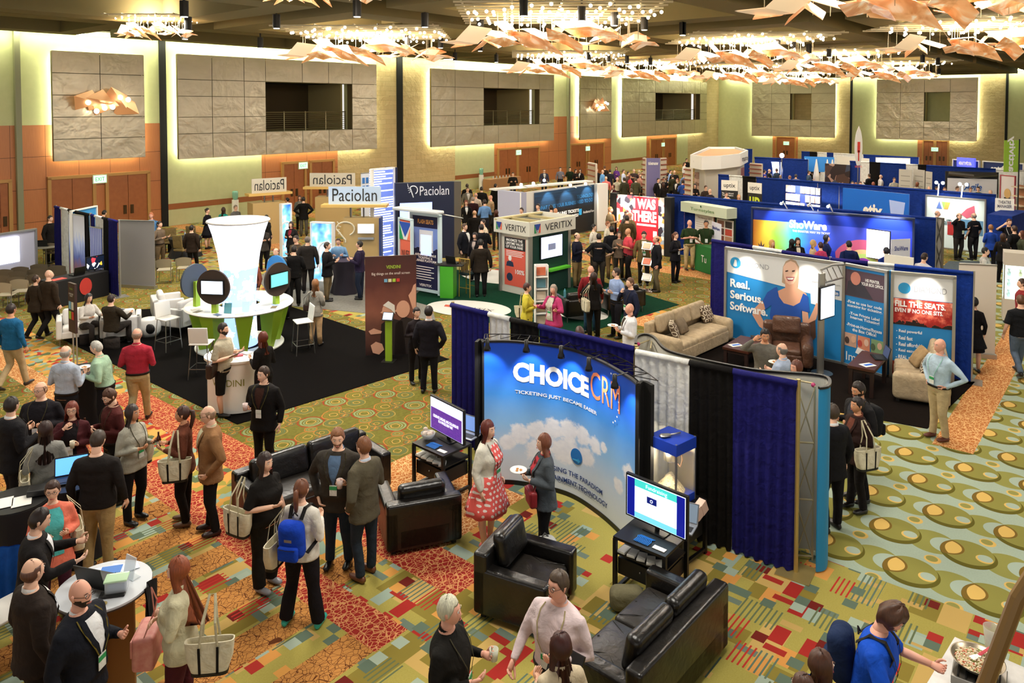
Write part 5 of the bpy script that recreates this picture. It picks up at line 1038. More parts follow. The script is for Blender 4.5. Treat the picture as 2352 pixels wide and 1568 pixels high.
def headp(th, ph, fem=False):
    """point of a head centred on the origin, looking to -y"""
    st_, ct = math.sin(th), math.cos(th); z = -ct * .118; r_ = st_ ** .82 if st_ > 0 else 0
    cx, sy = math.cos(ph), math.sin(ph); x = .077 * r_ * sgp(cx, .92); y = -.094 * r_ * sgp(sy, .95) + .006
    lo = max(0, -z - .01) / .108
    x *= 1 - (.42 if not fem else .5) * lo ** 1.3
    if sy < 0: y = y * (1 - .45 * lo)          # towards the nape
    else: y -= .008 * lo
    if z > .03: y += .018 * (z - .03) / .09 * (1 if sy > 0 else 0)
    if sy > 0:
        g = lambda a, b, c, d: math.exp(-((x - a) / b) ** 2 - ((z - c) / d) ** 2)
        y -= .024 * g(0, .013, -.026, .02) + .010 * g(0, .010, .002, .022) + .006 * g(0, .02, -.062, .009) + .006 * g(0, .022, -.098, .014) + .005 * (g(.03, .02, .034, .01) + g(-.03, .02, .034, .01))
        y += .011 * (g(.031, .015, .012, .013) + g(-.031, .015, .012, .013))
    return Vector((x, y, z))
def grid(n, m, fn): vs = [fn(i / n, j / m) for i in range(n + 1) for j in range(m + 1)]; return vs, [(i * (m + 1) + j, i * (m + 1) + j + 1, (i + 1) * (m + 1) + j + 1, (i + 1) * (m + 1) + j) for i in range(n) for j in range(m)]
def hand(mb, w, d, nrm, s=1.0, curl=.5, lod=0):
    """palm and five fingers from wrist w along d; nrm is the palm side"""
    d = d.normalized(); nrm = (nrm - d * nrm.dot(d)); nrm = nrm.normalized() if nrm.length > .01 else d.orthogonal().normalized(); sd = d.cross(nrm)
    mb.tube([w - d * .02, w + d * .02 * s, w + d * .055 * s, w + d * .088 * s], [(.026 * s, .020 * s), (.033 * s, .019 * s), (.040 * s, .016 * s), (.036 * s, .012 * s)], 8 if lod == 0 else 6, ref=sd)
    for k in range(4):
        b = w + d * .08 * s + sd * ((k - 1.5) * .0195 * s); l = (.066, .076, .072, .056)[k] * s; a = curl; p = [b]; dd = d
        for q in range(3): dd = (dd * math.cos(a * .8) + nrm * math.sin(a * .8)).normalized(); p.append(p[-1] + dd * l * (.42, .33, .27)[q])
        if lod == 0: mb.tube(p, [.0098 * s, .0092 * s, .0085 * s, .006 * s], 6)
        else: mb.tube([p[0], p[2]], [.011 * s, .009 * s], 4)
    b = w + d * .025 * s + sd * (-.028 * s); p = [b, b + (d * .6 - sd * .75 + nrm * .3) * .034 * s, b + (d * 1.0 - sd * .62 + nrm * .55) * .055 * s, b + (d * 1.35 - sd * .45 + nrm * .75) * .062 * s]
    mb.tube(p, [.013 * s, .012 * s, .010 * s, .007 * s], 6 if lod == 0 else 4)
PEOPLE = []
def person(spec, group=None):
    f, lab = spec.split('|'); f = f.split(); px, py, h, face = (float(q) for q in f[:4]); fem = f[4][0] == 'f'; bld = float(f[4][1:] or 1); top, bot, hair = (q.split(':') for q in f[5:8]); arms = f[8]; op = {}
    for q in f[9:]:
        k = ''.join(c for c in q if c.isalpha() or c == ':').split(':')[0]; op[k] = q[len(k):].lstrip(':') or True
    num = lambda k, d=0.0: float(op[k]) if k in op and op[k] is not True else d
    k = h / 1.75; lean = num('lean'); sit = 'sit' in op; hy, hp = R(num('hy')), R(num('hp')); sk = skin(op.get('sk', 'l'))
    dz = -.43 if sit else 0.0; htop = (1.75 + dz - abs(lean) * .08 - (.02 if hp else 0)) * k
    tp = P(px, py, htop); lod = 0 if tp.y < 17.5 else 1; rz = R(face)
    def U(p):
        p = Vector(p); q = max(0, p.z - .93); p.y -= lean * q; p.z -= abs(lean) * q * .12; p.z += dz; return p
    off = Matrix.Rotation(rz, 3, 'Z') @ Vector((0, -lean * .7, 0)) * k
    o = thing('person', lab.strip(), 'person', (tp.x - off.x, tp.y - off.y, 0), rz, group); o.scale = (k, k, k)
    RG = FR if fem else MR
    def torso(z):
        z = max(RG[0][0], min(RG[-1][0], z))
        for a, b in zip(RG, RG[1:]):
            if z <= b[0]: t = (z - a[0]) / (b[0] - a[0]); v = [a[i] + (b[i] - a[i]) * t for i in range(4)]; break
        bb = 1 + (bld - 1) * (1.15 if v[0] < 1.3 else .5 if v[0] < 1.42 else .2); bd_ = 1 + (bld - 1) * (1.6 if .9 < v[0] < 1.25 else .8 if v[0] < 1.42 else .2)
        return v[1] * bb, v[2] * bd_, v[3] - max(0, (bld - 1)) * .1 * (1 if .9 < v[0] < 1.3 else 0)
    def S(ph, z, o_=0.0, fl_=0.0):
        hw, hd, yo = torso(z); hw += o_ + fl_; hd += o_ + fl_; return U((hw * sgp(math.cos(ph), .86), yo - hd * sgp(math.sin(ph), .9), z))
    N = 20 if lod == 0 else 10
    def ring(z, o_=0.0, fl_=0.0, zz=None):
        r_ = [S(2 * math.pi * j / N, z, o_, fl_) for j in range(N)]
        if zz is not None:
            for p in r_: p.z += zz - z
        return r_
    sw = torso(1.36)[0] - .012
    # legs
    walk = 'walk' in op; hj = .095 * (1 + (bld - 1) * .5); LG = []
    for sd in (-1, 1):
        if sit: LG.append([Vector((sd * hj, 0, .50)), Vector((sd * .12, -.42, .52)), Vector((sd * .12, -.44, .09)), sd])
        elif walk: y = .26 * sd; LG.append([Vector((sd * hj, 0, .90)), Vector((sd * .09, -.09 + y * .2, .50)), Vector((sd * .08, y, .10 + (.06 if sd > 0 else 0))), sd])
        else: st_ = .115 if 'wide' not in op else .2; LG.append([Vector((sd * hj, 0, .90)), Vector((sd * (st_ + hj) / 2, -.015 - (.03 * sd), .49)), Vector((sd * st_, .01 + .02 * sd, .09)), sd])
    # arms
    AR = []
    for i, sd in ((0, -1), (1, 1)):
        e, w_ = ARMS[arms[i]]; wx = 1 + (bld - 1) * 1.3; sp = Vector((sd * sw, .005, 1.375)); ep = sp + Vector((sd * e[0] * wx + sd * .01, e[1], e[2])); wp = sp + Vector((sd * w_[0] * (wx if w_[0] > 0 else 1), w_[1] - (bld - 1) * .12, w_[2])); AR.append([U(sp - Vector((sd * .055, 0, -.012))), U(sp), U(ep), U(wp), sd, arms[i]])
    # body: head, neck, arms, hands, legs in one mesh
    mb = MB().use(sk); hm = hairm(hair[1]) if len(hair) > 1 else hairm('2a1c14')
    HC = Vector((0, -.012, 1.632)); M = Matrix.Rotation(hy, 3, 'Z') @ Matrix.Rotation(hp, 3, 'X') if True else None
    def HD(p): q = Vector(p) + Vector((0, 0, .07)); return U(Vector((0, 0, 0)) + M @ q + HC - Vector((0, 0, .07)))
    n1, n2 = (20, 26) if lod == 0 else (10, 12)
    vs, fs = grid(n1, n2, lambda a, b: HD(headp(.02 + a * (math.pi - .04), b * 2 * math.pi, fem)))
    if 'beard' in op:
        loc = [headp(.02 + (i / n1) * (math.pi - .04), (j / n2) * 2 * math.pi) for i in range(n1 + 1) for j in range(n2 + 1)]; A, B = [], []
        for q in fs: c = sum((loc[i] for i in q), Vector()) / 4; (A if (c.z < -.038 and c.y < .02 and not (abs(c.z + .06) < .008 and abs(c.x) < .018)) or (c.z < -.01 and abs(c.x) > .055 and c.y < .0) else B).append(q)
        mb.add(vs, B); mb.use(hm).add(vs, A); mb.use(sk)
    else: mb.add(vs, fs)
    mb.tube([U((0, .018, 1.44)), U((0, .01, 1.5)), HD((0, .018, -.06))], [.064, .056, .054] if not fem else [.055, .047, .046], 12)
    for sd in (-1, 1):
        c = HD((sd * .077, .008, -.002)); mb.tube([HD((sd * .073, .006, -.03)), HD((sd * .079, .008, -.012)), HD((sd * .082, .010, .012)), HD((sd * .075, .008, .028))], [(.007, .01), (.008, .014), (.008, .017), (.005, .01)], 6)
    mb.loft([ring(z) for z in (.86, .95, 1.04, 1.14, 1.24, 1.33, 1.39, 1.435, 1.47, 1.5)])
    for a, s_, e, w_, sd, ps in AR:
        mb.tube([s_, s_.lerp(e, .5), e, e.lerp(w_, .4), w_], [.05, .045, .038, .036, .025], 8 if lod else 10)
        dr = (w_ - e).normalized(); nr = Vector((-sd, -.2, 0)) if ps in 'dpbiwf' else Vector((-sd * .5, 0, .6)) if ps in 'hro' else Vector((0, .6, -.5)); cu = .35 if ps in 'dbw' else .75
        hand(mb, w_, dr if ps not in 'i' else (dr + Vector((0, -.4, -.2))), nr, .98 if not fem else .88, cu, lod)
    for hp_, kn, an, sd in LG: lk = .6 if bot[0] in ('pants', 'jeans', 'wide') else 1; mb.tube([hp_ + Vector((0, 0, .02)), hp_.lerp(kn, .5), kn, kn.lerp(an, .35) + Vector((0, .02 * lk, 0)), an], [.085 * lk, .07 * lk, .052 * lk, .055 * lk, .038], 8)
    def small(c, r_, m): mb.use(m).ball(c, r_, 8, 5); mb.use(sk)
    if lod == 0 or tp.y < 30:
        for sd in (-1, 1):
            small(HD((sd * .031, -.0815, .012)), (.0125, .006, .0065), paint('efe9e2', .3)); small(HD((sd * .031, -.0865, .012)), (.0055, .004, .0058), paint('2a1c14', .2))
            mb.use(hm).tube([HD((sd * .016, -.0905, .030)), HD((sd * .034, -.0895, .035)), HD((sd * .05, -.078, .029))], [.0028, .0036, .002], 5); mb.use(sk)
        mb.use(paint('a8574c' if not fem else 'b04a4e', .5)); mb.tube([HD((-.022, -.0895, -.060)), HD((0, -.0975, -.061)), HD((.022, -.0895, -.060))], [(.003, .003), (.006, .005), (.003, .003)], 6)
    else: mb.use(paint('3a241c', .5)); [mb.ball(HD((sd * .03, -.083, .014)), (.013, .006, .006), 5, 3) for sd in (-1, 1)]
    mb.build('body', None, o, smooth=True)
    # hair
    st0 = hair[0]
    if st0 != 'bald':
        nc = 30 if lod == 0 else 14; ext = {'long': .36, 'vlong': .48, 'bob': .15, 'mid': .24, 'pony': 0, 'bun': 0, 'short': 0, 'fringe': 0, 'mop': 0}[st0]; ne = 6 if ext else 0; nk = 9; cols = []
        full = ext or st0 in ('pony', 'bun')
        for j in range(nc):
            ph = 2 * math.pi * j / nc; fr_ = math.sin(ph)   # 1 = front
            zl = .062 if fr_ > .75 else (.062 + (-.0 - .062) * min(1, (.75 - fr_) / .45)) if fr_ > .3 else (-.005 + (-.07) * min(1, (.3 - fr_) / .9))
            if st0 == 'mop': zl -= .022
            if full and fr_ <= .62: zl = min(zl, .03)
            if fem and fr_ > .75: zl -= .006
            th0 = math.acos(max(-1, min(1, -zl / .118))); pts = []
            zt = math.pi - .02 if st0 != 'fringe' else math.acos(-(.058 - .02 * (fr_ < -.3)) / .118)
            if st0 == 'fringe' and fr_ > .25: th0 = zt - .02
            side = max(0, min(1, (.66 - fr_) / .25)); t0 = .014 if st0 != 'mop' else .026
            base = headp(th0, ph, fem)
            for q in range(ne):
                t = q / ne; drop = ext * (1 - t) * side; sp = 1 + .22 * (1 - t) * side; dd_ = max(0, drop - .1) * .36; b = Vector((base.x * (1.12 * sp + dd_ * 2.2 * (fr_ > -.5)), (base.y * 1.1 + (.028 if ext > .2 else .01) * side * (1 - t)) * (1 + .06 * side) + dd_ * (1 if fr_ < .1 else .2), base.z - drop)); b += Vector((b.x, b.y, 0)).normalized() * (.008 * math.sin(7 * ph + 9 * t)) * side; pts.append(HD(b) if ext < .2 else HD(b) + Vector((0, 0, 0)))
            for q in range(nk):
                t = q / (nk - 1); th = th0 + (zt - th0) * t; p = headp(th, ph, fem); tk = t0 * min(1, .25 + 2.2 * t) if not ext or side < .5 else t0 + .004
                if st0 == 'fringe': tk = .007 * math.sin(math.pi * t) + .002
                nn = Vector((p.x, p.y, p.z * 1.1)).normalized(); pts.append(HD(p + nn * (tk + .003 * math.sin(11 * ph + 5 * t) * (st0 != 'fringe') + (.008 * math.sin(5 * ph) if st0 == 'mop' else 0))))
            cols.append(pts)
        mb = MB().use(hm); mb.loft(cols, cap=False, closed=True)
        if st0 == 'pony': mb.tube([HD((0, .1, .04)), HD((0, .145, .03)), HD((0, .15, -.05)), HD((.01, .125, -.17)), HD((.02, .11, -.26))], [.02, .032, .034, .026, .006], 8)
        if st0 == 'bun': mb.ball(HD((0, .1, .05)), (.042, .038, .04), 10, 7)
        mb.build('hair', None, o, smooth=True)
    if 'gl' in op:
        mb = MB()
        for sd in (-1, 1): mb.tube([HD((sd * .033 + .021 * math.cos(R(a)), -.101, .010 + .016 * math.sin(R(a)))) for a in range(0, 361, 40)], .0022, 4); mb.tube([HD((sd * .054, -.1, .014)), HD((sd * .078, -.04, .016)), HD((sd * .08, .01, .012))], .0022, 4)
        mb.tube([HD((-.012, -.103, .014)), HD((.012, -.103, .014))], .0022, 4); mb.build('glasses', BLK, o)
    # clothes
    tt = top[0]; tm = cloth(top[1]); t2 = cloth(top[2]) if len(top) > 2 else None; o1 = {'tee': .010, 'shirt': .013, 'sweater': .018, 'jacket': .026, 'cardigan': .024, 'dress': .010, 'blouse': .016}[tt]; lo = {'tee': .86, 'shirt': .93, 'sweater': .84, 'jacket': .76, 'cardigan': .72, 'dress': .60, 'blouse': .80}[tt]
    def wrap(mb, nm, m, vox=.019):
        ob = mb.build(nm, m, o, smooth=True)
        if lod == 0: r_ = ob.modifiers.new('weld', 'REMESH'); r_.mode = 'VOXEL'; r_.voxel_size = vox; r_.use_smooth_shade = True; q = ob.modifiers.new('ease', 'SMOOTH'); q.factor = .5; q.iterations = 2
        return ob
    mb = MB(); zs = [z for z in (.86, .9, .95, 1.0, 1.04, 1.09, 1.14, 1.19, 1.24, 1.29, 1.33, 1.37, 1.40, 1.435, 1.46) if z > lo]; rings = []
    loz = max(lo, .56 if not sit else .86)
    if lo < .86 and not sit:
        for q in range(4 if tt == 'dress' else 2): t = q / (4 if tt == 'dress' else 2); z = loz + (.86 - loz) * t; rings.append(ring(.86, o1, (.05 if tt != 'dress' else .09) * (1 - t) * (.86 - loz) / .2 * .8, z))
    else: rings.append(ring(max(lo, .86), o1))
    rings += [ring(z, o1) for z in zs]; rings.append(ring(1.475, o1 * .5)); mb.loft(rings)
    slv = .42 if tt == 'tee' or 'short' in op else 1.0; wr = .034 if tt != 'jacket' else .043
    for a, s_, e, w_, sd, ps in AR:
        if slv < 1: mb.tube([a, s_, s_.lerp(e, .5), s_.lerp(e, .92)], [.055 + o1, .062 + o1, .06 + o1, .060 + o1], 10)
        else: wb = .012 * (bld - 1) * 3; mb.tube([a, s_, s_.lerp(e, .5), e, e.lerp(w_, .5), e.lerp(w_, .97)], [.052 + o1, .056 + o1 + wb, .05 + o1 + wb, .042 + o1 * .8, .036 + o1 * .7, wr], 10)
    wrap(mb, {'tee': 'shirt', 'blouse': 'blouse'}.get(tt, tt), tm)
    off_ = o1 + .010
    def patch(nm, m, z0, z1, f0, f1, oo, c0=0.0, c1=0.0):
        n = 10; mb = MB(); v, f_ = grid(n, 6, lambda a, b: S(math.pi / 2 + (c0 + (c1 - c0) * a) + (f0 + (f1 - f0) * a) * (b * 2 - 1), z0 + (z1 - z0) * a, oo)); mb.add(v, [q[::-1] for q in f_]); return mb.build(nm, m, o, smooth=True)
    if tt in ('jacket', 'cardigan') and t2:
        if tt == 'jacket': patch('shirt_front', t2, 1.12, 1.445, .03, .36, off_)
        else: patch('shirt_front', t2, .88, 1.445, .42, .5, off_)
        if lod == 0 and tt == 'jacket':
            for sd in (-1, 1): patch('lapel', tm, 1.12, 1.44, .05, .13, off_ + .006, sd * .06, sd * .46)
        if 'tie' in op: patch('tie', cloth(op['tie']), 1.08, 1.44, .06, .05, off_ + .006)
    if tt in ('shirt', 'jacket', 'blouse') and lod == 0 or tt == 'jacket' and t2:
        cm = t2 if (t2 and tt == 'jacket') else tm; mb = MB(); mb.loft([[U((.070 * math.cos(a) * q, .014 - .066 * math.sin(a) * q, 1.465 + dq - .018 * math.sin(a))) for a in [2 * math.pi * i / 14 for i in range(14)]] for q, dq in ((1.06, 0), (.98, .035), (.90, .034), (.9, 0))], cap=False); mb.build('collar', cm, o, smooth=True)
    if 'lan' in op:
        lc = cloth(op['lan'] if op['lan'] is not True else '3a3420', .7); mb = MB()
        for sd in (-1, 1):
            pts = [S(math.pi / 2 + sd * w_, z, off_ + .008) for w_, z in ((.95, 1.465), (.62, 1.42), (.45, 1.34), (.28, 1.22), (.1, 1.12))]; mb.tube(pts, [(.0065, .0022)] * 5, 6, ref=(1, 0, 0))
        mb.build('lanyard', lc, o); bc = S(math.pi / 2, 1.06, off_ + .012); mb = MB().use(cloth('e6e6e0')); mb.box(bc, (.09, .006, .13)); mb.use(paint(op.get('bdg', '2e9a5a') if op.get('bdg') is not True else '2e9a5a', .5)); mb.box(bc + Vector((0, -.002, .03)), (.091, .006, .045)); mb.build('badge', None, o)
    bt = bot[0]; bm = cloth(bot[1]) if len(bot) > 1 else tm
    if bt in ('pants', 'jeans', 'shorts', 'wide'):
        mb = MB(); 
        if sit: mb.loft([[U((p.x, p.y, 0)) + Vector((0, 0, z)) for p in [Vector((torso(.9)[0] * 1.05 * math.cos(a), -torso(.9)[1] * 1.15 * math.sin(a), 0)) for a in [2 * math.pi * i / 14 for i in range(14)]]] for z in (.42, .5, .6, .68)])
        else: mb.loft([ring(.86, .006, -.035, .80), ring(.86, .008, 0, .88), ring(.93, .006), ring(.99, .006)])
        for hp_, kn, an, sd in LG:
            b2 = 1 + (bld - 1) * .8; fl2 = 1.35 if bt == 'wide' else 1
            if bt == 'shorts': mb.tube([hp_, hp_.lerp(kn, .5), kn + Vector((0, 0, -.06))], [.1 * b2, .095 * b2, .085], 10)
            else: mb.tube([hp_ + Vector((0, 0, -.02)), hp_.lerp(kn, .5), kn, kn.lerp(an, .5) + Vector((0, .012, 0)), an + Vector((0, .006, -.015))], [(.103 * b2, .105 * b2), (.09 * b2, .092 * b2), .070 * b2, .064 * fl2, .062 * fl2], 10)
        wrap(mb, 'trousers' if bt != 'shorts' else 'shorts', bm, .02)
        if tt == 'shirt' and not sit: mb = MB(); mb.loft([ring(.935, .012), ring(.935, .018), ring(.935, .018, 0, .972), ring(.935, .012, 0, .972)], cap=False); mb.build('belt', cloth('1c120c', .5), o, smooth=True)
    elif bt == 'skirt': mb = MB(); mb.loft([ring(.86, .01, .05, .5), ring(.86, .01, .03, .68), ring(.86, .01, 0, .88), ring(.95, .008)]); wrap(mb, 'skirt', bm)
    sm = paint(op.get('shoe', '120e0c') if op.get('shoe') is not True else '120e0c', .35)
    for hp_, kn, an, sd in LG:
        mb = MB(); dn = Vector((0, -1, -.5 if walk and sd > 0 else 0)).normalized(); c = an + Vector((0, .02, -.045)); u = Vector((0, -dn.z * -1, -dn.y)) if False else Vector((0, 0, 1))
        mb.tube([c - dn * .055, c - dn * .035, c + dn * .04, c + dn * .11, c + dn * .17, c + dn * .195], [(.02, .02), (.036, .046), (.04, .044), (.046, .034), (.04, .026), (.02, .016)], 10, ref=(1, 0, 0)); mb.build('shoe', sm, o, smooth=True)
    PEOPLE.append((o, AR, U, S, HD)); return o
def hold(pi, i, dz=.0, d=None):
    """world place of hand i (0, 1) of person pi"""
    o, AR = PEOPLE[pi][:2]; a = AR[i]; q = a[3] + (a[3] - a[2]).normalized() * .085 + Vector((0, -.02, dz)); M_ = Matrix.Translation(o.location) @ Matrix.Rotation(o.rotation_euler.z, 4, 'Z') @ Matrix.Scale(o.scale.x, 4); return M_ @ q
def onbody(pi, v): o = PEOPLE[pi][0]; return Matrix.Translation(o.location) @ Matrix.Rotation(o.rotation_euler.z, 4, 'Z') @ Matrix.Scale(o.scale.x, 4) @ Vector(v)
def tote(pi, side, lab, y=.0, z=.80, w_=.46, out=.0, lod=0):
    """canvas shopper hung from the shoulder at that side (-1, 1) of the person"""
    o, AR, U, S, HD = PEOPLE[pi]; r_ = o.rotation_euler.z; x = side * (.27 + out); p = onbody(pi, (x, y, 0)); t = thing('tote_bag', lab, 'bag', (p.x, p.y, 0), r_ + R(90)); t.scale = o.scale
    mb = MB().use(cloth('dcd3b8')); W2, hh, dd = w_ / 2, .31, .07
    ring_ = lambda z, a, b: [Vector((a * sgp(math.cos(q), .5), b * sgp(math.sin(q), .5), z)) for q in [2 * math.pi * i / 20 for i in range(20)]]
    mb.use(BLK).loft([ring_(z, .17, dd) for z in (z - .005, z + .03)]); mb.use(cloth('dcd3b8')).loft([ring_(z + .03, .17, dd), ring_(z + .15, W2 * .92, dd * 1.05), ring_(z + hh, W2, dd * .8), ring_(z + hh, W2 - .012, dd * .65), ring_(z + .2, W2 * .85, dd * .6)]); mb.build('bag_body', None, t, smooth='auto')
    mb = MB().use(cloth('17130f')); sh = (Matrix.Scale(1, 4) @ U((side * .15, 0, 1.43))).z
    for yy in (-dd, dd): mb.tube([(-.08, yy * 1.02, z + .02), (-.085, yy * 1.08, z + hh * .9)], [(.012, .003)] * 2, 6, ref=(1, 0, 0)).tube([(.08, yy * 1.02, z + .02), (.085, yy * 1.08, z + hh * .9)], [(.012, .003)] * 2, 6, ref=(1, 0, 0))
    mb.build('webbing', None, t); mb = MB(); hx = (.27 + out - .15)
    for yy in (-dd, dd): mb.tube([(-.085, yy, z + hh * .8), (-.06, yy * .6, z + hh + .18), (-.02, hx * .9 * (1 if side > 0 else -1), sh + .035), (.03, hx * .9 * (1 if side > 0 else -1), sh + .035), (.06, yy * .6, z + hh + .18), (.085, yy, z + hh * .8)], [(.012, .003)] * 6, 6, ref=(1, 0, 0))
    mb.build('handle', cloth('c9bf9f'), t); return t
def backpack(pi, lab, m, pocket=True):
    o, AR, U, S, HD = PEOPLE[pi]; t = thing('backpack', lab, 'backpack', o.location, o.rotation_euler.z); t.scale = o.scale; c = cloth(m)
    MB().rbox(U((0, .235, 1.17)) , (.31, .19, .44), .09, rx=R(-6)).build('pack', c, t, smooth=True); MB().rbox(U((0, .335, 1.05)), (.25, .07, .17), .035).build('front_pocket', c, t, smooth=True)
    mb = MB()
    for sd in (-1, 1): mb.tube([U((sd * .07, .15, 1.36)), U((sd * .085, .07, 1.465)), U((sd * .1, -.05, 1.46)), U((sd * .125, -.135, 1.36)), U((sd * .15, -.11, 1.2)), U((sd * .2, .02, 1.06)), U((sd * .15, .17, .99))], [(.025, .006)] * 7, 6, ref=(1, 0, 0))
    mb.tube([U((-.03, .15, 1.40)), U((0, .17, 1.45)), U((.03, .15, 1.40))], .008, 6); mb.build('strap', cloth('23201e'), t)
    mb = MB(); mb.tube([U((-.1, .37, 1.115)), U((0, .378, 1.11)), U((.1, .37, 1.115))], .004, 5); mb.build('zip', BLK, t); MB().box(U((0, .335, 1.2)), (.09, .01, .03)).build('patch', paint('8a7a70', .6), t); return t
def cup(p, lab, c='e8d2cc', r_=.042, h=.11, kind='cup', fill='b04a40'):
    t = thing(kind, lab, kind, p); MB().lathe((0, 0, -.03), [(r_ * .75, 0), (r_, h), (r_ * .93, h), (r_ * .7, .01)], 16).build('cup_wall', mat('clear_plastic_' + c, c, .15, alpha=.75), t, smooth=True); MB().disc((0, 0, -.03 + h * .45), r_ * .8, 14, 'z', th=.004).build('drink', paint(fill, .3), t); return t
def plate_(p, lab, food='c8884a'):
    t = thing('plate', lab, 'plate', p); MB().lathe((0, 0, 0), [(.05, 0), (.075, .004), (.115, .016), (.11, .02), (.07, .009), (.0, .008)], 24).build('dish', WHT, t, smooth=True); mb = MB(); [mb.ball((.03 * math.cos(k * 2), .03 * math.sin(k * 2), .016), (.02, .018, .009), 7, 4) for k in range(4)]; mb.build('food', paint(food, .6), t); return t
def bottle(p, lab, c='4a2410'):
    t = thing('bottle', lab, 'bottle', p); MB().lathe((0, 0, -.1), [(.028, 0), (.031, .01), (.031, .12), (.026, .145), (.012, .175), (.012, .215), (.014, .22)], 14).build('glass', paint(c, .12), t, smooth=True); MB().lathe((0, 0, -.08), [(.0318, .02), (.0318, .075)], 14, cap=False).build('label_band', paint('d8d0c0', .5), t); return t
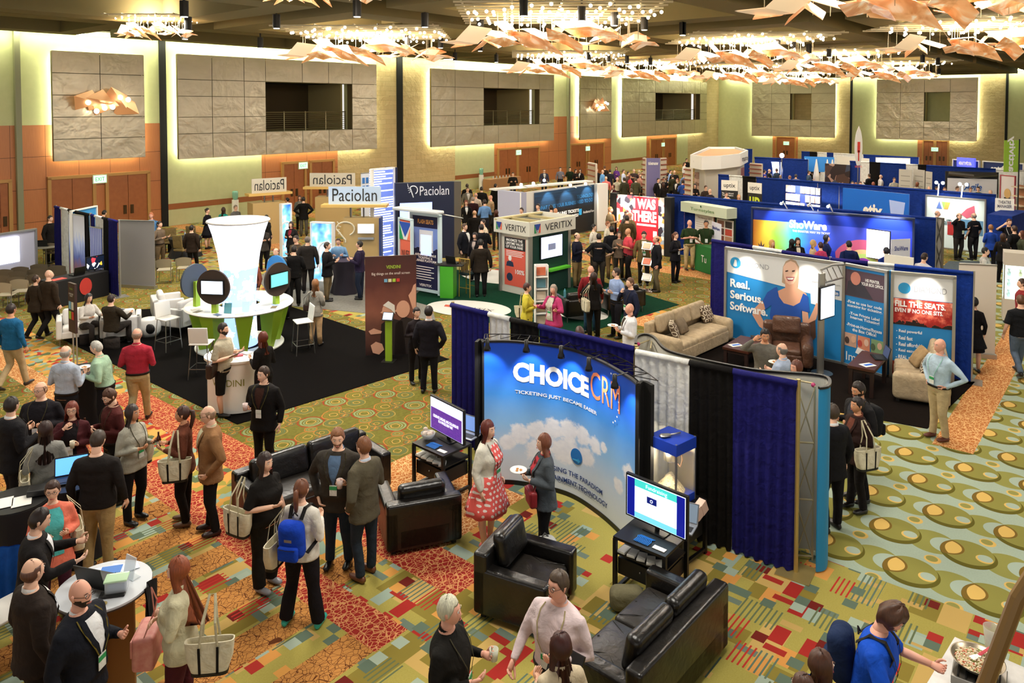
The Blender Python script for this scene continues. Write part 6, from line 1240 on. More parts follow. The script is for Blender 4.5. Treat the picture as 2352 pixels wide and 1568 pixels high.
# near people: head-top pixel, height, heading, build, clothes, hair, arms
NEAR = '''25 698 1.8 168 m1.05 sweater:1d5f8a pants:b59f78 short:2a1c16 dd walk sk:m shoe:2a2420|person in teal blue sweater and khakis walking away past the chair rows
82 632 1.62 165 f1.1 jacket:2c2114 pants:15110f short:3a2618 dd walk hy-25|short person in brown quilted jacket beside the bald man by the black table
112 620 1.76 160 m1.05 jacket:2e2114 pants:141110 bald dd walk hy-30|bald man in dark brown jacket walking beside a shorter companion
150 794 1.78 172 m1.05 shirt:aab4c4 pants:16151a fringe:9a948c hh|man in pale blue grey shirt seen from behind at a black cocktail table
222 783 1.76 278 m1.1 shirt:9ab89c pants:15141a short:a8a49c hh lean.2|grey haired man in pale green shirt eating beside the pale blue shirt
314 757 1.80 188 m1.08 shirt:a8283a pants:b7a276 fringe:8a7060 hh walk hp5 sk:r|man in crimson checked shirt and khakis walking onto the black carpet
512 742 1.78 82 m1.1 tee:b0a68e shorts:191614 short:1f1510 hh beard|bearded man in short sleeved stone shirt reading a tablet at the counter
604 762 1.66 235 f1 sweater:14100f pants:171212 mid:5e2414 hh|woman with dark red curls in black leaning at the white counter
605 842 1.76 350 m1.05 jacket:14110f:3a2018 pants:16130f short:3a2618 hd lan:4a4420 bdg:d8dcd0 hy-20|man in black jacket with big white badge holding a red drink
93 877 1.76 8 m1.15 sweater:17141a pants:141318 fringe:7a5a44 hh gl lan bdg:e0e4ec hy-15|man in glasses and dark grey vest over black sleeves
25 912 1.82 150 m1.05 jacket:171519:e8e8ec pants:151318 short:241a14 hh hy20|tall man in black suit standing at the picture edge, back turned
165 923 1.64 15 f1.1 cardigan:471c20:191317 pants:161418 bob:6e2c1a mh hy10 gl lan:1a1a1a bdg:e4e4ea|woman with copper hair in maroon cardigan holding a wine glass
257 893 1.74 320 m1 shirt:4e1e1c pants:1a1815 short:4c2c1a hh hp25 hy10 beard lan|man in maroon shirt looking down at a bottle
104 968 1.66 215 f1.1 sweater:8b8a84 pants:2a2420 long:2e1710 hh hy-10|woman with long dark hair in grey sweater seen from behind with canvas bag
221 996 1.80 185 m1.15 sweater:1e1a18 pants:a88e60 short:3a2c22 dd hp25 lan:3a3a1c|man in black quarter zip pullover and khakis, back turned, head bowed
303 930 1.68 70 f1.1 blouse:a9a596 pants:131114 mid:2c1a12 hh hy10 lan shoe:101010 sk:m|smiling woman in stone grey blouse with dark shoulder length hair
420 933 1.68 285 f1.1 blouse:6a3a28 pants:17120f pony:3c1e12 hh shoe:6a4a34 sk:m|woman with ponytail in brown lace top holding a beer bottle
482 935 1.78 300 m1.05 jacket:8f6742:cfc8a4 pants:141210 fringe:8a6c52 pp gl hp12 shoe:2c1410 hy-5|man in tan tweed blazer with hand in pocket
120 1105 1.62 35 f1.05 cardigan:ea7a62:5cc8c8 pants:3c1828 short:3c2418 hh gl hy-10 sk:l|woman in coral cardigan and turquoise scarf behind the seated laptop
86 1174 1.74 118 m1.05 jacket:1a1616:e0e0e4 pants:15131a short:241612 rr hp8 lean.1|dark haired man in black suit gesturing over the white round table
72 1284 1.76 142 m1.1 jacket:2b211c:dcd8d4 pants:1c1614 fringe:5a3a2a dd hy15|man in dark brown suit at the corner of the white round table, back turned
182 1333 1.76 82 m1.15 jacket:14161f:eef0f4 pants:15141a bald dh gl beard lan:6a5a1c hy-5 sk:r|bald bearded man in black rimmed glasses and navy suit
412 1285 1.68 278 f1.12 blouse:cdc6a4 pants:4a1a20 vlong:8a4422 cc hp5|woman with long auburn hair in cream sweater by the white table
608 1040 1.68 62 f1.2 tee:15120f wide:16140f vlong:2a1610 hd shoe:8a8a8e|woman with very long brown hair in black tee shirt
692 1102 1.68 168 f1.1 sweater:ded8cc wide:141115 pony:6a3c24 hh shoe:2ab0a0 wide|woman in white top with braid and blue backpack
776 986 1.80 355 m1.15 jacket:39332c:5a7290 jeans:22303c short:8a5c3c ph beard lan:3a3420 hp8 hy15|bearded man in dark grey blazer and denim shirt with drink and green badge
836 1004 1.78 238 m1 jacket:57503f:c8d2e0 jeans:26303a short:7a4c2c hp hy-5 shoe:6a3c20|young man in olive grey tweed blazer and jeans
1120 966 1.70 62 f1.1 cardigan:dcd8c8:e85a54 none mid:5c2014 dd lan shoe:e87a6a hy-5|woman in coral polka dot dress and cream cardigan
1250 997 1.64 285 f1.05 jacket:4c5258:c03a44 pants:121014 mid:6c3a22 hh lan:1a1a1a|woman in grey striped hoodie with plate and red handbag
1283 1312 1.78 322 m1.18 shirt:dcc8ca pants:241c18 short:4a3a2c fh gl lan:a89a70 hy-12 sk:r|man in pale pink shirt talking with open hand beside the armchair
1288 1455 1.66 200 f1 blouse:c8b89a pants:2a2420 long:3a120c hh hy10|woman with dark red hair seen from behind in front of the pink shirt
1030 1370 1.76 75 m1.15 shirt:15130f pants:14110f short:cfc3ac hh lan:3a3420 sk:r hy5|man with pale blond grey hair in black shirt holding a glass
2035 1384 1.80 55 m1.15 tee:1450c8 pants:2a2620 mop:4a2c1a rr lean.2 hp28 beard lan:3a3014 sk:r|man in royal blue and grey polo bending over the serving counter
1886 1495 1.66 100 f1 sweater:2a4a8c pants:2a2420 long:4a2a1a hh|woman with long brown hair beside the royal blue polo
1846 1550 1.62 200 f1 sweater:3a3434 pants:201c1c short:4a2c1c hh|person whose brown crown just shows below the long haired woman
2160 778 1.80 288 m1.1 shirt:b3c8d8 pants:b8a27a bald ii lan:8abcb0 sk:r hy-10 shoe:5a2c20|bald man in light blue shirt, hand on hip, before the cream loveseat
1975 880 1.80 285 m1.05 jacket:1a181a:3a3a40 pants:141216 short:241812 hh hp12 beard sk:m|bearded man in black jacket with dark backpack looking down
1970 912 1.68 288 f1 jacket:2a1814:6a3a2c pants:171214 bun:1f1310 hh hy-5 sk:m|woman in dark brown jacket with hair tied back and canvas bag
1912 928 1.78 200 m1.05 jacket:131216:e0e0e0 pants:121015 short:3a2c20 dd|man in black suit half hidden by the teal display end
1757 757 1.76 350 m1.05 sweater:6c6860 pants:2a2622 short:1c120e uh hp12 sk:m|dark haired man in grey pullover with a plate, hand raised
1797 788 1.76 230 m1.1 shirt:a7b4cc pants:2a2622 fringe:6a6460 hh hy-10|grey haired man in pale blue shirt, back turned, near the plate holder
1830 828 1.74 290 m1 shirt:d8ccc8 pants:2a2622 mid:5a2c18 dd sk:r|man with thinning brown hair peeking over the navy drape
1447 697 1.72 275 m1.05 jacket:e2e4e8:3a2c20 pants:17130f bald hh sk:r|bald man in white vest with brown sleeves striding past the beige sofa
1448 638 1.78 292 m1 sweater:1c2038 pants:b0a078 short:5a3a24 md lan:3a3014|young man in navy sweater lifting food to his mouth
1416 615 1.80 300 m1 shirt:8fa4cc pants:17151c short:2a1a12 hh gl hy-30|man in light blue shirt beside the navy sweater
1364 626 1.70 195 f1.05 blouse:15110f pants:171412 mid:2c140c mm|woman in black seen from behind with white handbag raising a phone
1357 610 1.76 170 m1.1 shirt:7c1c20 jeans:1c3a50 bald dd sk:r|bald man in dark red shirt and jeans behind the black clad woman
1210 650 1.66 85 f1.12 blouse:c9b93c pants:151214 short:3c1c16 hd lan hy10|woman in mustard yellow jacket at the white brochure rack
1272 654 1.66 315 f1.12 cardigan:b83a6c:c8c0b0 pants:181418 vlong:8a7a6c oo hy20 sk:r lan|woman with long grey hair in magenta cardigan and pale scarf
1333 754 1.70 190 f1 sweater:6a2c18 pants:2a2622 short:3a1c12 hh lean.3 hp20|person in russet top bending behind the navy drape
1432 792 1.2 200 f1 sweater:b88a70 pants:2a2622 long:a06a44 hh|person whose auburn crown shows above the drape by the clear wrap
724 641 1.66 170 f1 blouse:8f8a80 pants:cfa97c mid:8a5a34 hh hy10|woman in grey cardigan and tan trousers at the round counter
985 703 1.80 172 m1.05 jacket:16131a:d8d8dc pants:131116 short:1c120e pd hy-8|man in black suit, back turned, beside the theatre banner
957 706 1.64 25 f1 blouse:1a1214 pants:1a1416 bun:1a0f0c hh lean.05|dark haired woman facing the black suited man by the theatre banner
203 674 1.70 60 f1 blouse:cfc8c0 pants:2a2420 mid:1a1112 rr sit lean.15|seated woman with dark hair in white hooded top
255 676 1.76 165 m1.1 sweater:2c2418 pants:2a2420 short:2c1a12 rr sit|seated man in dark olive shirt holding a tablet'''
for row in NEAR.split('\n'): person(row)
IX = {i: r.split('|')[1] for i, r in enumerate(NEAR.split('\n'))}
def who(t): return next(i for i, l_ in IX.items() if t in l_)
for t, s_, lab in (('grey sweater seen', 1, 'canvas tote with black webbing on the grey sweater shoulder'), ('stone grey blouse', 1, 'canvas tote behind the smiling dark haired woman'), ('brown lace', 1, 'canvas tote with a crest hanging from the ponytailed woman'), ('auburn hair in cream', 1, 'canvas tote on the back shoulder of the cream sweater'), ('very long brown', -1, 'canvas tote beside the black tee shirt, hanging low'), ('white top with braid', 1, 'canvas tote swinging beside the blue backpack'), ('hair tied back', 1, 'canvas tote with black base and red heart carried by the brown jacket'), ('black seen from behind with white', 1, 'white handbag on the shoulder of the woman raising a phone'), ('coral cardigan and turq', 1, 'canvas tote beside the coral cardigan'), ('mustard yellow', 1, 'black and white tote behind the mustard jacket')): tote(who(t), s_, lab, y={'lace': -.08, 'tied': -.05, 'auburn': .34, 'very long': .2}.get(next((k_ for k_ in ('lace', 'tied', 'auburn', 'very long') if k_ in t), ''), .12), z=.78)
backpack(who('white top with braid'), 'bright blue school backpack with front pocket', '1440b8'); backpack(who('royal blue'), 'navy backpack on the royal blue polo', '1a2a4c'); backpack(who('dark backpack'), 'black backpack on the man looking down', '141417')
h0 = who('denim shirt'); cup(hold(h0, 1), 'clear plastic cup with red drink, held before the green badge'); cup(hold(who('olive grey tweed'), 0), 'clear plastic cup with red drink held by the olive tweed blazer')
cup(hold(who('big white badge'), 0), 'small dark red drink in the black jacketed man hand', fill='5a1a14'); cup(hold(who('copper hair'), 1), 'stemmed wine glass held by the copper haired woman', 'e8e0c8', .035, .1, 'glass', 'c8a860')
cup(hold(who('pale blond grey'), 1), 'tumbler with straw held by the blond grey haired man', 'e8ecdc', .04, .1, 'glass', 'c8c07a'); plate_(hold(who('striped hoodie'), 0, .03), 'white plate of snacks held by the striped hoodie'); plate_(hold(who('pale green shirt'), 0, .03), 'small plate held by the pale green shirt')
plate_(hold(who('grey pullover with a plate'), 1, .03), 'white plate held by the grey pullover'); plate_(hold(who('bald man in white vest'), 0, .03), 'small white plate carried past the beige sofa')
bottle(hold(who('brown lace'), 0, .04), 'brown beer bottle held by the ponytailed woman'); bottle(hold(who('looking down at a bottle'), 0, .04), 'bottle with white label held by the maroon shirt')
def slabthing(nm, lab, cat, p, dims, m, rx=0, rz=0.0, scr=None):
    t = thing(nm, lab, cat, p, rz); MB().box((0, 0, 0), dims, rx=rx).build('shell', m, t, bevel=.003)
    if scr: MB().box((0, -.001, dims[2] / 2 + .001), (dims[0] * .88, dims[1] * .88, .002), rx=rx).build('display', scr, t)
    return t
slabthing('tablet', 'black tablet held by the bearded man at the counter', 'tablet', hold(who('reading a tablet'), 0, .03), (.2, .27, .01), BLK, R(-25), R(80)); slabthing('tablet', 'tablet with blue page held by the seated olive shirt', 'tablet', hold(who('holding a tablet'), 1, .03), (.2, .26, .01), WHT, R(20), R(200), glow('a8b8f0', 1.0))
slabthing('folder', 'black folder tucked under the pink shirted arm', 'folder', onbody(who('pale pink'), (.2, -.18, 1.12)), (.32, .23, .03), BLK, R(60), R(322)); slabthing('phone', 'phone raised by the woman in black', 'phone', hold(who('raising a phone'), 1, .03), (.08, .012, .15), BLK, 0, R(195))
slabthing('phone', 'phone held low by the smiling grey bloused woman', 'phone', hold(who('stone grey blouse'), 1, .02), (.075, .14, .01), BLK, R(-20), R(70))
def handbag(lab, pi, v, m, dims=(.26, .1, .22)):
    p = onbody(pi, v); o_ = PEOPLE[pi][0]; t = thing('handbag', lab, 'bag', p, o_.rotation_euler.z); MB().rbox((0, 0, 0), dims, .035).build('bag_body', m, t, smooth=True); MB().rbox((0, -dims[1] / 2, dims[2] * .18), (dims[0] * .95, .02, dims[2] * .5), .01).build('flap', m, t, smooth=True)
    zt = (1.45 - v[2]) * o_.scale.x; MB().tube([(-dims[0] * .45, 0, dims[2] * .4), (-dims[0] * .3, .05, zt * .6), (0 - v[0] * .6, .06, zt), (dims[0] * .2, .08, zt * .6), (dims[0] * .45, 0, dims[2] * .4)], .007, 5).build('strap', m, t); return t
handbag('dark red leather handbag across the striped hoodie', who('striped hoodie'), (.05, -.20, .92), mat('red_leather', '8a2228', .4)); handbag('brown shoulder bag behind the bearded tablet reader', who('reading a tablet'), (-.24, .08, .95), mat('brown_leather', '2c1814', .4), (.34, .12, .28)); handbag('pink flowered handbag at the cream sweater elbow', who('auburn hair'), (-.12, -.34, .84), mat('pink_floral', None, .6, fn=lambda: mixc(noise_x(coords()[1], 14, 3), 'c8605c', 'f0b8a8')), (.36, .2, .32)); handbag('small brown purse on the grey cardigan hip', who('tan trousers'), (.22, .02, 1.0), mat('brown_leather', '2c1814', .4), (.2, .09, .18))
# polka dots on the coral dress and its skirt
def dots():
    (x, y, z), ob = coords(); u, v = fr(x * 15 + .5 * fl(fr(z * 7.5) * 2)) - .5, fr(z * 15) - .5; return mixc(hyp(u, v) < .27, 'e85f58', 'f4e6de')
pd = PEOPLE[who('polka')]; DM = mat('polka_dots', None, .8, fn=dots); o_ = pd[0]
for c in o_.children:
    if c.name.startswith('shirt_front'): c.data.materials[0] = DM
S = pd[3]; mb = MB(); rr_ = []
for z, fl2 in ((.52, .13), (.62, .10), (.75, .06), (.86, .03), (.95, .016), (1.04, .012)):
    q = [S(2 * math.pi * j / 40, max(.86, z), .012, fl2 + (.018 * math.sin(9 * 2 * math.pi * j / 40) if z < .8 else 0)) for j in range(40)]
    for p in q: p.z += z - max(.86, z)
    rr_.append(q)
mb.loft(rr_).build('skirt', DM, o_, smooth=True)
# ---------------------------------------------------------------- seating
LE = mat('black_leather', '120f0d', .32, spec=.6, bump=(9, .25, .03)); LS = mat('black_leather_seat', '2a2622', .38, spec=.5, bump=(9, .3, .03)); WL_ = mat('white_leather', 'dedbd6', .4, bump=(5, .2, .03)); BGE = cloth('b5a183', .9); BRL = mat('brown_leather_seat', '5a3c2c', .35, bump=(6, .6, .06))
def sofa(name, label, cat, c, r_, w_, d_, m, ms, seats=1, hb=.8, ha=.6, hs=.42, aw=.18, tuft=False, roll=False, legs=None, rad=.04, group=None):
    o = thing(name, label, cat, (c[0], c[1], 0), R(r_), group); z0 = .06 if not legs else .18
    MB().rbox((0, .02, (z0 + .3) / 2 + .02), (w_ - 2 * aw + .03, d_ - .04, .3 - z0 + .04), .02).build('base', m, o, smooth=True)
    for sx in (-1, 1): MB().rbox((sx * (w_ / 2 - aw / 2), 0, (ha + z0) / 2), (aw, d_, ha - z0), rad if not roll else aw * .48).build('arm', m, o, smooth=True)
    MB().rbox((0, d_ / 2 - .09, (hb - .12 + z0) / 2), (w_ - (0 if not roll else .1), .18, hb - .12 - z0), rad).build('back', m, o, smooth=True)
    sw_ = (w_ - 2 * aw) / seats
    for k in range(seats):
        x = -w_ / 2 + aw + sw_ * (k + .5); MB().rbox((x, -.08, hs - .06), (sw_ - .01, d_ - .26, .18), .05, puff=.035).build('seat_cushion', ms, o, smooth=True)
        MB().rbox((x, d_ / 2 - .25, hb - .16), (sw_ - .01, .17, .40), .075, rx=R(-12), puff=.0).build('back_cushion', m, o, smooth=True)
        if tuft:
            mb = MB()
            for (a, b) in ((-.16, -.05), (.16, -.05), (0, -.28), (0, .14)): mb.ball((x + a, -.08 + b, hs + .045), (.014, .014, .006), 8, 4)
            mb.build('button', LE, o); mb = MB()
            for (a, b), (a2, b2) in (((-.16, -.05), (0, -.28)), ((.16, -.05), (0, -.28)), ((-.16, -.05), (0, .14)), ((.16, -.05), (0, .14)), ((-.16, -.05), (-.3, -.3)), ((.16, -.05), (.3, -.3)), ((-.16, -.05), (-.3, .15)), ((.16, -.05), (.3, .15))):
                a, a2 = (max(-sw_ / 2 + .03, min(sw_ / 2 - .03, q)) for q in (a, a2)); mb.tube([(x + a, -.08 + b, hs + .052), (x + (a + a2) / 2, -.08 + (b + b2) / 2, hs + .052), (x + a2, -.08 + b2, hs + .035)], .004, 4)
            mb.build('crease', LE, o)
    for sx in (-1, 1):
        for sy in (-1, 1):
            mb = MB()
            if legs: mb.cyl((sx * (w_ / 2 - .08), sy * (d_ / 2 - .08), 0), (sx * (w_ / 2 - .08), sy * (d_ / 2 - .08), z0 + .02), .014, 8)
            else: mb.box((sx * (w_ / 2 - .1), sy * (d_ / 2 - .1), .035), (.06, .06, .07))
            mb.build('leg', legs or BLK, o)
    return o
sofa('armchair', 'black leather armchair with its back to the viewer, below the gadget table', 'armchair', (-1.3, 10.34), 199, 1.02, .92, LE, LE)
sofa('sofa', 'black leather sofa behind the men with red drinks', 'sofa', (-2.95, 11.15), 42, 2.15, .9, LE, LS, 2, tuft=True)
sofa('armchair', 'black leather armchair before the sky print, facing the tufted loveseat', 'armchair', (.17, 8.8), 63, .95, .92, LE, LS, 1, hb=.9, tuft=True)
sofa('sofa', 'black leather tufted loveseat beside the fundraising screen table', 'sofa', (1.40, 7.68), 229, 1.82, .95, LE, LS, 2, hb=.88, tuft=True)
sofa('sofa', 'beige fabric sofa with patterned pillows beside the blonde woman poster', 'sofa', (4.32, 18.3), 46, 2.6, 1.0, BGE, BGE, 3, hb=.95, ha=.62, roll=True, aw=.24)
sofa('sofa', 'beige fabric loveseat behind the bald man in light blue', 'sofa', (8.45, 15.6), -116, 1.8, 1.02, BGE, BGE, 2, hb=.95, ha=.62, roll=True, aw=.24)
sofa('armchair', 'brown leather recliner below the blonde woman poster', 'armchair', (6.3, 17.3), -20, 1.15, 1.0, BRL, BRL, 1, hb=1.0, ha=.62, roll=True, aw=.26, rad=.09)
def pillow(label, p, r_, m, rx=65, s=.42): t = thing('pillow', label, 'pillow', p, R(r_)); MB().rbox((0, 0, 0), (s, s, .09), .045, rx=R(rx), puff=.05).build('pillow_cover', m, t, smooth=True)
def trell():
    (x, y, z), ob = coords(); a = fr((x + z) * 5.5) - .5; b = fr((x - z) * 5.5 + .5) - .5; d = hyp(a, b); return mixc(inr(d, .28, .42), '5e4c3a', 'd8ccb4')
TRL = mat('trellis_fabric', None, .9, fn=trell)
def onsofa(u, v, z, c=(4.32, 18.3), r_=46): a = R(r_); return (c[0] + u * math.cos(a) - v * math.sin(a), c[1] + u * math.sin(a) + v * math.cos(a), z)
pillow('trellis pattern pillow by the far arm of the beige sofa', onsofa(.95, .1, .68), 40, TRL); pillow('trellis pattern pillow leaning at the near arm of the beige sofa', onsofa(-.75, -.02, .66), 75, TRL); pillow('plain taupe pillow in the middle of the beige sofa', onsofa(-.3, .05, .64), 46, cloth('7c6c58'), 60, .36)
pillow('trellis pattern pillow on the cream loveseat', onsofa(.25, .12, .68, (8.45, 15.6), -116), -116, TRL); pillow('tan ruffled pillow on the cream loveseat', onsofa(-.25, .0, .66, (8.45, 15.6), -116), -100, cloth('a08560'), 55, .44)
for i, (x, y, r_, lab) in enumerate(((-10.95, 19.0, 30, 'white leather cube chair behind the pole sign'), (-9.9, 19.1, 205, 'white leather cube chair with its back to the viewer'), (-9.55, 20.9, 120, 'white leather cube chair farthest from the pole sign'), (-8.75, 20.0, 250, 'white leather cube chair behind the wire stool'))):
    sofa('lounge_chair', lab, 'lounge chair', (x, y), r_, .92, .78, WL_, WL_, 1, hb=.78, ha=.66, legs=STEEL, aw=.13)
sofa('lounge_chair', 'black cube lounge chair with chrome frame by the kiosk', 'lounge chair', (1.75, 21.0), 200, .9, .8, LE, LE, 1, hb=.75, ha=.66, legs=STEEL, aw=.12); sofa('lounge_chair', 'black cube lounge chair behind the black clad woman', 'lounge chair', (3.1, 21.8), 205, 1.3, .8, LE, LE, 1, hb=.75, ha=.66, legs=STEEL, aw=.12)
o = thing('side_table', 'small white drum side table with round dark opening', 'side table', (-9.35, 19.45, 0)); MB().lathe((0, 0, 0), [(.2, 0), (.27, .12), (.28, .28), (.22, .42), (.2, .45), (0, .45)], 24).build('drum', WL_, o, smooth=True); MB().ball((.12, -.23, .24), (.13, .06, .13), 14, 8).build('opening', BLK, o)
def stool(label, x, y, r_, g='white wire frame stools'):
    o = thing('bar_stool', label, 'bar stool', (x, y, 0), R(r_), g); sz = .78
    MB().rbox((0, 0, sz), (.42, .4, .03), .014).build('seat', WHT, o, smooth=True); MB().rbox((0, .2, sz + .2), (.42, .025, .36), .012, rx=R(-8)).build('backrest', WHT, o, smooth=True)
    for sx in (-1, 1):
        for sy in (-1, 1): MB().tube([(sx * .17, sy * .16, sz), (sx * .22, sy * .22, .02)], .011, 6).build('leg', STEEL, o)
    MB().tube([(-.21, -.21, .25), (.21, -.21, .25), (.21, .21, .25), (-.21, .21, .25), (-.21, -.21, .25)], .009, 6).build('foot_rail', STEEL, o)
stool('white stool with wire legs before the white cube chairs', -8.35, 18.3, 60); stool('white stool with wire legs beside the grey cardigan woman', -5.0, 18.05, -60); stool('white stool behind the bearded tablet reader', -6.75, 16.4, 180)
CHT = mat('taupe_plastic', '6b5f4c', .5); CHL = mat('pale_plastic', 'a89c84', .5)
def chair(label, x, y, r_, group=None, m=None, seat=None):
    o = thing('stacking_chair', label, 'chair', (x, y, 0), R(r_), group); m = m or CHT
    MB().rbox((0, 0, .45), (.46, .44, .03), .014).build('seat', seat or m, o, smooth=True)
    v, f = grid(10, 5, lambda a, b: Vector(((a - .5) * .5, .2 + .05 * (1 - (2 * a - 1) ** 2) + .05 * b, .56 + (.30 - .06 * (2 * a - 1) ** 2) * b))); mb = MB(); mb.add(v, f); mb.add([p + Vector((0, .012, 0)) for p in v], [q[::-1] for q in f]); mb.build('backrest', m, o, smooth=True)
    for sx in (-1, 1):
        MB().tube([(sx * .2, -.19, .44), (sx * .22, -.22, .01)], .011, 6).build('leg', STEEL, o); MB().tube([(sx * .235, .25, .78), (sx * .22, .2, .44), (sx * .23, .26, .01)], .011, 6).build('leg', STEEL, o)
    return o
c0 = chair('taupe plastic chair in the rows facing the glaring projection, only its rounded back showing', *P(16, 615, .84).xy, 196, 'audience chairs facing the projection')
for q in ((52, 609), (95, 603), (136, 606), (9, 629), (46, 619), (89, 613), (138, 617), (43, 632), (89, 625)): c = copy_tree(c0); c.location = (*P(*q, .84).xy, 0)
chair('taupe chair with lit seat, nearest of the rows at the picture edge', *P(15, 645, .84).xy, 188, 'audience chairs facing the projection', CHL); chair('taupe chair with papers on its seat beside the brown quilted jacket', *P(53, 637, .84).xy, 190, 'audience chairs facing the projection', CHL)
chair('pale chair facing the viewer beside the grey roll up banner', *P(378, 592, .84).xy, 195, None, CHL); chair('pale chair with papers right of its twin by the grey roll up banner', *P(424, 588, .84).xy, 195, None, CHL); chair('grey chair beside the small round laptop table', *P(118, 556, .84).xy, 200, None, CHT)
o = chair('white plastic chair at the picture edge beside the blue cloth', *P(5, 1330, .8).xy, 150, None, WHT)
BAN = cloth('7c6840')
def banquet(label, x, y, r_, g='tan banquet chairs at the black clothed table'):
    o = thing('banquet_chair', label, 'chair', (x, y, 0), R(r_), g); MB().rbox((0, 0, .45), (.46, .44, .08), .03).build('seat', BAN, o, smooth=True); MB().rbox((0, .23, .78), (.44, .05, .5), .025, rx=R(-6)).build('backrest', BAN, o, smooth=True)
    for sx in (-1, 1):
        for sy in (-1, 1): MB().cyl((sx * .2, sy * .19, 0), (sx * .2, sy * .19, .42), .012, 6).build('leg', BLK, o)
for px, py, a, lab in ((392, 530, 200, 'tan banquet chair nearest the black wall slot'), (418, 546, 160, 'tan banquet chair behind the walking person in brown'), (446, 524, 170, 'tan banquet chair beside the long coated visitor')): p = P(px, py, .9); banquet(lab, p.x, p.y, a)
def table_cloth(label, x, y, r_, h, m, top=None, flare=1.05):
    o = thing('cocktail_table', label, 'table', (x, y, 0)); mb = MB(); n = 40
    mb.loft([[Vector(((r_ * s_ + (.03 * (1 - z / h)) * math.sin(8 * 2 * math.pi * j / n)) * math.cos(2 * math.pi * j / n), (r_ * s_ + (.03 * (1 - z / h)) * math.sin(8 * 2 * math.pi * j / n)) * math.sin(2 * math.pi * j / n), z)) for j in range(n)] for z, s_ in ((.02, flare), (h * .5, .8), (h - .05, 1.0), (h, 1.0))]); mb.build('table_cover', m, o, smooth='auto')
    if top: MB().cyl((0, 0, h + .001), (0, 0, h + .012), r_ * .98, 28).build('tabletop', top, o)
    return o
table_cloth('tall black clothed cocktail table between the two grey haired men', -7.9, 13.9, .42, 1.05, DK); table_cloth('tall purple black clothed table where a man in blue leans', -5.3, 24.0, .42, 1.05, mat('plum_cloth', '17101f', .8), paint('2a2036', .5)); p = P(425, 545, .75); table_cloth('low black clothed table by the wall with water bottle', p.x, p.y, .6, .75, DK)
table_cloth('black pedestal table holding the open laptop', -5.75, 9.75, .34, 1.02, DK, BLK); table_cloth('round black table with white papers at the picture edge', -6.2, 9.35, .38, .98, DK, BLK)
laptop('open laptop with bright blue screen on the black pedestal', (-5.75, 9.75, 1.035), R(25), glow('5aa0ff', 1.0), .4)
for dx, dy, lab in ((-6.3, 9.25, 'white sheet on the round black table'), (-6.1, 9.3, 'curled white strip on the round black table')): t = thing('paper', lab, 'paper', (dx, dy, .998), R(30)); MB().box((0, 0, .002), (.21, .28, .003)).build('sheet', WHT, t)
t = thing('printer', 'small black device beside the laptop', 'device', (-6.0, 9.5, .995), R(20)); MB().rbox((0, 0, .04), (.26, .2, .08), .015).build('case', BLK, t, smooth=True)
# white round table with things on it
WX, WY = -4.12, 7.52
o = thing('round_table', 'white round high table loaded with a laptop and clear box', 'table', (WX, WY, 0)); MB().cyl((0, 0, 1.045), (0, 0, 1.07), .44, 48).build('tabletop', paint('c8ccd2', .35), o, bevel=.004); MB().cyl((0, 0, 1.035), (0, 0, 1.046), .445, 48).build('rim', paint('3a2a20', .5), o)
MB().box((.0, .0, .52), (.6, .03, 1.02)).box((.0, .0, .52), (.03, .6, 1.02)).build('plywood_base', paint('9a6a34', .5), o)
def onw(x, y): return (WX + x, WY + y, 1.072)
laptop('silver edged laptop facing away on the white round table', onw(-.06, .06), R(165), glow('8ab4d8', .6), .32, BLK)
t = thing('storage_box', 'clear plastic box with green lid rim on the white table', 'box', onw(.18, -.1), R(15)); MB().rbox((0, 0, .07), (.2, .14, .13), .02).build('box_body', mat('clear_box', 'd6dce0', .15, alpha=.55), t, smooth=True); MB().rbox((0, 0, .14), (.215, .155, .018), .008).build('lid', mat('clear_lid', 'c8ecc0', .2, alpha=.7), t, smooth=True); MB().box((0, 0, .03), (.17, .11, .03)).build('contents', paint('8aa4c8', .6), t)
t = thing('papers', 'fan of blue and white leaflets on the white round table', 'papers', onw(-.02, .26), R(10)); [MB().box((dx, dy, .003 + .002 * k), (.2, .14, .002), rz=a).build('leaflet', paint(c, .5), t) for k, (dx, dy, a, c) in enumerate(((-.1, 0, .2, 'e8ecf4'), (.03, .02, -.2, 'f4f4f4'), (.12, .0, .5, 'dfe8f4'), (-.04, -.01, .1, '3a7ad0')))]
t = thing('pens', 'heap of dark green pens on the white round table', 'pens', onw(.04, .1)); mb = MB()
for k in range(22): a = rnd.uniform(0, 6.3); x, y = rnd.uniform(-.06, .06), rnd.uniform(-.04, .04); mb.tube([(x - .06 * math.cos(a), y - .06 * math.sin(a), .006 + .001 * k), (x + .06 * math.cos(a), y + .06 * math.sin(a), .008 + .001 * k)], .004, 5)
mb.build('pen', paint('2c3a1e', .4), t)['kind'] = 'stuff'
t = thing('card_holder', 'clear upright card holder on the white round table', 'holder', onw(.2, .12), R(-30)); MB().box((0, 0, .11), (.16, .01, .22), rx=R(-12)).box((0, .02, .004), (.16, .09, .006)).build('holder_body', mat('clear_acrylic', 'e4ecf0', .1, alpha=.45), t)
t = thing('keys', 'gold keys on the edge of the white table', 'keys', onw(.1, -.32), R(25)); MB().tube([(-.1, 0, .006), (.02, 0, .006)], .005, 5).disc((.06, 0, .004), .03, 12, 'z', th=.006).build('key', paint('c8b070', .3, .8), t)
t = thing('pouch', 'black case under the clear plastic box', 'case', onw(.17, -.16), R(12)); MB().rbox((0, 0, .012), (.24, .1, .02), .008).build('case_body', BLK, t, smooth=True)
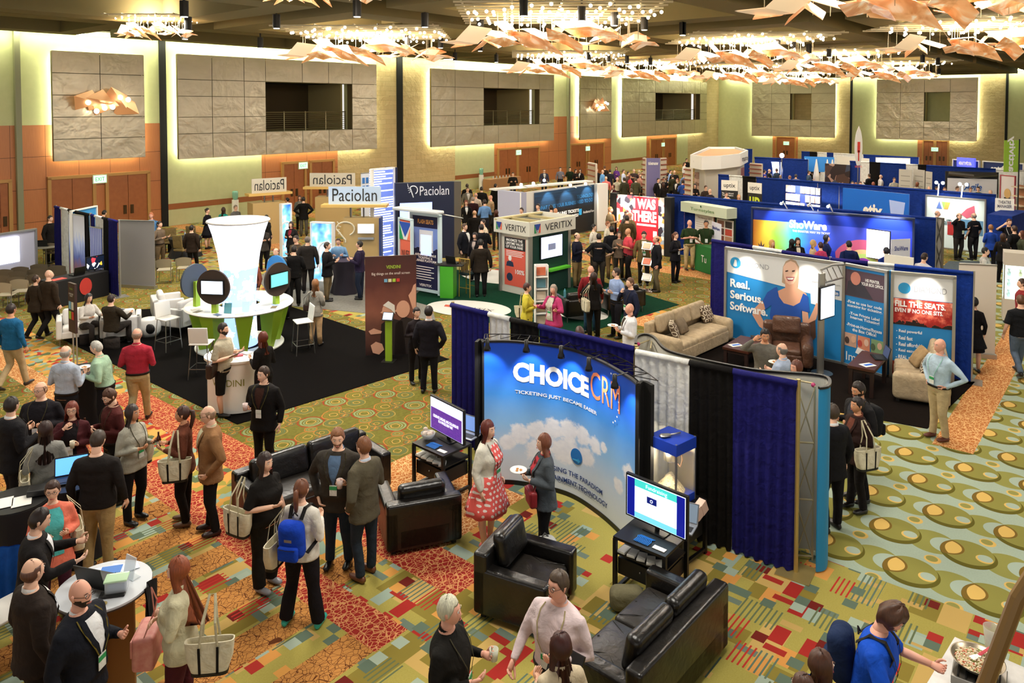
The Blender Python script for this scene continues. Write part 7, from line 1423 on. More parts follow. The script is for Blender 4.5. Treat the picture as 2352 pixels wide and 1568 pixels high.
t = thing('garment', 'dark cloth hanging from the white table side with lime print', 'cloth', (WX + .47, WY - .02, 0)); v, f = grid(8, 6, lambda a, b: Vector((.03 * math.sin(9 * b + 3 * a), -.12 + .22 * b, 1.12 - .62 * a))); mb = MB(); mb.add(v, f); mb.add([p + Vector((.015, 0, 0)) for p in v], [q[::-1] for q in f]); mb.build('cloth', DK, t, smooth=True)
t = thing('draped_cloth', 'bright blue cloth over the chair row at the picture edge', 'cloth', (*P(-30, 1262, .9).xy, 0), R(15)); v, f = wavy(.55, .05, .9, .03, .14); mb = MB(); mb.add(v, f); mb.add([(a, b + .02, c) for a, b, c in v], [q[::-1] for q in f]); mb.build('cloth', cloth('1450a8'), t, smooth=True)
# gadget tables with screens
def gtable(label, c, r_): 
    o = thing('media_table', label, 'table', (c[0], c[1], 0), R(r_)); MB().box((0, 0, .71), (.7, .6, .035)).build('tabletop', BLK, o, bevel=.004); MB().box((0, 0, .52), (.66, .56, .02)).build('shelf', BLK, o); MB().box((0, .0, .36), (.62, .5, .2)).build('drawer_box', BLK, o); MB().ball((0, -.26, .38), .012, 8, 6).build('knob', STEEL, o)
    for sx in (-1, 1):
        for sy in (-1, 1): MB().box((sx * .33, sy * .28, .35), (.045, .045, .7)).build('leg', BLK, o)
        MB().box((sx * .33, 0, .06), (.04, .52, .04)).build('rail', BLK, o)
    M_ = Matrix.Translation(o.location) @ Matrix.Rotation(R(r_), 4, 'Z'); return o, M_
g_, M0 = gtable('black table with arena page screen and tissue bowl', (-1.08, 11.55), -42); g_, M1 = gtable('black table with fundraising screen beside the tufted loveseat', (1.68, 9.02), -39); g_, M2 = gtable('black table under the popcorn machine', (2.12, 9.9), -45)
def page1(o): plate('page_photo', mat('crowd_page', None, .4, emit=.8, fn=lambda: mixc(noise_x(coords()[1], 30, 3, .7), (20, 30, 110), (120, 60, 150))), o, -.4, .4, .03, .37, -.032, .003); text('CELEBRATE, ENGAGE, AND COLLABORATE\nIN A WHOLE NEW WAY', glow('ffffff', 1), o, 0, .22, .66, .1, y=-.04, bold=.02)
def page2(o):
    plate('side_band', glow('0a1890', .5), o, -.41, -.3, .03, .51, -.032, .003); plate('side_band', glow('0a1890', .5), o, .3, .41, .03, .51, -.032, .003); plate('header', glow('3ab8b0', .8), o, -.3, .3, .42, .51, -.032, .003); text('Fundraising', glow('dff4f0', 1), o, .02, .46, .3, .06, y=-.04); plate('icon', glow('10207a', .4), o, -.12, .02, .27, .35, -.034, .003); text('o', glow('f0f8ff', 1), o, -.05, .31, .04, .04, y=-.04); plate('task_bar', glow('68b8d8', .9), o, -.3, .3, .03, .1, -.032, .003)
def tvset(label, Mx, off, r_, scr, deco, w_=.88, h_=.54): p = Mx @ Vector(off); t = monitor(label, p, R(r_), w_, h_, p.z, scr, True, deco=deco); return t
tvset('flat screen with white header and arena crowd page', M0, (0.0, .12, .79), -49, glow('dfe8ff', 1.1), page1); tvset('flat screen reading Fundraising with teal header', M1, (0.02, .1, .79), -44, glow('e8f4ff', 1.2), page2)
laptop('silver laptop with dark page behind the arena page screen', M0 @ Vector((.12, .42, .735)), R(-35), glow('6a88c0', .8), .36, paint('b8bac0', .3, .6)); laptop('silver laptop behind the fundraising screen', M1 @ Vector((.22, .36, .735)), R(-30), glow('8090a0', .3), .34, paint('b8bac0', .3, .6))
for Mx, lab in ((M0, 'pile of blue lanyards beside the tissue bowl'), (M1, 'pile of blue lanyards under the fundraising screen')):
    p = Mx @ Vector((.0, -.16, .73)); t = thing('lanyards', lab, 'lanyards', p, R(-40)); mb = MB()
    for k in range(10): x = -.1 + .02 * k; mb.tube([(x, -.08, .006), (x + .02, -.02, .022), (x - .01, .04, .008), (x + .02, .08, .006)], .006, 5)
    mb.build('strap', paint('1a78d0', .5), t)['kind'] = 'stuff'
    p = Mx @ Vector((.22, -.2, .73)); t = thing('cards', lab.replace('pile of blue lanyards', 'white cards'), 'cards', p, R(-40)); MB().box((0, 0, .003), (.16, .07, .006)).build('card', WHT, t)
    for k in range(5): p = Mx @ Vector((-.25 + .12 * k, -.2, .535)); t = thing('leaflets', 'white leaflets on the shelf under the ' + ('arena page' if Mx is M0 else 'fundraising') + ' screen', 'leaflets', p, R(-40 + 9 * k), 'leaflets on the shelf of the ' + ('arena' if Mx is M0 else 'fundraising') + ' table'); MB().box((0, 0, .012), (.1, .16, .024)).build('stack', WHT, t)
p = M0 @ Vector((-.26, -.05, .73)); t = thing('bowl', 'clear bowl of white wrapped treats on the gadget table', 'bowl', p); MB().lathe((0, 0, 0), [(.05, 0), (.1, .05), (.115, .1), (.11, .1), (.09, .05), (0, .01)], 20).build('glass', mat('clear_bowl', 'd8dcd8', .1, alpha=.5), t, smooth=True); mb = MB(); [mb.ball((rnd.uniform(-.06, .06), rnd.uniform(-.06, .06), .09 + rnd.uniform(0, .05)), (.04, .035, .03), 7, 4) for k in range(12)]; mb.build('treats', cloth('d8c8b8'), t)['kind'] = 'stuff'
for (x, y, lab) in ((-.45, 11.1, 'black bag on the floor beside the gadget table'), (1.35, 8.75, 'grey canvas bag under the fundraising table')): t = thing('bag', lab, 'bag', (x, y, 0)); MB().rbox((0, 0, .13), (.4, .24, .26), .09).build('bag_body', BLK if x < 0 else cloth('7a7458'), t, smooth=True)
t = thing('backpack', 'white and grey backpack on the floor behind the armchair', 'backpack', (.42, 9.55, 0), R(20)); MB().rbox((0, 0, .2), (.32, .22, .4), .1).build('pack', cloth('c8c8c4'), t, smooth=True); MB().tube([(-.06, 0, .38), (0, 0, .45), (.06, 0, .38)], .012, 6).tube([(-.1, -.1, .3), (0, -.13, .38), (.1, -.1, .3)], .01, 6).build('handle', cloth('5a5a58'), t)
# popcorn machine
o = thing('popcorn_machine', 'popcorn machine with blue top and glass sides beside the white drape', 'popcorn machine', (2.12, 9.9, .73), R(-49)); PB = paint('1c3fae', .4); FRM = paint('a8a9ac', .3, .8); w_ = .21
MB().box((0, 0, .05), (.44, .42, .1)).build('base', PB, o, bevel=.004); MB().box((0, 0, .76), (.45, .43, .15)).build('top_housing', PB, o, bevel=.004)
for sx in (-1, 1):
    for sy in (-1, 1): MB().box((sx * w_, sy * .2, .42), (.022, .022, .84)).build('corner_post', FRM, o)
GL = mat('clear_pane', 'f0e8d0', .05, alpha=.14)
for dx, dy, sx, sy in ((0, -.2, .4, .004), (-w_, 0, .004, .38), (w_, 0, .004, .38)): MB().box((dx, dy, .39), (sx, sy, .58)).build('glass_pane', GL, o)
MB().box((0, .2, .39), (.4, .006, .58)).build('back_panel', paint('d8ccb0', .3, .3), o); MB().lathe((-.03, 0, .5), [(.09, 0), (.1, .02), (.1, .12), (.105, .13), (0, .13)], 20).build('kettle', paint('c8c2b4', .2, .9), o, smooth='auto'); MB().tube([(.06, 0, .5), (.13, 0, .46), (.16, 0, .56), (.14, 0, .66)], .008, 6).build('cable', paint('c89a70', .3, .6), o)
mb = MB()
for k in range(420):
    a, q = rnd.uniform(0, 6.28), rnd.random() ** .6; h_ = (1 - q) * .24; x, y = q * .19 * math.cos(a), q * .18 * math.sin(a); mb.ball((x - .03, y, .11 + h_ * rnd.uniform(.8, 1.05)), rnd.uniform(.009, .014), 5, 3)
mb.build('popcorn', mat('popcorn', 'f4e4b4', .8), o)['kind'] = 'stuff'; MB().lathe((-.03, 0, .1), [(.19, 0), (.12, .1), (.03, .22), (0, .23)], 14).build('popcorn_core', MATS['popcorn'], o)
point('popcorn_lamp', Matrix.Translation(o.location) @ Matrix.Rotation(R(-49), 4, 'Z') @ Vector((-.0, -.1, .62)), 22, (1, .85, .6), .03)
t = thing('scoop', 'metal scoop lying on the blue popcorn machine top', 'scoop', (2.09, 9.88, .73 + .84), R(20)); MB().tube([(-.16, 0, .02), (-.12, 0, .022), (-.02, 0, .016), (0, 0, .015)], [(.03, .006), (.055, .016), (.045, .014), (.012, .012)], 10, ref=(0, 1, 0)).tube([(0, 0, .015), (.15, -.0, .02)], .011, 8).build('scoop_body', paint('c0bdb4', .3, .8), t, smooth=True)
for k in range(4): p = M2 @ Vector((.38, -.25 + .12 * k, .62 + .03 * k)); t = thing('popcorn_bags', 'stack of pale paper bags beside the popcorn machine', 'paper bags', p, R(-49), 'paper bag stacks by the popcorn machine'); MB().box((0, 0, 0), (.1, .11, .16), rx=R(25)).build('stack', paint('d8b8a8', .6), t)
# vendor counter, glowing cone lamp and ring table
CX, CY = -6.75, 18.7
CLG = mat('lamp_fabric', None, .6, emit=1.2, fn=lambda: (lambda c: mixc(X.op('MULTIPLY', (c[0][2] < 1.95) * 1.0, (noise_x(c[1], 3, 3, .6) > .5)), (236, 240, 255), (140, 170, 240)))(coords()))
o = thing('cone_lamp', 'tall glowing white flared column rising through the round counter', 'lamp', (CX, CY, 0)); MB().lathe((0, 0, 0), [(.42, .02), (.40, .6), (.39, 1.2), (.42, 1.7), (.5, 2.3), (.62, 2.8), (.72, 3.1), (.71, 3.1), (.6, 2.8), (.47, 2.3), (.38, 1.7)], 40, cap=False).build('lamp_fabric', CLG, o, smooth=True); MB().tube([(.73 * math.cos(R(a)), .73 * math.sin(R(a)), 3.1) for a in range(0, 361, 12)], .028, 8).build('rim', paint('c4c0bc', .5), o)
point('cone_light', (CX, CY, 2.5), 60, (.85, .9, 1), .2)
LIM = paint('96b82a', .5); o = thing('ring_counter', 'round white counter on lime green fins around the glowing column', 'counter', (CX, CY, 0))
mb = MB(); n = 56; mb.loft([[Vector((r_ * math.cos(2 * math.pi * j / n), r_ * .98 * math.sin(2 * math.pi * j / n), z)) for j in range(n)] for r_, z in ((.5, 1.0), (1.26, 1.0), (1.29, 1.03), (1.26, 1.06), (.5, 1.06))], closed=True, cap=False); mb.build('tabletop', WHT, o, smooth='auto')
mb = MB(); mb.loft([[Vector((r_ * math.cos(2 * math.pi * j / n), r_ * math.sin(2 * math.pi * j / n), z)) for j in range(n)] for r_, z in ((.6, .0), (1.05, .0), (1.05, .04), (.6, .04))], closed=True, cap=False); mb.build('foot_ring', WHT, o)
for a in (-110, -65, -20, 25, 100, 160, -150): x, y = math.cos(R(a)), math.sin(R(a)); MB().add([(x * q - y * s_, y * q + x * s_, z) for q, z, w_ in ((.75, .04, .07), (.95, .04, .07), (1.18, 1.0, .2), (.75, 1.0, .2)) for s_ in (-w_, w_)], [(0, 1, 3, 2), (2, 3, 5, 4), (4, 5, 7, 6), (6, 7, 1, 0), (0, 2, 4, 6), (7, 5, 3, 1)]).build('fin', LIM, o)
BRD = paint('33251c', .6)
for a, fa, dc, sc_, lab in ((-104, -8, BRD, glow('cfe4ff', 1.3), 'dark round display disc with bright screen facing the viewer'), (-160, -115, paint('3a4450', .6), BLK, 'grey blue round display disc seen from its back on the counter'), (-10, 60, BRD, glow('5fd0c8', .9), 'dark round display disc turned edge on with teal screen'), (45, 145, paint('1c6a9c', .6), BLK, 'blue round display disc partly behind the glowing column')):
    x, y = CX + 1.0 * math.cos(R(a)), CY + 1.0 * math.sin(R(a)); t = thing('display_disc', lab, 'display', (x, y, 1.06), R(fa)); MB().box((0, .03, .3), (.13, .1, .62)).build('post', LIM, t); MB().disc((0, 0, .62), .41, 40, 'y', th=.05).build('disc', dc, t); MB().box((0, -.07, .62), (.58, .05, .36)).build('monitor_shell', BLK, t); MB().box((0, -.097, .62), (.53, .004, .3)).build('display', sc_, t)
def oncnt(a, r_, z=1.062): return (CX + r_ * math.cos(R(a)), CY + r_ * math.sin(R(a)), z)
for a, r_, lab, c in ((-62, 1.0, 'small white framed tablet standing on the round counter', 'a0b8f0'), (-85, 1.0, 'teal cookie poster stand on the round counter', '5a9aa8')): t = thing('table_sign', lab, 'sign', oncnt(a, r_), R(-5)); MB().box((0, 0, .12), (.18, .015, .24), rx=R(-10)).build('sheet', glow(c, .6) if c[0] == 'a' else paint(c, .5), t); MB().box((0, .03, .005), (.18, .1, .01)).build('foot', WHT, t)
for a, r_, k in ((-140, 1.05, 0), (-128, 1.1, 1), (-118, .95, 2), (-95, 1.15, 3), (-70, 1.12, 4), (-45, 1.0, 5), (-25, 1.1, 6), (-15, 1.0, 7)): t = thing('leaflet', ('cream', 'taupe', 'white', 'slate blue', 'buff', 'pale blue', 'brown', 'lilac')[k] + ' leaflet lying on the round white counter', 'leaflet', oncnt(a, r_), R(a + 20 * k), 'leaflets on the round counter'); MB().box((0, 0, .004), (.2, .13, .006)).build('sheet', paint(('d8d0c0', '8a8070', 'e4e4e4', '5a6a8c', 'd0c8b0', 'b8c8e0', '7a6a50', 'a8b8e8')[k], .5), t)
o = thing('curved_counter', 'white curved front counter with olive lettering behind the badge man', 'counter', (-5.45, 14.75, 0), R(-8)); mb = MB(); N_ = 20
arc = lambda r_, z: [Vector((r_ * math.cos(math.pi + math.pi * i / N_), r_ * .75 * math.sin(math.pi + math.pi * i / N_), z)) for i in range(N_ + 1)] + [Vector((r_, .25, z)), Vector((-r_, .25, z))]
MB().loft([arc(.52, .03), arc(.52, 1.0)]).build('front', WHT, o, smooth='auto'); MB().loft([arc(.58, 1.0), arc(.58, 1.04)]).build('countertop', WHT, o, smooth='auto'); text('VENDINI', paint('8a8a3a', .5), o, .05, .62, .62, .13, bend=lambda x, y, z: (x, -math.sqrt(max(0, .52 ** 2 - x * x)) * .75 - .006, z))
for k, (x, y, c) in enumerate(((-.2, .0, 'e0e4f0'), (.1, -.05, 'c84a5a'), (.25, .08, 'd8dce0'), (.0, .12, '5a6a9c'))): t = thing('leaflets', ('white leaflets', 'red wrapped sweets', 'pale papers', 'blue booklets')[k] + ' on the curved front counter', 'leaflets', (-5.45 + x, 14.75 + y, 1.042), R(30 * k)); MB().box((0, 0, .012), (.17, .13, .022)).build('stack', paint(c, .5), t)
o, L = board2('theatre_banner', 'tall brown banner with spectators in profile, slogan about the small screen', 'banner', 838, 590, 956, 585, 2.38, .04, mat('brown_theatre', None, .5, fn=lambda: (lambda c: ramp(c[0][2] / 2.4 + (noise_x(c[1], 2, 3) - .5) * .25, [(0, (40, 20, 18)), (.3, (110, 66, 54)), (.45, (140, 84, 66)), (.7, (90, 44, 38)), (1, (60, 30, 26))], False))(coords())), .04)
text('VENDINI', paint('a0b83a', .5), o, L * .55, 2.12, L * .28, .08, bold=.02); text('Big things on the small screen', paint('e8d8cc', .5), o, L * .5, 1.96, L * .74, .08)
for k, c in enumerate(('6fa8c8', 'd8d0a8', 'a8c040', 'c83a34')): MB().box((L * (.4 + .08 * k), -.012, 1.8), (.075, .006, .075)).build('app_icon', paint(c, .5), o)
FC = paint('d8a084', .6); DKB = paint('241816', .6)
def man(x, z, s, hc, bald=False):
    flat('suit_print', DKB, o, [(x - .1 * s, z - 1.1 * s), (x - .06 * s, z - .3 * s), (x + .12 * s, z - .16 * s), (x + .42 * s, z - .26 * s), (x + .5 * s, z - 1.1 * s)], -.006); MB().disc((x + .1 * s, -.01, z), .14 * s, 18, 'y', ry=.18 * s, th=.002).build('face_print', FC, o); flat('nose_print', FC, o, [(x - .02 * s, z + .02 * s), (x - .08 * s, z - .04 * s), (x, z - .06 * s)], -.011)
    if not bald: flat('hair_print', hc, o, [(x - .02 * s, z + .13 * s), (x + .1 * s, z + .22 * s), (x + .24 * s, z + .12 * s), (x + .25 * s, z - .08 * s), (x + .16 * s, z + .02 * s)], -.014); flat('beard_print', hc, o, [(x - .02 * s, z - .08 * s), (x + .08 * s, z - .06 * s), (x + .12 * s, z - .2 * s), (x, z - .2 * s)], -.014)
man(L * .36, 1.08, 1.05, paint('e4dcd0', .6)); man(L * .64, 1.1, 1.15, DKB, True)
flat('face_print', FC, o, [(L * .99, 1.0), (L * .92, 1.1), (L * .86, 1.34), (L * .84, 1.42), (L * .9, 1.52), (L * .94, 1.66), (L * .99, 1.7)], -.016); flat('hand_print', FC, o, [(L * .1, .28), (L * .2, .36), (L * .32, .3), (L * .36, .16), (L * .26, .05), (L * .14, .1)], -.016); flat('hand_print', FC, o, [(L * .06, .62), (L * .16, .68), (L * .32, .6), (L * .3, .55), (L * .1, .54)], -.016)
p = P(893, 830); o = thing('tablet_stand', 'lime green tablet stand before the theatre banner', 'stand', p, R(-10)); MB().box((0, 0, .5), (.15, .06, 1.0)).build('post', LIM, o); MB().box((0, 0, .01), (.3, .3, .02)).build('foot', BLK, o); MB().box((0, -.03, 1.06), (.26, .03, .2), rx=R(-35)).build('tablet', BLK, o); MB().box((0, -.052, 1.075), (.22, .004, .16), rx=R(-35)).build('display', glow('c8dcff', 1.1), o)
# coffee tables and the diamond corner
def ctable(label, c, r_, l_, w_, h): 
    o = thing('coffee_table', label, 'table', (c[0], c[1], 0), R(r_)); WD = mat('dark_cherry', '4a2418', .35, bump=(4, .1, .02)); MB().box((0, 0, h - .03), (l_, w_, .06)).build('tabletop', WD, o, bevel=.005); MB().box((0, 0, h - .09), (l_ - .08, w_ - .08, .07)).build('apron', paint('2a1610', .5), o)
    for sx in (-1, 1):
        for sy in (-1, 1): MB().box((sx * (l_ / 2 - .06), sy * (w_ / 2 - .06), (h - .06) / 2), (.07, .07, h - .06)).build('leg', paint('2a1610', .5), o)
ctable('dark wood coffee table between the beige sofa and the recliner', (5.35, 17.35), 52, 1.1, .6, .46); ctable('dark wood coffee table with laptop before the poster panels', (7.46, 15.77), 52, 1.2, .52, .6)
laptop('open dark laptop on the table by the beige sofa', (5.75, 17.7, .462), R(-100), glow('3a4a6a', .3)); laptop('open dark laptop before the poster panels', (7.75, 15.9, .602), R(-100), glow('3a4a6a', .3))
for x, y, z, lab in ((5.1, 17.2, .462, 'blue and white leaflet on the table by the beige sofa'), (7.3, 15.45, .602, 'blue and white leaflet on the table before the poster panels')): t = thing('leaflet', lab, 'leaflet', (x, y, z), R(20)); MB().box((0, 0, .003), (.28, .2, .004)).build('sheet', WHT, t); MB().box((.02, 0, .006), (.2, .08, .003)).build('print', paint('2a6ad0', .5), t)
o = thing('screen_stand', 'flat screen on a silver pole with round base', 'screen', (6.85, 16.64, 0), R(38)); MB().cyl((0, 0, 0), (0, 0, .025), .23, 32).build('round_base', STEEL, o); MB().cyl((0, 0, .02), (0, 0, 2.25), .045, 12).build('pole', ALU, o); MB().box((0, -.09, 1.62), (.6, .05, .72)).build('housing', BLK, o); MB().box((0, -.117, 1.62), (.55, .004, .67)).build('display', glow('e4f0ff', 1.3), o); text('DIAMOND', paint('8a9aa8', .5), o, .04, 1.62, .36, .07, y=-.125)
o = thing('display_case', 'lit glass display cabinet with white top at the picture edge', 'cabinet', (13.95, 20.75, 0), R(-30)); CB = paint('cfc6b8', .5)
MB().box((0, 0, 1.75), (.8, .6, .35)).build('top_box', CB, o); MB().box((0, 0, .35), (.8, .6, .6)).build('base_box', CB, o); MB().box((0, 0, .03), (.76, .56, .06)).build('plinth', BLK, o)
for sx in (-1, 1):
    for sy in (-1, 1): MB().box((sx * .38, sy * .28, 1.12), (.03, .03, .94)).build('corner_post', ALU, o)
for z in (.66, .95, 1.25): MB().box((0, 0, z), (.76, .56, .012)).build('shelf', glow('e0fff4', .8), o)
MB().box((0, .27, 1.12), (.76, .01, .94)).build('light_panel', glow('e8fff8', 1.5), o); MB().box((0, -.29, 1.12), (.76, .006, .94)).build('glass_pane', GL, o)
for k in range(9): MB().lathe((-.26 + .26 * (k % 3), -.05, .67 + .29 * (k // 3)), [(.04, 0), (.05, .08), (.02, .14), (.045, .2)], 10).build('trophy', paint(('b8d8e0', 'd8e0c0', '8ab0c8')[k % 3], .2, .3), o)
# racks, cube table, gilt chair
o = thing('brochure_rack', 'bright white tower rack between the yellow and magenta women', 'rack', (*P(1243, 748).xy, 0), R(8)); MB().box((0, .1, .83), (.34, .02, 1.66)).build('back', paint('ffffff', .4), o)
for sx in (-1, 1): MB().box((sx * .17, 0, .83), (.02, .22, 1.66)).build('side', WHT, o)
for k in range(5): MB().box((0, 0, .02 + .33 * k), (.34, .22, .015)).build('shelf', WHT, o); MB().box((0, .02, .16 + .33 * k), (.24, .03, .22)).build('brochure', paint(('c8b8a0', '8a7a60', 'e8d8c8', '5a8a9a', 'c86a4a')[k], .5), o)
o = thing('zigzag_rack', 'folding metal leaflet rack zigzagging beside the tan blazer', 'rack', (*P(1487, 668).xy, 0), R(-30)); mb = MB()
for sx in (-.15, .15): mb.tube([(sx, -.15, .0), (sx, .1, .35), (sx, -.12, .65), (sx, .12, .95), (sx, -.1, 1.25), (sx, .1, 1.55)], .01, 6)
mb.build('lattice', STEEL, o); [MB().box((0, -.05 + .0 * k, .45 + .5 * k), (.32, .05, .26), rx=R(-40)).build('tray', ALU, o) and MB().box((0, -.08, .47 + .5 * k), (.24, .02, .2), rx=R(-40)).build('leaflet', paint(('dcd8c8', 'e06a4a', 'e8b090')[k], .5), o) for k in range(3)]; MB().box((0, 0, .01), (.4, .35, .02)).build('foot', STEEL, o)
o = thing('pedestal', 'bright green pedestal beside the gilt chair', 'pedestal', (*P(1030, 682).xy, 0), R(-12)); MB().box((0, 0, .5), (.42, .4, .98)).build('box', paint('3f9e1e', .5), o); MB().box((.05, .1, 1.02), (.9, .6, .03)).build('shelf', DK, o); laptop('open dark laptop on the green pedestal', (*(P(1030, 682).xy + Vector((.15, .1))), 1.04), R(150), glow('303a4a', .3))
o = thing('gilt_chair', 'gilt spindle back bar chair with dark seat', 'chair', (*P(1075, 680).xy, 0), R(150)); GLD = paint('a88a3c', .35, .6); MB().rbox((0, 0, .74), (.42, .42, .06), .025).build('seat', cloth('1a2c30'), o, smooth=True)
for sx in (-1, 1):
    for sy in (-1, 1): MB().cyl((sx * .2, sy * .2, 0), (sx * .19, sy * .19, .74 if sy < 0 else 1.2), .016, 6).build('leg', GLD, o)
mb = MB(); [mb.cyl((-.12 + .06 * k, .19, .78), (-.12 + .06 * k, .19, 1.18), .009, 5) for k in range(5)]; mb.cyl((-.2, .19, 1.2), (.2, .19, 1.2), .018, 6); mb.cyl((-.2, -.2, .3), (.2, -.2, .3), .012, 5).cyl((-.2, .2, .3), (.2, .2, .3), .012, 5); mb.build('spindle_back', GLD, o)
for px, py, lab in ((538, 462, 'green water cooler behind the glowing flared column'), (1103, 412, 'green water cooler on the table beside the white boxy wall')):
    x, z = onwall(px, py, P0, LA, .5); p = P0 + D1 * x + D2 * .6; o = thing('water_cooler', lab, 'water cooler', p); MB().cyl((0, 0, 0), (0, 0, 1.05), .17, 16).build('stand', WHT, o); MB().lathe((0, 0, 1.05), [(.06, 0), (.14, .08), (.15, .4), (.12, .46), (0, .46)], 18).build('bottle', mat('aqua_plastic', '8cc8b0', .15, alpha=.8), o, smooth=True)
o = thing('buffet_table', 'cloth covered buffet with glasses along the wall beside the cooler', 'table', P0 + D1 * (LX(1110) + .5) + D2 * 1.4, LA); MB().rbox((0, 0, .4), (3.4, .7, .78), .02).build('table_cover', paint('a87a50', .7), o); mb = MB(); [mb.cyl((-1 + .12 * k, .1 * (k % 3), .79), (-1 + .12 * k, .1 * (k % 3), .93), .04, 8) for k in range(16)]; mb.build('glassware', mat('clear_glass', 'd8dcd8', .1, alpha=.6), o)['kind'] = 'stuff'
t = thing('bottle', 'clear water bottle on the table by the wall', 'bottle', (*P(425, 545, .75).xy, .76)); MB().lathe((0, 0, 0), [(.03, 0), (.03, .15), (.012, .19), (.012, .21)], 10).build('bottle_body', mat('clear_glass2', 'a8b8d8', .1, alpha=.7), t); t = thing('bottle', 'blue capped water bottle on the black cube chair arm', 'bottle', (1.45, 20.75, .67)); MB().lathe((0, 0, 0), [(.035, 0), (.035, .17), (.014, .22), (.014, .24)], 12).build('bottle_body', mat('clear_glass3', '6ab0c8', .1, alpha=.85), t)
p = P(105, 565, .75); o = thing('laptop_table', 'small round table carrying an open laptop by the screen wall', 'table', (p.x, p.y, 0)); MB().cyl((0, 0, .73), (0, 0, .75), .5, 32).build('tabletop', paint('8a8478', .4), o); MB().cyl((0, 0, .02), (0, 0, .73), .03, 8).cyl((0, 0, 0), (0, 0, .02), .28, 20).build('pedestal', STEEL, o); laptop('open black laptop on the small round table', (p.x - .1, p.y, .752), R(190), glow('303848', .3), .42)
# serving counter, pan, pitcher, rail
o = thing('serving_counter', 'pale stone topped serving counter with burner at the picture corner', 'counter', (4.0, 6.2, 0), R(45)); STN = mat('pale_stone', None, .3, fn=lambda: mixc(noise_x(coords()[1], 12, 4, .6), (178, 176, 172), (216, 212, 206))); MB().box((0, 0, .93), (1.25, .85, .04)).build('worktop', STN, o, bevel=.005); MB().box((0, 0, .46), (1.2, .8, .9)).build('cabinet_body', paint('3a2c22', .6), o)
q = P(2245, 1535, 1.02); o = thing('burner', 'steel gas burner under the fried rice pan', 'burner', (q.x - .02, q.y - .06, .952), R(-35)); MB().box((0, 0, .04), (.4, .34, .07)).build('burner_box', STEEL, o, bevel=.006); mb = MB(); [mb.box((-.15 + .06 * k, 0, .085), (.012, .3, .012)) for k in range(6)]; mb.build('grate', BLK, o)
o = thing('pan', 'wide pan of fried rice with red handled spoon', 'pan', (q.x, q.y, 1.05)); MB().lathe((0, 0, 0), [(.13, 0), (.17, .02), (.205, .06), (.21, .065), (.2, .06), (.165, .025), (.0, .012)], 36).build('pan_body', paint('a89a84', .3, .7), o, smooth=True); mb = MB()
for k in range(700): a, r_ = rnd.uniform(0, 6.28), .17 * math.sqrt(rnd.random()); mb.use(paint(('ead8b4', 'f2e4c8', 'ead8b4', 'd06a4a', 'e8dcc0', '7a8a3a')[k % 6], .6)); mb.ball((r_ * math.cos(a), r_ * math.sin(a), .035 + .03 * (1 - r_ / .17) + rnd.uniform(0, .01)), (.009, .006, .005), 5, 3)
mb.build('rice', None, o)['kind'] = 'stuff'; MB().disc((0, 0, .03), .168, 24, 'z', th=.008).build('rice_bed', paint('e8d4ac', .7), o); MB().tube([(.02, .02, .075), (.24, .1, .13)], [(.016, .006)] * 2, 8).build('spoon_handle', paint('b8283a', .4), o); MB().tube([(-.06, 0, .065), (.03, .02, .075)], [(.03, .006), (.02, .006)], 8).build('spoon_blade', WHT, o)
q2 = P(2285, 1500, .97); o = thing('pitcher', 'clear pitcher of ice behind the fried rice pan', 'pitcher', (q2.x + .03, q2.y + .08, .955)); MB().lathe((0, 0, 0), [(.06, 0), (.07, .1), (.08, .2), (.075, .2), (.062, .1), (.05, .01)], 20).build('pitcher_body', mat('clear_pitcher', 'd8d4c8', .05, alpha=.45), o, smooth=True); MB().tube([(.07, 0, .17), (.13, 0, .15), (.12, 0, .06), (.065, 0, .05)], .009, 6).build('handle', mat('clear_pitcher', 'd8d4c8', .05), o)
o = thing('brass_rail', 'brown metal rail slanting past the picture corner', 'railing', (0, 0, 0)); a, b = Vector((2.04, 3.0, H - 3.0 * (1400 - 245) / F)), Vector((1.9, 3.0, H - 3.0 * (1640 - 245) / F)); MB().tube([a + Vector((.15, 0, .25)), a, b, b + Vector((-.1, 0, -.3))], .03, 10).build('rail', paint('8a6a3c', .4, .4), o)
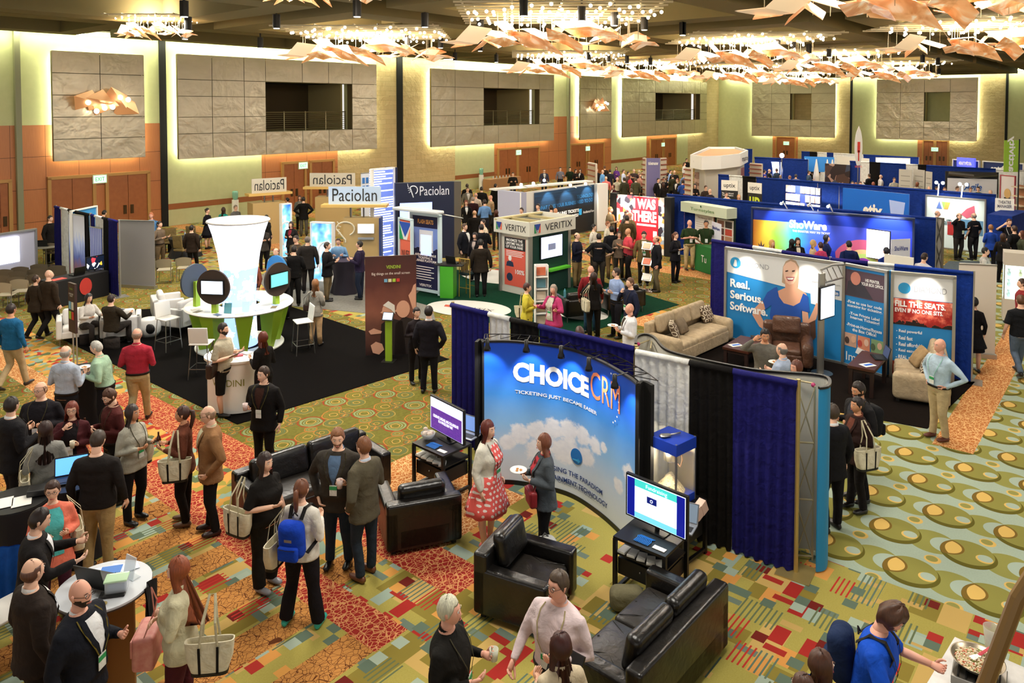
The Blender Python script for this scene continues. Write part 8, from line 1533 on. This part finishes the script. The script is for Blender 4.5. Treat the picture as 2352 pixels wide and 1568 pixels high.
# ---------------------------------------------------------------- middle distance and far crowd
MID = '''605 516 1.66 40 f1 jacket:3f3a34:2a2624 pants:141112 bob:2c1712 hh|woman in grey jacket holding papers behind the glowing flared column
612 494 1.68 70 f1 jacket:15120f pants:141112 mid:14100e dd|woman in black carrying a dark bag beside the tan tower
669 509 1.66 350 f1.05 jacket:191614:7a2030 pants:121014 bob:2a1814 hh|woman in black over red holding white papers by the glowing boxes
660 454 1.64 250 f1 blouse:9a9088 pants:141014 bun:14100e hh|woman in pale top before the wood doors
688 449 1.68 20 f1 cardigan:6c6a60:8a8880 pants:16140f mid:5a3424 hh|woman in grey patterned cardigan before the wood doors
697 452 1.80 195 m1 jacket:14120f jeans:5c5648 short:241a14 ii|man in black jacket with hands raised, back turned, before the wood doors
680 541 1.76 330 m1.05 sweater:4a3c2c pants:2a2018 short:2a1812 hh|man in brown vest peering over shoulders near the pale kiosk
706 543 1.80 190 m1.1 jacket:2b2724 pants:211d1c short:6a625a dp|grey haired man in charcoal suit with white bag seen from behind
675 564 1.80 190 m1.1 sweater:0f0d0d pants:12100f short:1a1210 hh|dark clad man with back turned in front of the charcoal suit
634 570 1.76 350 m1.05 sweater:b8b0a0 pants:2a241c fringe:6a4c3a dd|balding man in cream sweater behind the dark round disc
633 589 1.72 60 m1 tee:101010 pants:121010 short:1a120e hh|young man in black polo looking down by the disc
651 592 1.74 240 m1 tee:0f0e10 pants:121010 short:20140e rh|young man in black polo reaching to the teal screen
583 588 1.70 320 m1 shirt:8a4a34 pants:2a241c short:3a241a dd|person half hidden behind the blue round disc
751 556 1.80 95 m1.05 jacket:100f12 pants:6a5a40 short:3a2a1e hh|man in black jacket and khakis left of the plum clothed table
777 547 1.70 5 m1 shirt:7aa4cc pants:2a2c34 short:3a2218 hh lean.25|man in light blue shirt leaning on the plum clothed table
826 553 1.80 268 m1.1 sweater:241a34 jeans:1c2436 short:1a1412 hh|man in dark purple pullover and jeans at the plum clothed table
440 517 1.70 175 m1 jacket:281c12 pants:141010 short:18100c dd walk|person in brown uniform jacket walking to the clothed table
476 478 1.70 80 f1.1 dress:121016 skirt:14121c bun:1a120e hh|woman in long dark dress gesturing near the water cooler
513 476 1.64 170 f1 sweater:1c8a7a pants:2a241c long:3a2418 dd|woman with long brown hair seen over the glowing column rim
541 471 1.66 60 m1 sweater:6a6864 pants:2a241c short:7a6a58 hh|grey haired visitor beside the green water cooler
347 488 1.80 10 m1.05 shirt:4a78a8 pants:2a2c34 short:b8704a dd sk:r|red haired man looking over the grey roll up banner
366 508 1.78 75 m1 shirt:6a5a4a pants:5a4a34 short:1c1410 hh|man in brown shirt behind the grey roll up banner
372 526 1.25 90 f1 tee:171316 pants:141014 long:6a4428 rr sit|seated woman with brown hair in black near the clothed table
115 495 1.80 75 m1.05 jacket:17120f pants:181410 short:120d0a dd|man in black standing beside the tall drape screens
238 484 1.76 160 m1 jacket:16120e pants:181410 short:1c140e dd hp20|person in black behind the drape screens
1073 422 1.76 170 m1 jacket:15120f pants:181410 short:2a1a12 dd|dark haired man nearest the navy wall end in the buffet crowd
1074 430 1.78 20 m1 jacket:6a6458:c8c4bc pants:2c2820 short:4a3a2c dd|man in grey blazer in the buffet crowd
1138 422 1.80 140 m1 jacket:100e0c pants:141210 short:181010 dd|tall man in black beside the white booth wall corner
1106 429 1.78 180 m1.05 jacket:14100e pants:15120f short:2a2018 dd|man in black jacket facing the buffet glasses
1071 460 1.72 10 f1 jacket:100e0d:e0e0e0 pants:121010 mid:6a2c18 dd gl|woman with auburn hair and white badge in the buffet crowd
1086 452 1.76 180 m1 jacket:2c1214 pants:161210 short:8a8078 hh|grey haired man in dark maroon jacket in the buffet crowd
1093 443 1.76 190 m1 shirt:c8b8a8 pants:1a1816 fringe:a08878 hh sk:r|balding man in pale shirt in the buffet crowd
1113 458 1.80 200 m1.05 shirt:6a94c8 pants:1a1a22 short:2a1a12 hh|man in blue shirt holding a white sheet in the buffet crowd
1127 448 1.78 250 m1.15 shirt:b89c78 pants:2a241c bald hh sk:r|large bald man in tan shirt in the buffet crowd
1090 483 1.76 180 m1.1 sweater:14110f pants:151210 fringe:a07a50 dd|fair haired man in black, back turned, in the buffet crowd
1140 482 1.66 200 f1 sweater:1a1614 pants:2a241c mid:4a2418 hh|brown haired woman bowed behind the kiosk cornice
1067 513 1.82 60 m1.1 jacket:12131a:e8e4e0 pants:5a4a34 short:4a3424 dd|man in navy blazer and khakis beside the navy wall
1091 534 1.66 340 f1 jacket:141218:a89890 pants:121012 mid:1c1010 dd|dark haired woman face on between two dark suits
1106 515 1.80 190 m1.15 jacket:101014 pants:14121a short:201410 hh|man in black suit with back turned beside the kiosk
1110 504 1.76 300 m1.05 sweater:c8b8a0 pants:2a241c short:2a1a12 hh|man in white shirt and grey vest behind the black suit
1104 549 1.80 185 m1.15 jacket:221a12 pants:121010 short:100c0a dd|heavy man in dark brown suit, back turned, behind the gilt chair
1198 477 1.76 330 m1 jacket:181412 pants:14120f short:2a140e dd|dark haired man just above the kiosk cornice
1236 468 1.84 330 m1 jacket:141214:d8d8d8 pants:14120f short:2a1c14 dd|man in dark suit before the night mural
1266 471 1.82 200 m1 jacket:141214 pants:14120f short:18100e dd|man with back turned covering the mural lettering
1276 478 1.8 200 m1 jacket:16110f pants:14120f bald dd sk:m|bald man with back turned covering the mural lettering
1325 534 1.80 60 m1.1 sweater:101224 pants:7a6440 fringe:4a3424 ch|balding man in navy sweater with folded arms beside the kiosk
1364 515 1.70 60 m1 shirt:d4ccbc pants:2a2620 short:14100e hh|dark haired person in white by the red poster crowd
1376 536 1.78 180 m1.15 tee:101014 pants:2c2620 short:1a1210 ii|heavy man in black polo with arms akimbo, back turned
1405 520 1.80 190 m1.05 tee:121216 pants:6a5434 short:18120e dd|man in black tee and khakis, back turned
1402 475 1.82 60 m1.1 jacket:6a5a40:c8743a pants:2a2418 short:a87448 hh|man in tan blazer and orange tie before the red poster
1396 508 1.66 60 f1 blouse:d8d0bc pants:2a2620 short:8a5030 hh|short haired woman in cream beside the tan blazer man
1440 495 1.80 185 m1.15 jacket:4a3c24 pants:2a2418 short:2a1c14 dd|man in olive brown blazer, back turned, before the red poster
1447 488 1.80 300 m1.05 jacket:7a6844:e0dcd0 pants:2a2418 bald hh sk:r|bald man in khaki blazer before the red poster
1439 484 1.72 40 m1 sweater:3a3634 pants:2a2418 short:3a2018 dd|dark haired person behind the bald khaki blazer man
1422 531 1.66 350 f1 blouse:6a5a4c pants:2a2620 mid:2a1810 hh gl|woman in glasses squeezed between black polos
1443 524 1.80 280 m1.1 tee:c84450 pants:1a1414 bald hh gl sk:m|bald man in coral red polo with canvas bag
1479 532 1.80 355 m1.05 jacket:6a5834:e0dcd4 pants:1c1814 short:2a1a12 dd hp15 lan|man in olive tan blazer looking down at the zigzag rack
1508 541 1.80 275 m1.05 jacket:121218:d8d4cc pants:6a6048 fringe:6a4430 dd sk:r|red faced man in black blazer and khakis by the zigzag rack
1552 533 1.70 40 f1 jacket:131118 pants:14121a pony:5a3424 hh lan bdg:e0e0e0|woman with ponytail in black walking with coffee
1584 505 1.82 5 m1.15 tee:26381c pants:b8a478 bald cc lan bdg:e8e8e8 sk:r|bald bearded man in dark green polo with arms folded
1622 506 1.80 350 m1.1 tee:26381c pants:a8905c short:20160f ii sk:m bdg:e8e8e8 lan|man in dark green polo and khakis before the framed poster
2203 489 1.82 20 m1.1 sweater:131216 pants:24201f fringe:2a2420 uh lan bdg:c8e0b0|man in black with raised hand before the ticket backdrop
2237 489 1.82 200 m1.15 tee:101014 pants:1c1a1c fringe:8a8078 dd|bald crowned man in black polo and dark slacks, back turned
2276 516 1.66 170 f1.05 blouse:1a3f9c pants:17151c short:8a5a34 hh|woman with short fair hair in royal blue
2318 503 1.80 350 m1.1 tee:131216 pants:15141a short:5a3a24 uh lan:e8e8e8|man in black tee shading his eyes with one arm
2303 497 1.72 20 m1 sweater:2a3a5c pants:15141a bald dd sk:r|bald man just behind the raised arm
2304 536 1.66 120 f1.05 jacket:141212 pants:131114 mid:3a2014 hh|woman with brown hair in black beside the glass cabinet
2330 518 1.78 200 m1.05 jacket:121214 pants:131114 short:3a2418 hh|man in black jacket beside the arm shading man
2348 530 1.66 250 f1 sweater:3c4030 pants:2a241c long:5a2c18 dd|woman with long auburn hair cut by the picture edge
2263 568 1.76 60 m1.1 shirt:bfbcb6 pants:3a3028 short:17110e dd|bearded man in light grey shirt before the glass cabinet
2345 678 1.78 170 m1.1 tee:17181c jeans:5a6a7c short:5a3a24 dd walk|person in black tee and jeans walking at the picture edge
2348 640 1.72 250 m1 shirt:8c2a2e pants:2a241c short:3a2418 dd|person in dark red checked shirt at the picture edge
2238 683 1.68 170 f1 dress:0e0c10 skirt:0e0c10 short:14100e dd|person in black robe half hidden by the navy drape
2122 583 1.78 110 m1.15 shirt:d0ccd4 pants:2a241c short:2a1812 dd hp15|man in white shirt bent over a laptop behind the cream panel
1773 551 1.68 20 f1 blouse:b89060 pants:2a241c long:c09050 dd|blonde woman below the raised hands of the fan mural
1832 546 1.70 355 f1 jacket:101018:d8d0c0 pants:141414 long:14100e dd|smiling woman with long black hair before the fan mural
1819 549 1.66 200 f1 jacket:0e0e16 pants:141414 long:0e0c10 dd|woman with long black hair, back turned, before the fan mural
1868 551 1.68 60 f1 blouse:c8b088 pants:2a241c bob:c8a068 dd|fair haired woman in profile before the fan mural
1852 567 1.3 60 m1 shirt:8a6a5a pants:2a241c short:6a3c28 rr sit|brown haired child sized head above the drape heading
1885 556 1.66 200 f1 sweater:c8406a pants:2a241c short:3a1c20 dd|woman in pink top, back turned, before the fan mural
1898 539 1.74 60 f1 jacket:14204c pants:14141c mid:100c14 dd|tall woman with dark hair in navy before the fan mural
1950 553 1.80 190 m1.15 sweater:0e2050 pants:14141c short:101018 dd|man in dark blue with back turned before the bright screen
2036 568 1.76 190 m1 sweater:102a78 pants:14141c short:101020 dd|man in blue covering the corner of the bright screen
2153 484 1.76 60 m1 jacket:2c2c34 pants:2a241c fringe:8a7a70 dd|grey haired man over the lit blue drape end
1668 441 1.76 10 m1 shirt:a8b4cc pants:2a241c short:2a1810 mm gl|man in pale shirt hand to mouth below the first black banner
1697 447 1.64 350 f1 blouse:c8a888 pants:2a241c long:d8905c dd|fair haired woman between the two black banners'''
for row in MID.split('\n'): person(row)
FAR = '''1178 396 5 m jacket 1c1814 short 3a2a20|man in black jacket with pale folder before the closed doors
1250 388 5 m jacket 3a3c50 short 5a3a28|man in blue suit and yellow lanyard behind the spotlights
1287 384 5 m shirt 7a7884 short 3a2a1e|man in grey checked shirt beside the doors
1309 384 5 m tee 1c2a18 short 100c0a|man in dark green polo beside the doors
1322 389 30 f sweater 1c1412 mid 1c100c|dark haired person in black beside the green polo at the doors
1333 388 330 f jacket 1a1210 long 3a1c10|woman with brown hair in black beside the doors
1371 387 20 m sweater 1c181c fringe 8a5a48|man beside the slatted column near the sconce doors
1384 390 60 m shirt 6aa0d8 bald a07a68|bald man in sky blue shirt by the sconce doors
1389 381 200 m sweater 2a2018 short 5a3a28|tall man in dark top by the sconce doors
1401 389 190 m jacket 24242c short 2a1a14|man in dark navy jacket with white bag
1416 383 330 f blouse 6a3a8c mid 6a3c24|woman in purple with light brown hair
1432 389 70 m shirt c8d0e8 short 5a4030|man in pale blue shirt reaching forward
1456 388 0 m sweater 3a2c28 fringe d8d4cc|white haired man at the back of the cocktail crowd
1443 394 60 m sweater 5a4a40 short 2a1812|dark haired man beside the reaching pale shirt
1468 391 200 m sweater 2c1c20 short b8a488|fair grey haired person in dark top
1476 393 0 m jacket 16120f short 1c1410|man in black with large white badge
1497 387 300 m shirt d89088 short 7a3c2c|man in salmon pink before the violet panel
1392 405 355 m shirt d8706c bald b87a6c|man in coral pink shirt with dark badge
1418 407 20 m shirt b8b098 fringe d0ccc0|white haired man in cream shirt
1434 408 200 m jacket 3a3826 short 2a1e16|man in olive jacket, back turned
1447 402 60 f blouse b82a3c mid 6a3424|woman in crimson with canvas tote
1460 408 190 m jacket 4a4a34 short 5a4a38|man in sage suit, back turned
1470 399 0 m shirt b88a78 short 5a3a2c|man in tan shirt at the cocktail tables
1409 424 300 f jacket 3a1418 bob 5a2418|woman in maroon with copper bob near the tan tables
1485 422 70 f blouse 8a7068 short 6a3c2c|seated woman at the white cocktail table
1508 421 5 m jacket 1a1414 short 2a1a12|seated man in dark jacket over pink shirt
1498 395 210 m jacket 2a2622 fringe 8a5c48|man in dark suit with hand at his ear
1512 409 30 m jacket 141214 short 1c1410|man in black suit at the cocktail tables
1524 407 10 m jacket 15131a short 1a1210|dark haired man face on in black suit
1524 420 200 f sweater 14100f mid 3a2018|woman in black seen from behind at the tables
1545 400 200 m jacket 3a3a26 short 3a2c20|man in dark olive suit, back turned, at the tables
1522 387 20 m sweater 4a3a34 short 6a4430|brown haired man at the far side of the tables
1530 387 340 m jacket 1c1a20 fringe a8a098|grey haired man in black with badge
1540 390 60 m shirt 8aa8d8 short 3a2a20|man in light blue at the far side of the tables
1549 391 0 m jacket 141212 fringe b8a898|grey haired man with white badge on black
1556 410 310 m jacket 1c1a1a short 8a4a34|red faced man in black suit at the tables
1568 413 190 m shirt 2a4a98 short 2a1c14|man in blue shirt, back turned, beside the slatted column
1572 373 60 m shirt e8e4e0 short 5a2c20|man in white shirt beside the round kiosk
1577 364 20 m sweater 1c1614 short 3a2418|tall dark clad man behind the white shirt
1571 397 40 m shirt 6a80a8 short 6a5a50|man in slate blue shirt beside the round kiosk
1596 422 350 f sweater 14100f long 1c100c|dark haired woman under the arena photo
1621 426 20 m sweater 3a2c24 short 4a3020|brown haired man under the arena photo
1631 434 300 m sweater 2a2430 fringe d8b0a0|white haired red faced man under the arena photo
1450 433 200 m sweater 14161f short 4a3a28|person in navy bending over the counter top
1756 390 90 m sweater 3c3c98 short 1c1820|man in violet sweater at the wave graphic display
1767 388 60 m jacket 14161c fringe c8a898|grey haired man in dark suit at the wave graphic display
1784 387 200 m sweater 3a4858 short 5a4a40|man in slate sweater before the wave graphic
1802 387 0 m shirt 98a0b8 short 6a5a50|man in pale shirt before the wave graphic
1793 402 180 f sweater 6a70a8 short a88a70|person in lilac grey before the wave graphic
1814 403 200 m shirt 8a94b8 short 8a5a48|man in grey shirt bowed before the wave graphic
1828 400 150 m sweater 7a7c88 short 3a3430|man in grey beside the wave graphic edge
1757 405 200 m sweater 4a4a5c short b87848|fair head over the blue drape below the wave graphic
1858 392 60 m jacket 3c5068 short 3a2c24|bearded man in slate jacket walking past the photo stand
1874 371 0 m jacket 15171c fringe c87a68|man in dark suit on the sky blue canopy stage
1908 391 80 f sweater 16120f long a87040|woman with golden hair before the dark photo stand
1922 381 0 m jacket 1a1614 short 5a3a2c|man in dark jacket before the dark photo stand
1938 382 200 m jacket 24405c short 4a3024|man in blue jacket before the dark photo stand
1948 377 300 m jacket 2a2424 short 8a5a44|man lifting a cup beside the dark photo stand
1925 394 190 f sweater 100e0f mid 1c1210|woman in black with back turned before the dark photo stand
1958 416 0 m shirt 2a3450 short 2a1a14|dark haired head above the rounded banner edge
1966 419 20 f shirt 5a4038 short 8a5030|auburn head above the rounded banner edge
1976 417 0 m shirt 4a3a38 short 4a2c20|brown head above the rounded banner edge
1997 399 200 m jacket 101218 short 3a2c20|man in black before the white far drape
2023 401 75 m shirt ded8d4 bald a87058|bald bearded man in white shirt in profile
2006 418 160 m shirt d8d0cc short 8a4a38|man in white shirt seen low over the rounded banner
2052 400 20 m sweater 3a3028 short 2a1c16|tall dark haired man before the blue far drape
2054 408 0 m shirt b8b4a8 short 5a3a28|man in grey shirt looking down at the far booths
2107 418 190 f blouse c8bca8 bob 7a4428|woman with brown bob in cream before the text posters
2134 428 0 m shirt c8a090 bald c08870|bald head over the ticket backdrop lamps
2152 428 20 m sweater 2c2a30 short 3a2620|dark head beside the arm lamp
2170 430 340 m sweater 2a2c3c short 6a3a2c|brown haired head below the curved black display
2199 428 20 m sweater 3a4a5c short 4a3024|man bowing below the white name board
2206 413 60 m tee 1c4ac8 fringe b87860|man in royal blue before the white name board
2229 431 0 f blouse 8a6a5c short 8a5a40|face peering below the white name board
2247 429 320 m tee 3a5a40 short 3a2418|man in green leaning below the white name board
2259 422 330 m shirt 8a8c80 short 9a5a48|man with raised arm before the white name board
2275 436 10 m shirt b8a4a0 bald c08070|balding man at the end of the white name board'''
PZ = {'jacket': 0, 'shirt': 0}
for i, row in enumerate(FAR.split('\n')):
    a, lab = row.split('|'); x, y, f_, sx, kind, c, hs, hc = a.split(); h = (1.76 if sx == 'm' else 1.66); ex = ':d8d4cc' if kind == 'jacket' and i % 2 else ''
    seat = 'seated' in lab
    person('%s %s %s %s %s1.05 %s:%s%s pants:%s %s:%s %s%s|%s' % (x, y, h, f_, sx, kind, c, ex, ('1a1614', '2a2620', '15131a', '4a4030')[i % 4], hs, hc, ('hh', 'dd', 'dh', 'dd')[i % 4], ' sit' if seat else '', lab), None)
